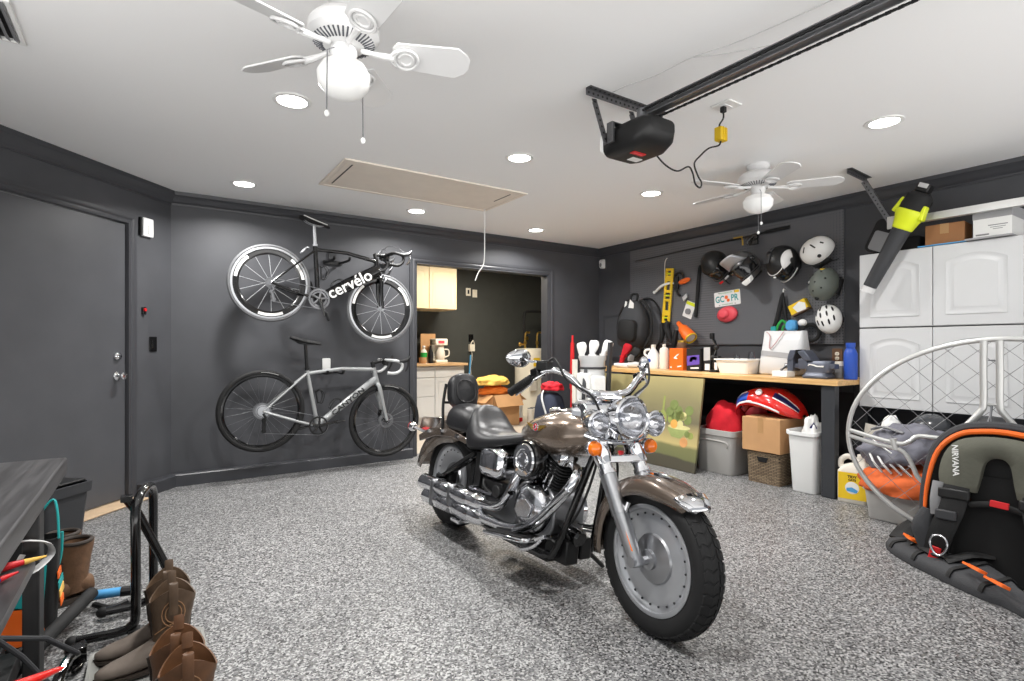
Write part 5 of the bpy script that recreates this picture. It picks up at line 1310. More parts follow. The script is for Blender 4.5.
# ---------------------------------------------------------------- workbench and what stands on it
def bz(y): return .899+.0085*(y-2.1)
BF=4.28
t=thing('workbench','long wooden topped workbench with dark legs under the pegboard','workbench')
y0,y1=2.015,4.86
g=G();g.add([(x,y,bz(y)-d) for y in (y0,y1) for x in (BF,4.93) for d in (.04,0)],[(0,1,3,2),(4,6,7,5),(0,4,5,1),(2,3,7,6),(0,2,6,4),(1,5,7,3)])
tp=build('worktop',g,M['bench'],t,bevel=.003)
mk('benchleg',(52,54,58),.45)
for y in (2.095,4.75):
    for x in (4.335,4.87):
        g=G();g.b2((x-.035,y-.05,0.001),(x+.035,y+.05,bz(y)-.041));build('leg',g,M['benchleg'],t,bevel=.004)
g=G();
for x in (4.9,): g.add([(x+a,y,bz(y)-d) for y in (2.17,4.685) for a in (-.02,.02) for d in (.13,.041)],[(0,1,3,2),(4,6,7,5),(0,4,5,1),(2,3,7,6),(0,2,6,4),(1,5,7,3)])
build('apron',g,M['benchleg'],t,bevel=.003)
g=G();g.b2((4.915,2.17,.12),(4.94,4.685,.80));build('shade_panel',g,mk('bench_shade',(30,31,33),.6),t)  # added dark sheet before the wall, its colour stands for the shade under the bench
# bottles and boxes
B=bottle
Y=4.08;t=B('jug','white handled detergent bottle with a blue dot nearest the far end of the bench',(4.60,Y,bz(Y)+.001),[(0,0),(.066,0),(.07,.02),(.07,.12),(.06,.16),(.035,.2),(.024,.215),(.024,.235),(0,.235)],M['white'],M['offwhite'],capz=(.027,.235,.262),cat='bottle')
g=G();g.tube([(4.56,Y+.05,bz(Y)+.13),(4.55,Y+.08,bz(Y)+.16),(4.55,Y+.07,bz(Y)+.2),(4.575,Y+.025,bz(Y)+.21)],.013,8,4);build('handle',g,M['white'],t)
g=G(mright(Y,bz(Y)+.09,4.5315));g.cyl((0,0,-.002),(0,0,.003),.022,None,16);build('blue_dot',g,M['blue'],t)
Y=3.93;B('bottle','tall slim white squeeze bottle between the handled bottle and orange box',(4.60,Y,bz(Y)+.001),[(0,0),(.048,0),(.05,.01),(.05,.2),(.04,.225),(.02,.235),(.02,.245),(0,.245)],M['offwhite'],M['offwhite'],capz=(.018,.245,.27))
def retail(name,label,y,x,w,h,d,m,deco,rotz=0,cat='box'):
    t=thing(name,label,cat,(x,y,bz(y)+.0025),rotz)
    g=G();g.b2((-d/2,-w/2,0),(d/2,w/2,h));build('carton',g,m,t,bevel=.002)
    for nm,mm,pts in deco:
        g=G(T(-d/2,0,0)@MR)
        g.prism([(px*w,py*h) for px,py in pts],.0012);build(nm,g,mm,t)
    return t
ob=retail('retail_box','bright orange box with a white swirl on the workbench',3.725,4.6,.17,.225,.12,M['orange'],[('white_swirl',M['white'],[(-.2,.55),(.1,.72),(.25,.75),(.15,.68),(.0,.6),(.12,.52),(.05,.5),(-.1,.52)]),('white_mark',M['white'],[(-.42,.08),(-.34,.08),(-.34,.16),(-.42,.16)]),('white_mark',M['white'],[(.1,.12),(.4,.16),(.4,.22),(.1,.18)])])
zb=bz(3.725)+.228
t=thing('jar','small brown jar with a yellow top standing on the orange box','jar')
g=G();g.lathe([(0,0),(.045,0),(.048,.02),(.048,.05),(.04,.06),(0,.06)],(4.6,3.70,zb),(0,0,1),20);build('body',g,M['bootbrown'],t)
g=G();g.lathe([(0,.06),(.042,.06),(.042,.078),(.03,.084),(0,.084)],(4.6,3.70,zb),(0,0,1),20);build('lid',g,M['gold'],t)
retail('retail_box','black box with a purple picture beside the orange box',3.51,4.6,.165,.225,.12,M['blackm'],[('purple_picture',M['purple'],[(-.46,.22),(.44,.3),(.44,.72),(-.46,.66)]),('pale_shape',M['ltgrey'],[(-.3,.42),(-.1,.4),(.0,.5),(.2,.46),(.3,.6),(.1,.64),(-.2,.6)]),('pale_band',M['white'],[(-.2,.08),(.4,.1),(.4,.17),(-.2,.15)])])
retail('retail_box','narrow black and white box next to the purple pictured box',3.37,4.62,.085,.25,.1,M['blackm'],[('white_picture',M['ltgrey'],[(-.45,.42),(.4,.45),(.4,.95),(-.45,.95)]),('white_label',M['white'],[(-.3,.05),(.35,.05),(.35,.3),(-.3,.3)])])
t=thing('articulated_stand','black jointed stand with clamps rising above the narrow black and white box','stand')
Y=3.27;z=bz(Y)
g=G();g.lathe([(0,0.001),(.05,0.001),(.05,.015),(.02,.03),(0,.03)],(4.55,Y,z),(0,0,1),20);build('foot',g,M['black'],t)
g=G();g.tube([(4.55,Y,z+.02),(4.55,Y+.01,z+.14),(4.56,Y-.015,z+.24),(4.55,Y+.02,z+.33)],.013,8,3);build('arm',g,M['blackg'],t)
g=G();g.ell((4.55,Y+.01,z+.14),(.028,.028,.03));build('joint',g,M['black'],t);g=G();g.ell((4.56,Y-.012,z+.24),(.025,.025,.028));build('joint',g,M['black'],t);g=G();g.box((4.55,Y-.03,z+.1),(.05,.05,.12));build('battery_pack',g,M['black'],t,bevel=.006);g=G();g.box((4.54,Y+.02,z+.35),(.04,.035,.06));build('head',g,M['black'],t,bevel=.006)
g=G();g.box((4.522,Y-.035,z+.06),(.006,.03,.07));build('white_label',g,M['white'],t)
# basin
t=thing('basin','white plastic wash basin holding glass jars on the workbench','basin')
Y0=3.02;zz=bz(Y0)+.002
g=G()
def rr2(w,d,z,r=.04): return [V((4.58+x,Y0+y,zz+z)) for x,y in rrect(d,w,r,5)]
g.loft([rr2(.31,.22,0),rr2(.36,.27,.12),rr2(.385,.295,.122),rr2(.385,.295,.135),rr2(.36,.27,.135),rr2(.345,.255,.12),rr2(.3,.21,.006)],cap=True);build('tub',g,M['white'],t,smooth=40)
for i,(dx,dy,h,lb) in enumerate(((.0,.03,.16,'small clear glass jar standing upright in the white basin near its middle'),(.03,-.1,.19,'taller clear glass jar in the white basin near the tote bag'))):
    g=G();g.lathe([(0,.004),(.03,.004),(.033,.02),(.033,h*.75),(.024,h*.9),(.024,h),(.021,h),(.021,h*.9),(.03,h*.75),(.03,.012),(0,.012)],(4.58+dx,Y0+dy,zz+.006),(0,0,1),20)
    solo('glass_jar',g,M['glass'],lb,'jar',group='jars in the white basin')
t=thing('squeeze_bottle','red and white squeeze tube standing nose down behind the white basin','tube')
g=G();g.loft([[V((4.80+x*d,2.85+y*w,bz(2.85)+z)) for x,y in circ(1,20)] for z,w,d in ((.085,.012,.012),(.12,.016,.016),(.2,.05,.03),(.345,.055,.012))]);build('tube',g,M['red'],t,smooth=60)
g=G();g.lathe([(0,.001),(.028,.001),(.026,.08),(.012,.09),(0,.09)],(4.80,2.85,bz(2.85)),(0,0,1),18);build('cap',g,M['white'],t)
g=G(mright(2.85,bz(2.85)+.24,4.77));g.ell((0,0,0),(.035,.03,.006));build('white_mark',g,M['white'],t)
# tote bag
t=thing('tote_bag','white canvas tote bag with a grey stripe standing on the workbench','tote bag')
Yc,xc=2.63,4.66;zt=bz(Yc)+.004
def tb(z,w,d,wob=0,dy=0):
    o=[]
    for x,y in rrect(d,w,min(d,w)*.3,5): o.append(V((xc+x,Yc+y+dy,zt+z+wob*math.sin(y*18))))
    return o
g=G();g.loft([tb(0,.34,.19,0,.03),tb(.015,.375,.21,0,.03),tb(.10,.39,.21,0,.01),tb(.2,.385,.18),tb(.3,.37,.13,.004),tb(.385,.36,.085,.008),tb(.387,.345,.075,.008),tb(.3,.355,.115)],cap=True)
for i,f in enumerate(g.f):
    zc=sum(g.v[k].z for k in f)/len(f)-zt
bagm=M['cabwhite'];build('bag',g,bagm,t,smooth=60)
g=G();q=[tb(.155,.388,.199),tb(.2,.388,.184)];q=[[V((xc+(p.x-xc)*1.012,Yc+(p.y-Yc)*1.006,p.z+.014*math.sin((p.y-Yc)*9))) for p in r] for r in q];g.loft(q,cap=False);build('grey_stripe',g,M['ltgrey2'] if 'ltgrey2' in M else mk('ltgrey2',(158,158,160),.7),t,smooth=60)
g=G();g.tube([(4.605,Yc+.14,zt+.38),(4.59,Yc+.1,zt+.34),(4.565,Yc+.09,zt+.24),(4.565,Yc+.06,zt+.25),(4.60,Yc-.02,zt+.38)],.004,6,5);build('rope_handle',g,M['pink2'] if 'pink2' in M else mk('pink2',(190,150,150),.6),t)
g=G();g.b2((4.33,2.43,bz(2.5)+.003),(4.45,2.56,bz(2.5)+.052));solo('small_box',g,M['white'],'small white cardboard box lying in front of the tote bag','box',bevel=.004)
# vise
t=thing('bench_vise','blue grey cast iron bench vise near the end of the workbench','vise')
vx,vy=4.47,2.25;vz=bz(vy)+.003
mk('vise',(88,92,104),.42,.35,var=.08,vs=14)
Q=T(vx,vy,vz)@rz(0)
g=G(Q);g.loft([[V((x*k,y*k,z)) for x,y in rrect(.16,.2,.03,4)] for z,k in ((0,1),(.02,1),(.035,.85),(.05,.8))]);g.loft([[V((x*k,y*k2-.01,z)) for x,y in rrect(.13,.19,.04,4)] for z,k,k2 in ((.045,1,.9),(.07,.95,1),(.11,.95,1.05),(.13,.8,1.1),(.14,.7,1.1))]);body=build('body',g,M['vise'],t,bevel=.004,smooth=40)
g=G(Q);g.b2((-.065,.06,.07),(.065,.13,.155));g.loft([[V((x,y,z)) for x in (-.06,.06) for y in ()] for z in ()]) if False else None
g.loft([[V((-.07,a,b)),V((.07,a,b)),V((.07,c,d)),V((-.07,c,d))] for a,b,c,d in ((.02,.14,.07,.14),(.05,.185,.105,.17),(.075,.215,.13,.20),(.085,.225,.135,.215))]);build('fixed_jaw',g,M['vise'],t,bevel=.006)
g=G(Q);g.b2((-.06,.175,.05),(.06,.225,.155));g.loft([[V((-.065,a,b)),V((.065,a,b)),V((.065,c,d)),V((-.065,c,d))] for a,b,c,d in ((.175,.14,.225,.14),(.16,.19,.215,.185),(.15,.225,.2,.225))]);g.b2((-.04,-.14,.075),(.04,.18,.115));build('sliding_jaw',g,M['vise'],t,bevel=.006)
g=G(Q);g.b2((-.068,.137,.19),(.068,.148,.228));build('jaw_plate',g,M['black'],t)
g=G(Q);g.cyl((0,.22,.09),(0,.27,.09),.022,None,14);g.cyl((-.09,.255,.06),(.09,.255,.13),.008,None,10);g.ell((-.09,.255,.06),(.012,.012,.012));g.ell((.09,.255,.13),(.012,.012,.012));build('screw_handle',g,M['steel'],t)
g=G(Q@T(-.066,-.02,.095)@Matrix(((0,0,-1,0),(-1,0,0,0),(0,1,0,0),(0,0,0,1))));g.prism([(-.07,.0),(-.055,.012),(-.02,.004),(-.005,-.004),(.05,-.006),(.056,.006),(.0,.006),(-.02,.014),(-.06,.02)],.003);build('raised_mark',g,M['white'],t)
t=bottle('metal_bottle','tall blue metal drinks bottle at the bench end against the cabinet',(4.56,2.03+.02,bz(2.05)+.002),[(0,0),(.046,0),(.048,.01),(.048,.2),(.035,.235),(.03,.24),(.03,.25),(0,.25)],M['blue'],M['blue'],capz=(.033,.25,.285))
t=bottle('jar','short clear jar with a pale lid between the vise and blue bottle',(4.62,2.15,bz(2.15)+.002),[(0,0),(.04,0),(.042,.02),(.042,.09),(.03,.1),(0,.1)],M['grey'],M['offwhite'],capz=(.042,.1,.135),cat='jar')
g=G();g.tube([(4.5,4.36,bz(4.3)+.03),(4.55,4.3,bz(4.3)+.035),(4.62,4.2,bz(4.2)+.03)],[.03,.035,.012],10,5);g.tube([(4.5,4.36,bz(4.3)+.02),(4.42,4.5,bz(4.5)+.03)],[.035,.02],10);
solo('crumpled_bag',g,M['cabwhite'],'crumpled pale plastic bag lying at the far end of the bench','plastic bag')
# ---------------------------------------------------------------- beneath and beside the bench
def paintmat():
    m,nt,b=_bs('oil_painting_ground');L=nt.links.new;N=nt.nodes.new
    tc=N('ShaderNodeTexCoord');s=N('ShaderNodeSeparateXYZ');L(tc.outputs['Object'],s.inputs[0])
    n=N('ShaderNodeTexNoise');n.inputs['Scale'].default_value=2.2;L(tc.outputs['Object'],n.inputs['Vector'])
    ad=N('ShaderNodeMath');ad.operation='MULTIPLY_ADD';ad.inputs[1].default_value=.12;L(n.outputs[0],ad.inputs[0]);L(s.outputs[1],ad.inputs[2])
    r=ramp(nt,[(.0,(74,70,58)),(.16,(80,76,64)),(.175,(110,112,76)),(.27,(118,118,80)),(.30,(186,170,116)),(.42,(160,146,104)),(.5,(112,106,84)),(.75,(142,134,96)),(1.0,(176,162,112))]);L(ad.outputs[0],r.inputs[0]);L(r.outputs[0],b.inputs['Base Color']);b.inputs['Roughness'].default_value=.35
    return m
M['painting']=paintmat()
ph=.868;tilt=math.degrees(math.asin((4.235-4.10)/ph))
# local x = picture right (-Y), y = up the canvas, z = towards the room
t=thing('painting','large unframed still life painting with a fruit bowl leaning against the workbench','painting')
PM=T(4.10,3.90,.004)@ry(tilt)@MR
t.matrix_basis=PM
g=G();g.b2((-.74,0,-.022),(.74,ph,0));build('canvas',g,M['painting'],t)
def blob(nm,m,x,y,r,r2=None,z=.0012,cv='ell',pts=None):
    g=G()
    if pts: g.prism(pts,z,(0,0,.0002))
    else: g.prism(circ(r,20,x,y,r2 or r),z,(0,0,.0002))
    return build(nm,g,m,t,smooth=0)
for n_,c in dict(p_green=(142,150,84),p_leaf=(120,132,78),p_pale=(206,198,140),p_orange=(214,158,82),p_peach=(206,150,98),p_bowl=(150,160,100),p_bowld=(112,124,78),p_dark=(88,90,62)).items(): mk(n_,c,.4,var=.12,vs=12)
X0=.44
blob('vase_paint',M['p_green'],0,0,0,pts=[(X0-.16,.40),(X0-.10,.39),(X0-.07,.44),(X0-.08,.50),(X0-.115,.545),(X0-.112,.68),(X0-.135,.68),(X0-.138,.545),(X0-.17,.5),(X0-.185,.45)])
for x,y,r,k in ((.02,.60,.05,'p_leaf'),(.08,.55,.045,'p_leaf'),(-.02,.53,.05,'p_leaf'),(.05,.49,.05,'p_leaf'),(.2,.56,.045,'p_leaf'),(.19,.47,.045,'p_leaf'),(.1,.5,.05,'p_green'),(.14,.5,.04,'p_pale'),(.0,.46,.04,'p_green')):
    blob('grape_paint',M[k],X0+x-.02,y,r)
blob('bowl_paint',M['p_bowl'],0,0,0,pts=[(X0-.06,.38),(X0+.0,.30),(X0+.1,.29),(X0+.16,.34),(X0+.21,.40),(X0+.1,.385)])
blob('bowl_rim_paint',M['p_pale'],X0+.08,.395,.13,.022,.0016)
for x,y,r,k in ((.04,.42,.042,'p_orange'),(.11,.425,.035,'p_pale'),(.17,.26,.045,'p_peach'),(.24,.33,.032,'p_green'),(.2,.34,.03,'p_leaf')):
    blob('fruit_paint',M[k],X0+x-.02,y,r,None,.0018)
# grey tote with red bag
def crate(name,label,cx,cy,w,d,h,m,lidm=None,rotz=0,handle=True):
    t=thing(name,label,'storage tote',(cx,cy,.001),rotz)
    def r_(k,z): return [V((x,y,z)) for x,y in rrect(d*k,w*k,.05*k,5)]
    g=G();g.loft([r_(.84,0),r_(.86,.01),r_(.95,h*.86),r_(1,h*.87),r_(1.0,h),r_(.955,h),r_(.93,h*.86),r_(.82,.012)],cap=True);bd=build('tub',g,m,t,smooth=30,bevel=.003)
    if handle:
        for s in (-1,1):
            g=G();g.box((0,s*w*.487,h*.72),(d*.36,.02,h*.14));build('handle',g,m,bd,bevel=.008)
        g=G();g.tube([(-d*.468,-w*.33,h*.62),(-d*.473,-w*.3,h*.74),(-d*.474,w*.3,h*.74),(-d*.468,w*.33,h*.62)],.008,6,3);build('rib',g,m,bd)
    return t
crate('storage_tote','grey plastic storage tote holding the red bag under the workbench',4.50,3.10,.44,.46,.40,M['tote'])
clothlump('stuff_sack','bulging red fabric bag stuffed in the grey tote under the bench',(4.50,3.10,.305),(.182,.19,.29),M['redcloth'],2.2,'bag',.08,.15)
clothlump('pink_cloth','pink patterned cloth bundle tucked behind the red bag',(4.74,2.98,.47),(.07,.12,.13),M['pink'],7.7,'cloth',.14,.4)
# basket, carton, bodywork
def wickermat():
    m,nt,b=_bs('wicker');L=nt.links.new;N=nt.nodes.new
    tc=N('ShaderNodeTexCoord');br=N('ShaderNodeTexBrick');br.inputs['Scale'].default_value=1;br.inputs['Brick Width'].default_value=.045;br.inputs['Row Height'].default_value=.013;br.inputs['Mortar Size'].default_value=.003;br.inputs['Mortar Smooth'].default_value=.6
    s=N('ShaderNodeSeparateXYZ');L(tc.outputs['Object'],s.inputs[0]);ad=N('ShaderNodeMath');ad.operation='ADD';L(s.outputs[0],ad.inputs[0]);L(s.outputs[1],ad.inputs[1])
    cb=N('ShaderNodeCombineXYZ');L(ad.outputs[0],cb.inputs[0]);L(s.outputs[2],cb.inputs[1]);L(cb.outputs[0],br.inputs['Vector'])
    for i,c in enumerate(((150,130,104),(116,98,76),(58,48,38))): br.inputs[i+1].default_value=lin(c)
    L(br.outputs['Color'],b.inputs['Base Color']);b.inputs['Roughness'].default_value=.8
    p=N('ShaderNodeBump');p.inputs['Strength'].default_value=.8;p.inputs['Distance'].default_value=.006;p.invert=True;L(br.outputs['Fac'],p.inputs['Height']);L(p.outputs[0],b.inputs['Normal']);return m
M['wicker']=wickermat()
t=thing('wicker_basket','brown wicker basket under the cardboard box beneath the workbench','basket',(4.475,2.62,.001))
g=G();w,d,h=.30,.36,.255
def rb(k,z,i=0): return [V((x,y,z)) for x,y in rrect(d*k-i,w*k-i,.02,3)]
g.loft([rb(.95,0),rb(1,h),rb(1,h,.03),rb(.95,.015,.03)],cap=True);bk=build('weave',g,M['wicker'],t,smooth=30)
g=G();g.tube([(p.x,p.y,h) for p in rb(1,0,.012)],.011,8,0,True);build('rim',g,M['wicker'],bk)
g=G(T(-d/2-.002,0,h*.80)@MR);g.prism([(-.05,.02),(.05,.02),(.035,-.02),(-.035,-.02)],.004);build('hand_hole',g,M['black'],bk)
carton('cardboard_box','closed cardboard box stacked on the wicker basket',(4.28,2.46,.27),(4.66,2.80,.555),0)
t=thing('motorcycle_fairing','red motorcycle fairing with blue and white stripes lying on the cardboard box','fairing')
# local: x = picture right (-Y), y = up, z = towards the room
Q=T(4.50,2.66,.557)@MR
t.matrix_basis=Q
prof=[(-.30,-.02,.08,.06),(-.28,.03,.15,.10),(-.22,.07,.20,.14),(-.12,.095,.235,.17),(0,.085,.245,.185),(.10,.06,.23,.18),(.18,.03,.18,.15),(.25,.01,.11,.10),(.29,.003,.04,.05)]
def fsec(x,zb,zt,w,e=1,n=16,off=0):
    o=[]
    for i in range(n+1):
        a=PI*i/n;c=math.cos(a);s_=math.sin(a)
        o.append(V((x,zb+(zt-zb+off)*s_**.8,(w+off)*math.copysign(abs(c)**.75,c))))
    return o
g=G();g.loft([fsec(*p) for p in prof],cap=False,closed=False);build('shell',g,M['redp'] if 'redp' in M else mk('redp',(214,34,28),.22,coat=.8),t,solid=.006,smooth=60)
def stripe(name,m,x0,x1,a0,a1,off,sk=0):
    g=G();rows=[]
    def at(x):
        for (p,q) in zip(prof,prof[1:]):
            if p[0]<=x<=q[0]:
                u=(x-p[0])/(q[0]-p[0]);return [p[k]+(q[k]-p[k])*u for k in range(4)]
        return prof[-1]
    for i in range(9):
        x=x0+(x1-x0)*i/8;_,zb,zt,w=at(x);row=[]
        for j in range(5):
            a=R(a0+(a1-a0)*j/4+sk*(i/8));c,s_=math.cos(a),math.sin(a)
            row.append(V((x,zb+(zt-zb+off)*s_**.8,(w+off)*math.copysign(abs(c)**.75,c))))
        rows.append(row)
    g.loft(rows,cap=False,closed=False);return build(name,g,m,t,solid=.002,smooth=60)
stripe('blue_stripe',M['blue'],-.29,-.13,12,44,.005);stripe('white_edge',M['white'],-.29,-.08,5,11,.0055);stripe('white_edge',M['white'],-.29,-.16,45,51,.0055,4)
stripe('white_edge',M['white'],-.08,.16,5,9,.0055,-4);stripe('dark_blue_stripe',mk('navy',(24,28,84),.3),.10,.27,38,58,.005);stripe('white_edge',M['white'],.10,.27,33,37,.0055);stripe('white_edge',M['white'],.12,.27,59,63,.0055)
g=G();p=V((-.02,.205,.155));g.cyl(p,p+V((0,.008,.012)),.028,None,18);g.cyl(p+V((0,.006,.01)),p+V((0,.011,.016)),.016,None,14);build('round_badge',g,M['white'],t)
# waste bin with things
t=thing('waste_bin','tall pale grey waste bin full of packaging beside the workbench leg','bin',(4.42,2.285,.001))
w,d,h=.235,.30,.47
def wb(k,z,c=0,i=0): return [V((x-0,y,z+c*(abs(y)/(w*k/2))**2 if c else z)) for x,y in rrect(d*k-i,w*k-i,.03,5)]
g=G();g.loft([wb(.78,0),wb(.8,.01),wb(.96,h-.03,.015),wb(1.06,h-.03,.02),wb(1.06,h,.02),wb(1,h,.02,.01),wb(.79,.012,0,.01)],cap=True);build('bin',g,M['can'],t,smooth=30,bevel=.002)
clothlump('packaging','crumpled white wrapping with a blue corner poking out of the bin',(4.44,2.28,.405),(.085,.065,.15),M['white'],5.5,'packaging',.2,.2)
g=G(T(4.39,2.25,.505)@rz(20));g.prism([(-.03,0),(.03,0),(.005,.05)],.004,(0,0,0),(0,-1,0),(0,0,1));solo('blue_packet',g,M['navy'],'dark blue triangular packet corner in the waste bin','packet')
# golf bag
t=thing('golf_bag','white golf bag with pockets standing at the far end of the workbench','golf bag')
gx,gy=3.96,4.36
ax=V((.02,.0,1)).normalized()
g=G();g.lathe([(0,0.002),(.13,.002),(.135,.05),(.14,.5),(.135,1.0),(.147,1.02),(.15,1.06),(.132,1.06),(.125,.95),(0,.92)],(gx,gy,0),(0,0,1),28);bd=build('body',g,M['cabwhite'],t)
g=G();
for a,z0,z1,r in ((200,.1,.42,.15),(250,.5,.85,.145),(190,.55,.88,.143)):
    c=V((gx+r*math.cos(R(a)),gy+r*math.sin(R(a)),(z0+z1)/2));g.box(c,(.09,.15,z1-z0),rz(a).to_3x3())
build('pocket',g,M['white'],t,bevel=.02,seg=3)
g=G();g.tube([(gx-.13,gy-.04,.92),(gx-.19,gy-.08,.75),(gx-.2,gy-.08,.5),(gx-.14,gy-.05,.35)],.02,8,5,flat=.4);g.torus((gx,gy,.93),(0,0,1),.137,.012,28,8);build('strap',g,M['char'],t)
def club(label,dx,dy,lean,h,kind,m):
    t=thing('golf_club',label,'golf club',group='clubs in the white golf bag')
    a=V((gx+dx,gy+dy,.935)) if dx<9 else V((dx-10,dy,bz(dy)+.016));b=V((a.x+lean[0],a.y+lean[1],h))
    g=G();g.cyl(a-V((0,0,.012)),b,.007,None,8);build('shaft',g,M['steel'],t)
    g=G();d=(b-a).normalized()
    if kind=='iron': g.loft([[b+V((x,y,z)) for x,z in ((-.045,-.02),(.03,-.03),(.05,.03),(.0,.05),(-.04,.02))] for y in (-.012,.012)])
    elif kind=='cover':
        u_,v_,w_=frame(d,(.35,-1,0));g.loft([[b+d*z+u_*(x*sx_+ox_)+v_*(y*sy_) for x,y in rrect(1,1,.28,4)] for z,sx_,sy_,ox_ in ((-.15,.05,.045,0),(-.03,.055,.05,0),(.0,.085,.055,.012),(.05,.105,.06,.02),(.085,.095,.055,.02),(.10,.06,.035,.018))]);g.box(b-d*.06,(.062,.062,.02))
    else: g.lathe([(.012,0),(.016,.01),(.014,.1),(0,.1)],b,d,12)
    build('head_cover' if kind=='cover' else 'club_head',g,m,t,bevel=.004)
club('golf iron with a white cover standing first from the red stick in the golf bag',-.06,.06,(-.02,.03),1.10,'cover',M['white'])
club('golf club with a white cover rising highest from the golf bag',-.01,.0,(.01,.0),1.125,'cover',M['whitegloss'])
club('golf club with a white cover leaning to the pegboard side of the bag',.05,-.06,(.04,-.04),1.13,'cover',M['white'])
club('short golf club with a red head cover standing at the far end of the bench',14.62,4.60,(.02,-.05),1.10,'cover',M['redcloth'])
club('short golf club with a black cover standing beside the red covered one on the bench',14.60,4.47,(.03,-.06),1.06,'cover',M['blackm'])
club('bare steel golf iron head standing lowest at the far end of the bench',14.52,4.44,(.0,-.10),1.02,'iron',M['silver'])
g=G();g.cyl((3.83,4.55,.7),(3.85,4.56,1.2),.024,.021,12);g.cyl((3.85,4.56,1.2),(3.853,4.562,1.28),.012,.011,10);g.cyl((3.81,4.54,0.012),(3.83,4.55,.7),.014,None,8);solo('red_pole',g,M['red'],'red handled pole standing on the floor just behind the white golf bag','pole')
g=G();g.cyl((3.76,4.42,0.01),(3.79,4.45,1.02),.03,None,12);solo('cardboard_tube',g,M['offwhite'],'pale tube standing just left of the white golf bag','tube')
g=G();g.box((4.03,4.20,.625),(.05,.03,1.16),rx(4).to_3x3());
solo('alignment_board',g,M['char'],'dark grey slat leaning between the golf bag and the workbench','slat',bevel=.004)
clothlump('duffel_bag','dark blue duffel bag on the floor beside the doorway jamb',(4.38,4.62,.01),(.0001,.0001,.0001),M['bluejean'],1,'bag') if False else None
t=thing('duffel_bag','blue grey duffel bag with a red cloth on the floor right of the doorway','bag')
import mathutils.noise as mno
g=G();g.loft([[V((3.86+x+(.02*mno.noise(V((x*9,y*9,z*5)))),4.98+y,z)) for x,y in rrect(.30*k,.36*k,.1*k,6)] for z,k in ((.002,.85),(.03,1),(.28,1.02),(.46,.92),(.58,.75),(.62,.5))]);build('bag',g,M['bluejean'],t,smooth=60)
g=G();g.tube([(3.72,4.87,.4),(3.70,4.92,.57),(3.76,4.97,.65),(3.86,5.07,.61)],.015,8,5,flat=.5);build('strap',g,M['white'],t)
clothlump('red_cloth','red cloth lying on top of the blue grey duffel bag',(3.88,4.96,.655),(.12,.14,.075),M['redcloth'],6.1,'cloth',.16,.3)
# ---------------------------------------------------------------- white wall cabinets
CX=4.62
def door_r(name,ya,yb,z0,z1,m,parent,arch=True):
    """door on the plane x=CX facing -x"""
    Q=T(CX,0,0)@Matrix(((0,1,0,0),(-1,0,0,0),(0,0,1,0),(0,0,0,1)))  # local x -> -Y, local y -> X
    g=G(Q);g.b2((-ya,-.018,z0),(-yb,0,z1));d=build(name,g,m,parent,bevel=.003)
    g=G(Q);w=.075;arch_panel(g,-ya+w,-yb-w,z0+w,z1-w,.045 if arch else 0,.006,.008,-.018)
    build('raised_panel',g,m,d,smooth=40);return d
for z0,z1,lb in ((1.302,1.868,'white wall cabinet with two arched doors, upper of the stacked pair'),(.692,1.296,'white wall cabinet with two arched doors, lower of the stacked pair')):
    t=thing('wall_cabinet',lb,'cabinet')
    g=G();g.b2((CX+.001,1.048,z0),(4.948,2.005,z1));build('body',g,M['cabwhite'],t,bevel=.002)
    door_r('door',2.004,1.533,z0+.003,z1-.003,M['cabwhite'],t);door_r('door',1.527,1.050,z0+.003,z1-.003,M['cabwhite'],t)
zt=1.8695
carton('cardboard_box','plain brown cardboard box on top of the white cabinets',(4.66,1.375,zt),(4.86,1.60,zt+.155),4,False,'cardd',tape=True)
t=thing('white_box','white shipping box with printed text on top of the white cabinets','box')
g=G();g.b2((4.64,1.115,zt+.012),(4.90,1.315,zt+.21));bxw=build('carton',g,M['white'],t,bevel=.002)
g=G();g.b2((4.6385,1.113,zt+.14),(4.9015,1.317,zt+.2112));build('grey_lid',g,M['ltgrey2'],t)
Q=mright(1.215,zt+.08,4.6395)
for bx_,by_,bw_,bh_ in ((.03,.012,.10,.006),(.03,-.002,.08,.004),(.03,-.014,.05,.004),(-.05,-.045,.07,.010)):
    g=G(Q);g.b2((bx_-bw_/2,by_-bh_/2,-.0008),(bx_+bw_/2,by_+bh_/2,.0003));build('printed_line',g,M['grey'],bxw)
g=G();g.b2((4.57,1.10,zt+.001),(4.9,1.34,zt+.011));solo('flat_cardboard',g,M['ltgrey2'],'grey flat cardboard sheet jutting out under the white shipping box','cardboard sheet')
g=G();g.b2((4.60,1.345,zt+.0006),(4.64,1.62,zt+.007));solo('blue_folder',g,M['ltblue'],'thin blue folder on the cabinet top in front of the brown box','folder')
t=thing('desk_fan','black work light leaning on the cabinet top left of the leaf blower','work light')
Q=mright(1.885,2.0,4.74)@rz(-25)
g=G(Q);g.loft([[V((x*k,y*k,z)) for x,y in rrect(.19,.26,.04,5)] for z,k in ((-.05,.8),(-.02,1),(.03,1),(.04,.94))]);build('housing',g,M['blackm'],t)
g=G(Q);g.prism(rrect(.13,.15,.02,4,0,-.035),.006,(0,0,.039));build('lens',g,M['grey'],t)
g=G();g.b2((4.70,1.84,zt+.001),(4.78,1.95,zt+.03));build('foot',g,M['blackm'],t,bevel=.004)
g=G();g.loft([[V((x,y,zt+z)) for x,y in ((4.76,1.66),(4.90,1.66),(4.90,1.95),(4.76,1.80))] for z in (.001,.04,.12)]);solo('dark_bag',g,M['nylonb'],'dark bag lying on the cabinet top behind the leaf blower','bag',bevel=.02)
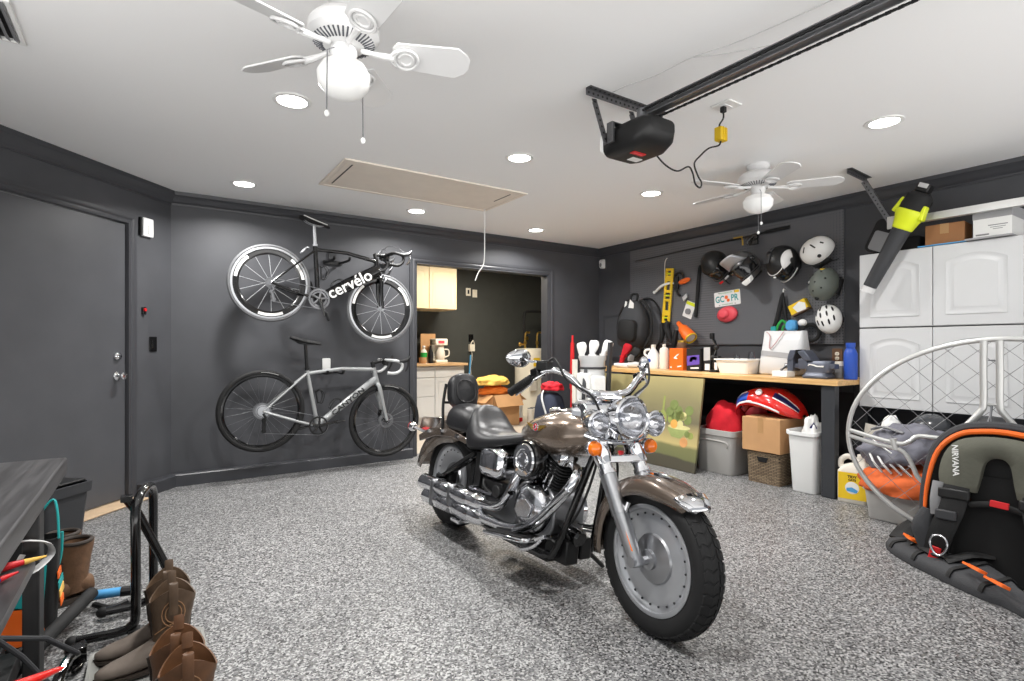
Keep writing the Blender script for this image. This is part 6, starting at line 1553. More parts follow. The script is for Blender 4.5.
# leaf blower hanging from the track
t=thing('leaf_blower','black and lime leaf blower hanging nozzle down in front of the cabinet','leaf blower')
top=V((4.465,1.545,2.225));tip=V((4.455,1.884,1.575));d=(tip-top).normalized();L=(tip-top).length
side=d.cross(V((-1,0,0))).normalized();out=side.cross(d).normalized()
if out.x>0: out=-out
QB=Matrix(((side.x,out.x,d.x,top.x),(side.y,out.y,d.y,top.y),(side.z,out.z,d.z,top.z),(0,0,0,1)))
def bs(z,w,h,dx=0): return [V((dx+x,y,z)) for x,y in rrect(w,h,min(w,h)*.42,5)]
g=G(QB);g.loft([bs(.20,.13,.13),bs(.26,.115,.115),bs(.45,.10,.10),bs(.70,.088,.08),bs(L-.03,.083,.07)],cap=True);build('blower_tube',g,M['char'],t)
g=G(QB);g.lathe([(.042,L-.03),(.046,L-.03),(.046,L+.012),(.042,L+.012),(.042,L-.03)],n=24);build('nozzle_ring',g,M['frostn'] if 'frostn' in M else mk('frostn',(205,205,205),.4),t)
g=G(QB);g.loft([bs(.0,.11,.10),bs(.02,.15,.14),bs(.09,.17,.16),bs(.14,.16,.15)]);hs=build('motor_housing',g,M['blackm'],t,bevel=.004)
g=G(QB)
for k in range(6): g.box((-.06+k*.024,-.079,.075),(.008,.008,.07))
build('air_slot',g,M['black'],hs)
g=G(QB);g.box((0,.0,-.03),(.085,.08,.06));build('battery',g,M['black'],t,bevel=.01)
g=G(QB);g.box((-.0,.035,-.045),(.06,.02,.03));build('battery_label',g,M['ltgrey'],t,bevel=.003)
g=G(QB);g.loft([bs(.125,.178,.166),bs(.16,.18,.17),bs(.20,.15,.145),bs(.265,.122,.122)],cap=True);g.box((.085,.02,.11),(.03,.06,.11),ry(12).to_3x3());g.box((-.085,.02,.13),(.028,.06,.10),ry(-12).to_3x3());build('lime_collar',g,M['lime'],t,bevel=.008)
g=G();g.tube([top+V((.03,-.03,.02)),top+V((.09,-.02,.04)),top+V((.125,.0,-.06)),top+V((.115,.0,-.09))],.006,8,4);build('hanging_hook',g,M['black'],t)
g=G(QB);g.tube([(0,-.07,.05),(0,-.13,.09),(0,-.14,.18),(0,-.08,.25)],.018,10,5);build('rear_handle',g,M['black'],t)
# ---------------------------------------------------------------- paramotor cage and harness
C=V((3.75,.91,.628));rr_=1.0;RA,RB=.73,.568;yaw=-.25
U=V((math.sin(yaw),math.cos(yaw),0));VV=V((0,0,1));NP=V((-math.cos(yaw),math.sin(yaw),0))
def rp(a,b,off=0): return C+U*(a*RA)+VV*(b*RB)+NP*off
t=thing('paramotor','silver ring paramotor with netting and an olive black orange harness before the white cabinets','paramotor')
g=G();g.tube([rp(rr_*math.cos(2*PI*i/72),rr_*math.sin(2*PI*i/72)) for i in range(72)],.0135,12,0,True);build('outer_ring',g,M['aluw'],t)
def inplane(px,py):  # positions given as fractions of the ring radius
    return rp(px*rr_,py*rr_,.012)
for q in (1,-1):
    def sy(u,v): return rp(.097+(u-.097)*q,v,.012)
    g=G();g.tube([sy(.14,.985),sy(.142,.7),sy(.142,.40),sy(.165,.30),sy(.30,.06),sy(.36,-.06),sy(.38,-.45),sy(.38,-.9)],.0165,12,4)
    if q>0: g.tube([sy(.14,.385),sy(.054,.385)],.008,8)
    build('upright_strut',g,M['aluw'],t)
    g=G();g.tube([sy(.985,.03),sy(.80,-.03),sy(.646,-.065),sy(.58,-.03),sy(.52,.03),sy(.33,.02)],.0125,10,4);g.tube([sy(.69,-.02),sy(.67,-.13)],.018,10)
    g.tube([sy(.985,-.03),sy(.80,-.09),sy(.646,-.125),sy(.58,-.22),sy(.53,-.38),sy(.47,-.45)],.0125,10,4)
    build('side_strut',g,M['aluw'],t)
g=G();mm_=.135
k=-14
import itertools
for dirn in (1,-1):
    for i in range(-13,14):
        c=i*mm_*1.0
        # line through points (s cos45, ...) at offset c, bowed slightly
        dx,dy=math.cos(R(52)),math.sin(R(52))*dirn;nx,ny=-dy,dx
        if abs(c)>=.97: continue
        h=math.sqrt(rr_*rr_-c*c);pts=[]
        for j in range(9):
            s_=-h+2*h*j/8;bow=.03*(1-(s_/h)**2)*(c/rr_)
            pts.append(rp(nx*(c+bow)+dx*s_,ny*(c+bow)+dy*s_,-.0))
        g.tube(pts,.0018,3,0,cap=False)
build('net',g,mk('netline',(120,120,122),.6),t)
g=G();p=rp(.097,.38,.012);g.tube([p,p+V((-.02,0,-.06))],.006,8)
for q in (-1,1): g.tube([p+V((-.02,0,-.05)),p+V((-.05,q*.012,-.12)),p+V((-.08,q*.03,-.18))],.0035,6)
g.torus(rp(.097,.8,.012),(0,0,1),.012,.004,12,6);build('hang_line',g,M['steel'],t)
g=G();g.ell(rp(.097,-.05,-.17),(.12,.15,.17),None,20,12);g.b2(rp(.097,-.3,-.16)-V((.10,.13,.2)),rp(.097,-.3,-.16)+V((.10,.13,.1)));build('engine',g,M['char'],t,bevel=.03)
# harness
hx_=V((.05,-.999,0)).normalized();hz=V((0,0,1)).cross(hx_)*-1
if hz.x>0: hz=-hz
O=V((3.42,.885,.0))
lean=R(8)
up=V((0,0,1))*math.cos(lean)-hz*math.sin(lean);no=hz*math.cos(lean)+V((0,0,1))*math.sin(lean)
QH=Matrix(((hx_.x,up.x,no.x,O.x),(hx_.y,up.y,no.y,O.y),(hx_.z,up.z,no.z,O.z),(0,0,0,1)))
arch=[(-.26,.08),(-.30,.25),(-.295,.45),(-.255,.62),(-.17,.715),(-.06,.745),(.06,.745),(.17,.715),(.255,.62),(.295,.45),(.30,.25),(.26,.08)]
archs=[(p.x,p.y) for p in spline([(x,y,0) for x,y in arch],4)]
g=G(QH);cx0,cy0=0,.40
g.loft([[V((cx0+(x-cx0)*k,cy0+(y-cy0)*k,z)) for x,y in archs] for k,z in ((.9,-.14),(1,-.11),(1.01,-.03),(.96,.0),(.84,-.025),(.8,-.03))]);build('back_shell',g,M['nylonb'],t,smooth=60)
g=G(QH);sub_=archs[3:-3];g.tube([(x*.965,y*.985-.002,.004) for x,y in sub_],[.008,.012,.014,.014,.012,.008],8,0,flat=1);build('orange_piping',g,M['orange'],t)
g=G(QH);g.tube([(x*1.02,y*1.015,-.045) for x,y in archs],[.02,.024,.028,.03,.028,.024,.02],10);build('black_roll',g,M['nylon'],t)
# shoulder pads joined at the collar
out_=[(-.225,.43),(-.235,.50),(-.215,.60),(-.16,.675),(-.06,.705),(.06,.705),(.16,.675),(.215,.60),(.235,.50),(.225,.43)]
inn_=[(-.075,.42),(-.062,.48),(-.055,.53),(-.045,.575),(-.02,.60),(.02,.60),(.045,.575),(.055,.53),(.062,.48),(.075,.42)]
o2=spline([(x,y,0) for x,y in out_],3);i2=spline([(x,y,0) for x,y in inn_],3)
g=G(QH);rows=[]
for a,b in zip(o2,i2):
    m_=(a+b)/2;rows.append([V((a.x,a.y,.005)),V((a.x*.98+b.x*.02,a.y*.98+b.y*.02,.035)),V((m_.x,m_.y,.06)),V((b.x*.98+a.x*.02,b.y*.98+a.y*.02,.04)),V((b.x,b.y,.005))])
g.loft(rows,cap=True,closed=True);build('shoulder_pad',g,M['olive'],t,smooth=70)
text('pad_lettering','NIRVANA',.036,M['white'],QH@T(-.158,.57,.064)@rz(-86),t,.0006,.0008)
for s in (-1,1):
    g=G(QH);x=s*.17
    g.tube([(x-s*.02,.44,.05),(x-s*.01,.33,.07),(x+s*.03,.2,.07),(x+s*.06,.09,.04)],.055,10,5,flat=.22,up=(0,0,1));sp_=build('strap',g,M['nylonb'],t,smooth=60)
    g=G(QH);g.box((x-s*.015,.40,.075),(.13,.05,.02));build('buckle',g,M['black'],sp_,bevel=.008);g=G(QH);g.box((x+s*.01,.29,.09),(.09,.05,.02));build('buckle',g,M['char'],sp_,bevel=.008)
    g=G(QH);pts=[(x+s*.03+.035*math.cos(a)*(1+.25*math.sin(a)),.135+.05*math.sin(a),.105) for a in [2*PI*i/20 for i in range(20)]]
    g.tube(pts,.006,8,0,True);build('carabiner',g,M['chromeb'],sp_)
    g=G(QH);g.tube([(x+s*.06,.45,.04),(x+s*.065,.36,.055),(x+s*.06,.28,.05)],.024,8,4,flat=.3,up=(0,0,1));build('grey_webbing',g,M['grey'],sp_,smooth=60)
    g=G(QH);g.box((x+s*.055,.07,.075),(.045,.1,.014),rz(s*10).to_3x3());build('red_tab',g,M['red'],sp_,bevel=.003)
    g=G(QH);g.tube([(s*.26,.10,.02),(s*.29,.2,.04),(s*.27,.3,.04)],[.045,.05,.025],10,4,flat=.5);build('side_wing',g,M['nylon'],t,smooth=60)
g=G(QH);g.box((.02,.385,.07),(.07,.032,.012),rz(-4).to_3x3());build('red_tag',g,M['red'],t,bevel=.003)
g=G(QH);g.tube([(-.1,.36,.05),(.0,.38,.05),(.1,.365,.05)],.014,8,4,flat=.35,up=(0,0,1));build('chest_strap',g,M['nylonb'],t)
g=G(QH);g.loft([[V((x*k,.06+y*k2,z)) for x,y in rrect(.36,.5,.08,4,0,.2)] for z,k,k2 in ((-.03,.95,.95),(.0,1,1),(.012,.9,.95))]);build('back_pad',g,mk('void',(10,10,11),.9),t,smooth=40)
# seat belt on the floor
bd_=[V((3.62,1.34,0)),V((3.55,1.30,0)),V((3.45,1.17,0)),V((3.36,1.02,0)),V((3.26,.88,0)),V((3.18,.77,0)),V((3.10,.66,0))]
c_=spline(bd_,4);rings=[]
for i,p in enumerate(c_):
    u=i/(len(c_)-1);tn=(c_[min(i+1,len(c_)-1)]-c_[max(i-1,0)]).normalized();nn=V((-tn.y,tn.x,0));
    if nn.x>0: nn=-nn
    w=.04+.075*math.sin(PI*min(1,u*1.15+.04))**.6;h=.05+.03*math.sin(PI*u)
    rings.append([p+nn*(w*x)+V((0,0,max(.0015,h*z))) for x,z in ((1,0.02),(1.03,.4),(.85,.85),(.4,1),(-.2,1.15),(-.7,1.3),(-1,1.0),(-1,.02))])
g=G();g.loft(rings);hb_=build('hip_belt',g,M['nylon'],t,smooth=60)
for k_ in (5,9,14,18):
    g=G();rg_=rings[k_];g.tube([q+V((0,0,.006)) for q in rg_[1:-1]],.014,6,2,flat=.35,up=(0,0,1));build('cross_strap',g,M['nylonb'],hb_,smooth=60)
g=G();g.ell((3.40,1.13,.09),(.05,.10,.02),rz(-38).to_3x3()@rx(0).to_3x3(),18,8);build('mesh_pocket',g,M['blackm'],hb_)
g=G()
pt=[(3.60,1.36,.04),(3.66,1.33,.10),(3.67,1.22,.17),(3.60,1.14,.16)]
g.tube(pt,.06,10,5,flat=.3,up=(0,0,1));g.tube([(3.46,1.26,.08),(3.52,1.16,.14),(3.56,1.06,.12)],.03,8,4,flat=.3);g.tube([(3.32,1.05,.08),(3.38,.97,.12),(3.44,.90,.12)],.035,8,4,flat=.35);build('webbing',g,M['nylonb'],t,smooth=60)
for p,rzv in (((3.44,1.24,.105),40),((3.19,.89,.115),50),((3.115,.79,.10),50)):
    g=G(T(*p)@rz(rzv)@rx(25));g.prism(rrect(.075,.045,.012,3),.014,hole=rrect(.045,.02,.006,3));g.b2((.035,-.012,0),(.08,.012,.01));build('orange_buckle',g,M['orange'],t)
# tote with sports gear
crate('storage_tote','grey tote heaped with orange and grey sports gear in front of the cabinets',4.18,1.515,.46,.34,.22,M['tote'],handle=False)
clothlump('jersey','orange and white jersey draped over the rim of the sports gear tote',(4.15,1.52,.20),(.215,.27,.15),mk('orangej',(206,96,44),.8,var=.25,vs=9,bump=.3,bs=10),4.4,'clothing',.10,.25)
t=thing('sports_backpack','grey backpack with white streaks heaped on the orange jersey','backpack')
import mathutils.noise as mno2
def fq(q):
    dd=mno2.noise(V((q.x*2+3,q.y*2,q.z*2)))*.22+mno2.noise(V((q.x*5,q.y*5+8,q.z*5)))*.1+abs(mno2.noise(V((q.x*8,q.y*3,q.z*8))))*.08
    return V((q.x*(1+dd),q.y*(1+dd),max(-.45,q.z*(1+dd))))
g=G();g.ell((4.16,1.54,.455),(.20,.24,.17),rx(-16).to_3x3(),48,30,fn=fq);g.ell((4.28,1.36,.47),(.17,.17,.12),rz(30).to_3x3(),40,24,fn=fq);bd=build('bag',g,M['greyjack'],t,smooth=80)
g=G()
for k in range(4): g.tube([(4.02-.0,1.70-k*.045,.475-k*.015),(3.965,1.64-k*.05,.395),(3.985,1.60-k*.055,.335)],.007,6,5)
g.tube([(4.0,1.66,.535),(3.97,1.58,.495),(3.985,1.50,.435),(3.99,1.44,.395)],.006,6,5);build('white_streak',g,M['white'],bd)
g=G();g.tube([(4.10,1.70,.595),(4.06,1.62,.62),(4.05,1.5,.595)],.022,8,5,flat=.4);build('shoulder_strap',g,M['grey'],t)
clothlump('white_shoe','white shoe sticking up behind the grey sports backpack',(4.38,1.70,.42),(.08,.06,.13),M['white'],9.4,'shoe',.08,.9)
carton('red_box','small red box tucked between the grey sports backpack and harness',(3.93,1.24,.27),(4.05,1.33,.35),10,False,'red',cat='box',tape=False)
# jug with yellow label
t=thing('plastic_jug','white plastic jug with a yellow label on the floor by the bench leg','jug',(4.36,1.935,.001),12)
g=G()
def jr(z,w,d,x=0): return [V((p[0],p[1]+x,z)) for p in rrect(d,w,min(w,d)*.25,5)]
g.loft([jr(0,.19,.12),jr(.01,.20,.13),jr(.23,.20,.13),jr(.27,.16,.11,-.01),jr(.30,.07,.06,-.045),jr(.315,.055,.055,-.05),jr(.335,.055,.055,-.05)]);bd=build('body',g,M['offwhite'],t,smooth=40)
g=G();g.tube([(0,-.02,.31),(0,.04,.335),(0,.085,.30),(0,.085,.25)],.02,10,5);build('handle',g,M['offwhite'],bd)
g=G();g.cyl((0,-.05,.335),(0,-.05,.355),.03,None,16);build('cap',g,M['offwhite'],t)
g=G();g.b2((-.0665,-.09,.03),(-.0645,.09,.225));lb=build('yellow_label',g,M['yellow'],t)
MRL=Matrix(((0,0,-1,0),(-1,0,0,0),(0,1,0,0),(0,0,0,1)))
g=G(T(-.0667,0,.115)@MRL);g.ell((0,0,0),(.045,.045,.0012),None,20,4);build('white_disc',g,M['white'],lb)
g=G(T(-.068,0,.10)@MRL);g.prism([(-.035,-.01),(.03,-.02),(.038,0),(.0,.02),(-.035,.012)],.001);build('blue_car',g,M['ltblue'],lb)
text('label_lettering','TIDY',.026,M['blackm'],T(-.067,0,.195)@MRL,lb,.0005,.001)
text('label_lettering','CATS',.02,M['blackm'],T(-.067,0,.172)@MRL,lb,.0005,.001)
# dark case and dome under the cabinets
t=thing('storage_case','large dark grey hard case standing on the floor under the white cabinets','case')
g=G();g.loft([[V((x,1.30+y*k,z)) for x in (4.40,) for y in ()]+[V((4.66+px*k,1.30+py*k,z)) for px,py in rrect(.44,.78,.12,6)] for z,k in ((.002,.94),(.03,1),(.50,1),(.545,.97),(.56,.9))]);build('shell',g,M['char'],t,smooth=40)
g=G();g.tube([(4.5,1.15,.555),(4.5,1.17,.59),(4.5,1.38,.59),(4.5,1.40,.555)],.012,8,3);build('carry_handle',g,M['black'],t)
t=thing('round_helmet','dark glossy round helmet on the dark case under the cabinets','helmet')
g=G();g.ell((4.56,1.52,.575),(.13,.12,.11),None,28,14,0,1);build('shell',g,M['char2'] if 'char2' in M else mk('char2',(58,60,64),.25,coat=.4),t)
g=G();g.torus((4.56,1.52,.583),(0,0,1),.122,.01,28,8);build('rim',g,M['black'],t)
g=G(T(4.46,1.86,.002)@ry(12)@MR);g.prism([(-.12,0),(.12,0),(.10,.55),(-.09,.58)],.006);solo('foam_sheet',g,M['offwhite'],'pale foam sheet leaning under the cabinets beside the dark case','sheet')
# ---------------------------------------------------------------- near left corner: black table, tripod parts, rack, boots
# table
t=thing('black_table','black stained wooden table with a worn top beside the entry door','table')
tz=.75;tx=-.25;ty1=2.56
g=G();g.b2((-.95,.35,tz-.06),(tx,ty1,tz));build('tabletop',g,M['table'],t,bevel=.006)
for x,y in ((tx-.075,ty1-.14),(tx-.075,.55),(-.88,ty1-.14),(-.88,.55)):
    g=G();g.b2((x-.022,y-.05,.001),(x+.022,y+.05,tz-.061));build('leg',g,M['tabledk'],t,bevel=.004)
g=G();g.b2((tx-.16,.6,.10),(tx-.10,ty1-.19,.16));g.b2((-.9,.6,.10),(-.85,ty1-.19,.16));g.b2((-.84,ty1-.18,.10),(tx-.15,ty1-.11,.16));build('stretcher',g,M['tabledk'],t,bevel=.003)
g=G();g.b2((-.86,.6,.161),(tx-.15,ty1-.2,.18));build('lower_shelf',g,M['tabledk'],t,bevel=.003)
g=G();g.b2((-.9,.6,.425),(-.31,2.35,.452));build('middle_shelf',g,M['table'],t,bevel=.004)
def pen(name,label,a,b,r,m,tipm=None,cat='stake'):
    t=thing(name,label,cat);a,b=V(a),V(b);d=(b-a)
    g=G();g.tube([a,a+d*.55,a+d*.97,b],[r,r*.95,r*.28,r*.12],16);build('body',g,m,t)
    g=G();g.cyl(a-d.normalized()*.012,a+d*.03,r*1.05,None,16);build('end_cap',g,M['black'],t)
    if tipm: g=G();g.tube([a+d*.8,b+d*.02],[r*.62,r*.2],12);build('tip',g,tipm,t)
pen('plastic_stake','red tapered plastic stake lying on the middle shelf of the black table',(-.52,2.20,.4687),(-.285,2.32,.4687),.016,M['red'],M['clothy'])
pen('plastic_stake','blue tapered plastic stake lying on the middle shelf, closer than the red one',(-.50,2.0,.4687),(-.335,2.2,.4687),.016,M['blue'],M['red'])
pen('plastic_stake','long red pointed stake low by the picture corner under the table edge',(-.52,1.62,.335),(-.195,1.93,.27),.026,M['redp'])
# tote bag, bin, work boots behind the table
t=thing('shopping_bag','black shopping bag with teal trim and orange print behind the table leg','bag')
g=G();bx0=V((-.445,2.80,.002))
def sb(z,w,d): return [bx0+V((x,y,z)) for x,y in rrect(w,d,.02,3)]
g.loft([sb(0,.26,.16),sb(.05,.27,.17),sb(.40,.30,.10),sb(.402,.285,.085),sb(.1,.25,.14)],cap=True);build('bag',g,M['blackm'],t,smooth=40)
g=G();g.tube([bx0+V((.15,-.04,.40)),bx0+V((.145,-.03,.5)),bx0+V((.13,-.02,.55)),bx0+V((.09,-.03,.5)),bx0+V((.02,-.045,.40))],.009,8,5,flat=.5);g.tube([bx0+V((.15,.05,.40)),bx0+V((.145,.055,.3)),bx0+V((.12,.05,.2))],.006,6,4);build('teal_handle',g,M['teal'],t)
Q=Matrix(((0,0,1,bx0.x+.1515),(1,0,0,bx0.y),(0,1,0,.20),(0,0,0,1)))@rx(-4)
for i,(mm,yy) in enumerate(((M['teal'],.02),(M['orange'],.06),(M['clothy'],-.015),(M['orange'],-.05))):
    g=G(Q);g.b2((-.06+i*.004,yy-.013,0),(.06-(i%2)*.03,yy+.013,.0035));build('print_band',g,mm,t)
Q2=T(bx0.x,bx0.y-.087,.16)@Matrix(((1,0,0,0),(0,0,-1,0),(0,1,0,0),(0,0,0,1)))
g=G(Q2);g.prism([(-.13,-.13),(.12,-.13),(.10,.0),(-.03,.03),(-.13,.0)],.004);build('orange_print',g,M['orange'],t)
g=G(Q2);g.prism([(-.05,.02),(.11,.0),(.12,.16),(.02,.14)],.004);build('teal_print',g,M['teal'],t)
t=thing('dustbin','dark grey bin standing against the entry door behind the shopping bag','bin',(-.46,3.62,.001),rotz=-41)
g=G();
def db(z,w,d): return [V((x,y,z)) for x,y in rrect(w,d,.03,4)]
g.loft([db(0,.26,.2),db(.40,.32,.25),db(.40,.345,.275),db(.45,.35,.28),db(.45,.32,.25),db(.42,.31,.24),db(.02,.25,.19)]);build('bin',g,M['char'],t,smooth=40)
g=G();g.b2((-.14,-.10,.451),(.14,.12,.462));build('lid',g,M['black'],t,bevel=.004)
def bootsec(x,w,z0,z1,n=14):
    o=[]
    for i in range(n):
        a=2*PI*i/n;o.append(V((x,w*math.copysign(abs(math.cos(a))**.8,math.cos(a)),z0+(z1-z0)*(.5+.5*math.sin(a)) if math.sin(a)>0 else z0+(z1-z0)*(.5+.5*math.sin(a)))))
    return o
def boot(name,label,loc,rotz,shaft,mfoot,h=.31,work=False,group=None,tabs=True):
    t=thing(name,label,'boot',loc,rotz,group)
    k=1
    rings=[]
    n=28
    def ov(cx,z,a,b,sc=0):
        o=[]
        for i in range(n):
            th=2*PI*i/n;c,s=math.cos(th),math.sin(th)
            o.append(V((cx+a*c,b*s,z+sc*(.5*math.cos(2*(th-PI/2))))))
        return o
    g=G();g.loft([ov(.0,.045,.05,.038),ov(.004,.08,.058,.040),ov(.0,.12,.056,.044),ov(-.004,.2,.063,.052),ov(-.006,h-.03,.070,.057,.02 if not work else 0),ov(-.006,h,.072,.059,.05 if not work else 0),ov(-.006,h,.068,.055,.05 if not work else 0),ov(-.006,h-.05,.064,.05,.04 if not work else 0),ov(0,.12,.05,.038)],cap=True);sh=build('shaft',g,shaft,t,smooth=60)
    g=G();g.loft([bootsec(x,w,z0,z1) for x,w,z0,z1 in ((-.075,.02,.035,.07),(-.068,.034,.03,.10),(-.03,.038,.03,.12),(.03,.037,.026,.125),(.08,.040,.018,.095),(.13,.044,.014,.072),(.17,.040,.014,.06),(.20,.028,.015,.05),(.218,.012,.018,.04))]);build('foot',g,mfoot,t,smooth=70)
    g=G();pts=[(-.078,-.02),(-.06,-.036),(0,-.036),(.06,-.038),(.13,-.047),(.18,-.042),(.212,-.022),(.225,0),(.212,.022),(.18,.042),(.13,.047),(.06,.038),(0,.036),(-.06,.036),(-.078,.02)]
    g.prism(pts,.011 if not work else .022,(0,0,.008 if not work else .002));g.loft([[V((x*kk-.045,y*kk,z)) for x,y in rrect(.065,.07,.02,4)] for z,kk in ((.001,.88),(.03,1))]);build('sole',g,M['bootsole'],t)
    if tabs:
        for s in (-1,1):
            g=G();g.tube([(-.005,s*.062,h-.06),(-.005,s*.066,h+.01),(-.005,s*.061,h+.048),(-.005,s*.052,h+.01)],.014,8,4,flat=.3,up=(0,1,0));build('pull_tab',g,shaft,sh,smooth=60)
    if not work:
        g=G()
        for s in (-1,1):
            for q in (1,.7): g.tube([(-.005+.035*q*math.cos(a),s*(.0565+.002*math.sin(a)),.205+.045*q*math.sin(a)) for a in [2*PI*i/16 for i in range(17)]],.0018,5)
            g.tube([(-.05,s*.045,.14),(-.005,s*.056,.17),(.05,s*.042,.14)],.0018,5,4)
        build('stitching',g,M['boottan'],sh)
        for s in (-1,1):
            g=G();g.tube([(s*.055,0,.12),(s*.062,0,.2),(s*.068,0,h-.03)],.005,6,3);build('piping',g,M['bootsole'],sh)
    else:
        g=G();g.torus((-.006,0,h),(0,0,1),.06,.009,24,8)
        for z in (.13,.16,.19,.22): g.tube([(.05,-.03,z),(.066,0,z+.005),(.05,.03,z)],.004,6,3)
        build('laces',g,M['bootsole'],sh)
    return t
boot('work_boot','tall brown work boot standing upright behind the black shopping bag',(-.285,3.15,.002),205,M['bootbrown'],M['bootbrown'],.27,True,'brown work boots',False)
boot('work_boot','brown work boot half hidden behind the black shopping bag, further from the rack',(-.345,3.30,.002),205,M['bootbrown'],M['bootbrown'],.27,True,'brown work boots',False)
# boot tray and western boots
t=thing('boot_tray','grey plastic boot tray on the floor holding the western boots','tray')
g=G()
def tr(z,k): return [V((.0+x,2.09+y,z)) for x,y in rrect(.36-k,.84-k,.04,5)]
g.loft([tr(.001,.05),tr(.03,0),tr(.034,0),tr(.034,.02),tr(.008,.07)],cap=True);build('tray',g,mk('traygrey',(138,138,134),.5),t,smooth=40)
WBm=[('bootwest',(92,74,56)),('bootwest2',(112,78,48))]
mk('bootwest',(86,68,52),.5,var=.2,vs=24,bump=.12,bs=50);mk('bootwest2',(98,66,42),.5,var=.2,vs=24,bump=.12,bs=50)
boot('western_boot','worn tan western boot with grey foot in the tray, second from the table side',(.055,2.43,.012),176,M['bootwest'],M['bootgrey'],.265,False,'western boots in the tray')
boot('western_boot','worn tan western boot with grey foot in the tray, in front of its mate',(.065,2.30,.012),181,M['bootwest'],M['bootgrey'],.265,False,'western boots in the tray')
boot('western_boot','brown western boot in the tray, just in front of the tan pair',(.065,1.90,.012),174,M['bootwest2'],M['bootwest2'],.265,False,'western boots in the tray')
boot('western_boot','brown western boot in the tray closest to the camera with a wide pull tab',(.085,1.765,.012),178,M['bootwest2'],M['bootwest2'],.265,False,'western boots in the tray')
# black tube stand
t=thing('tube_stand','black bent steel tube stand on the floor behind the western boots','stand')
g=G();g.tube([(-.24,2.645,.03),(-.10,2.635,.03),(-.06,2.635,.045),(-.045,2.635,.09),(-.045,2.635,.40),(-.045,2.645,.50),(-.03,2.68,.55),(-.005,2.76,.565),(.01,2.83,.54),(.015,2.86,.48),(.015,2.87,.3),(.015,2.87,.09),(.0,2.87,.045),(-.05,2.87,.03),(-.16,2.87,.03)],.0175,14,4);build('bent_tube',g,M['blackg'],t)
g=G();g.tube([(-.075,2.66,.545),(-.04,2.68,.48),(.03,2.72,.30),(.06,2.74,.22)],.0165,12);g.b2((-.095,2.64,.535),(-.055,2.68,.56));g.cyl((.055,2.737,.235),(.075,2.748,.185),.019,None,12);build('diagonal_stay',g,M['blackg'],t,bevel=.003)
for c_f in ((-.245,2.645,.03),(-.165,2.87,.03)):
    g=G();g.ell(c_f,(.022,.022,.022));build('rubber_foot',g,M['rubber'],t)
g=G();g.b2((-.07,2.61,.002),(-.03,2.66,.03));build('foot_pad',g,M['rubber'],t)
# folded work stand: padded arms, rods and clamps on the floor
t=thing('work_stand','folded black repair stand with light blue grips lying beside the table','repair stand')
g=G();g.tube([(-.205,2.93,.10),(-.35,2.55,.065),(-.42,2.35,.045)],.026,12);build('padded_arm',g,M['blackm'],t)
g=G();g.cyl((-.20,3.02,.055),(-.105,3.0,.055),.02,None,14);build('blue_grip',g,M['ltblue'],t);g=G();g.cyl((-.50,2.48,.06),(-.42,2.55,.06),.022,None,14);build('blue_grip',g,M['ltblue'],t)
g=G();g.cyl((-.235,3.03,.055),(-.2,3.02,.055),.023,None,14);g.tube([(-.105,3.0,.055),(-.03,2.99,.05)],.022,10);g.tube([(-.2,2.98,.03),(-.14,2.93,.02),(-.08,2.95,.025)],.012,8,3);g.tube([(-.42,2.55,.06),(-.30,2.67,.07),(-.235,3.03,.055)],.014,8);build('tube_section',g,M['black'],t)
g=G();g.tube([(-.40,2.22,.28),(-.28,2.32,.20),(-.205,2.40,.09)],.0085,8);g.tube([(-.395,2.215,.29),(-.33,2.25,.19),(-.235,2.28,.012)],.008,8);build('thin_rod',g,M['char'],t)
g=G();g.tube([(-.215,2.47,.06),(-.235,2.42,.065),(-.25,2.32,.05),(-.25,2.2,.02)],.017,10,4);g.loft([[V((x,y,z)) for x,y in ((-.26,2.55),(-.20,2.59),(-.19,2.55),(-.23,2.52))] for z in (.03,.055)]);g.box((-.22,2.50,.04),(.05,.05,.06),rz(30).to_3x3());g.tube([(-.205,2.53,.03),(-.20,2.47,.02),(-.22,2.42,.02)],.01,8,3);build('clamp_jaw',g,M['blackg'],t,bevel=.004)
t=thing('webbing_strap','pale grey webbing strap looped around the black table leg','strap')
g=G();lx,ly=tx-.075,ty1-.14
g.tube([(lx-.06,ly-.08,.50),(lx-.02,ly-.085,.525),(lx+.035,ly-.07,.51),(lx+.05,ly-.03,.475),(lx+.045,ly-.02,.445),(lx+.015,ly-.08,.425),(lx-.02,ly-.09,.42),(lx-.025,ly-.085,.455),(lx-.015,ly-.08,.48)],.012,8,5,flat=.25,up=(0,0,1));build('strap',g,M['ltgrey'],t,smooth=60)
t=thing('wood_offcut','small bare wood offcut standing under the black table','wood block')
g=G();g.b2((-.45,2.16,.1815),(-.40,2.21,.33));build('block',g,M['card'],t,bevel=.003)
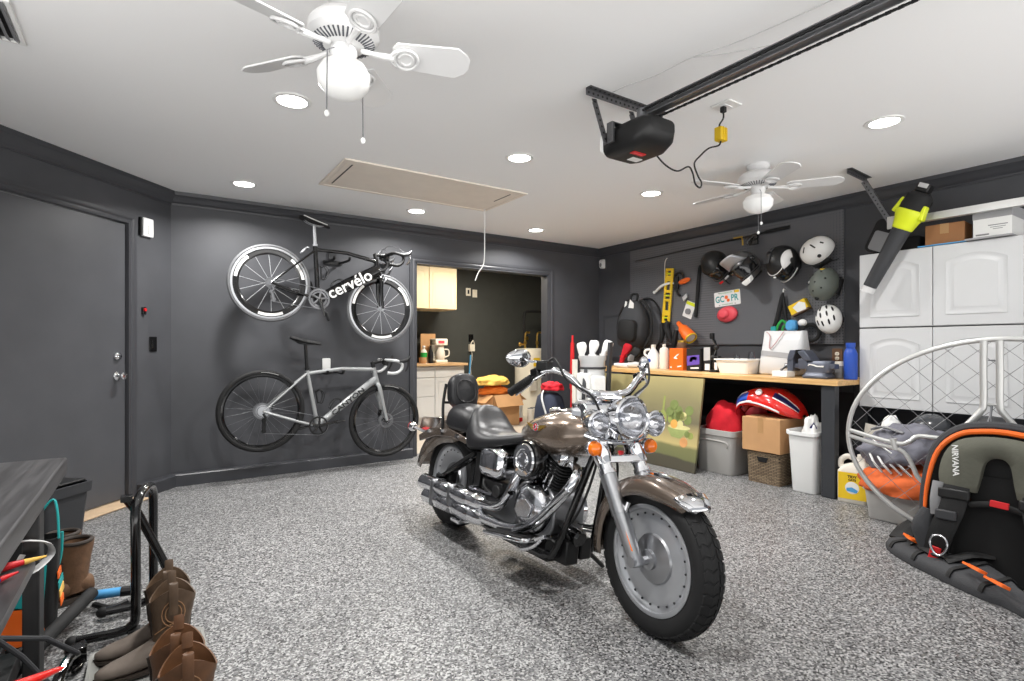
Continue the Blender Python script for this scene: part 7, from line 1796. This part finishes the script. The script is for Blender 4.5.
# ---------------------------------------------------------------- far room light, world, camera
WORLD=2.7
def area(name,loc,rotm,sx,sy,e,col=(1,1,1)):
    l=bpy.data.lights.new(name,'AREA');l.shape='RECTANGLE';l.size=sx;l.size_y=sy;l.energy=e;l.color=col
    o=bpy.data.objects.new(name,l);COL.objects.link(o);o.matrix_world=T(*loc)@rotm;return o
area('ceiling_panel_glow',(3.9,6.5,2.425),Matrix(),1.2,.3,62,(1,.92,.79))
w=bpy.data.worlds.new('world');bpy.context.scene.world=w;w.use_nodes=True
bg=w.node_tree.nodes['Background'];bg.inputs[1].default_value=WORLD
tc=w.node_tree.nodes.new('ShaderNodeTexCoord');sx=w.node_tree.nodes.new('ShaderNodeSeparateXYZ');w.node_tree.links.new(tc.outputs['Generated'],sx.inputs[0])
rp=w.node_tree.nodes.new('ShaderNodeValToRGB');rp.color_ramp.elements[0].position=.47;rp.color_ramp.elements[0].color=(1,.985,.965,1);rp.color_ramp.elements[1].position=.53;rp.color_ramp.elements[1].color=(.17,.175,.18,1)
mr=w.node_tree.nodes.new('ShaderNodeMapRange');mr.inputs[1].default_value=-1;mr.inputs[2].default_value=1;w.node_tree.links.new(sx.outputs[2],mr.inputs[0]);w.node_tree.links.new(mr.outputs[0],rp.inputs[0]);w.node_tree.links.new(rp.outputs[0],bg.inputs[0])
cd=bpy.data.cameras.new('camera');cam=bpy.data.objects.new('camera',cd);COL.objects.link(cam)
cd.sensor_width=36;cd.lens=542/1024*36;cd.shift_y=6.5/1024;cd.clip_start=.05
cam.location=(0,0,1.153);cam.rotation_euler=(R(90),0,R(-33.8))
sc=bpy.context.scene;sc.camera=cam
vs=sc.view_settings;vs.view_transform='Standard';vs.look='None';vs.gamma=1;vs.use_curve_mapping=False;vs.exposure=0.16
sc.cycles.max_bounces=8;sc.cycles.diffuse_bounces=5;sc.cycles.glossy_bounces=5;sc.cycles.transmission_bounces=6
sc.cycles.use_denoising=True
sc.cycles.sample_clamp_indirect=6
sc.cycles.caustics_reflective=False;sc.cycles.caustics_refractive=False
recentre()
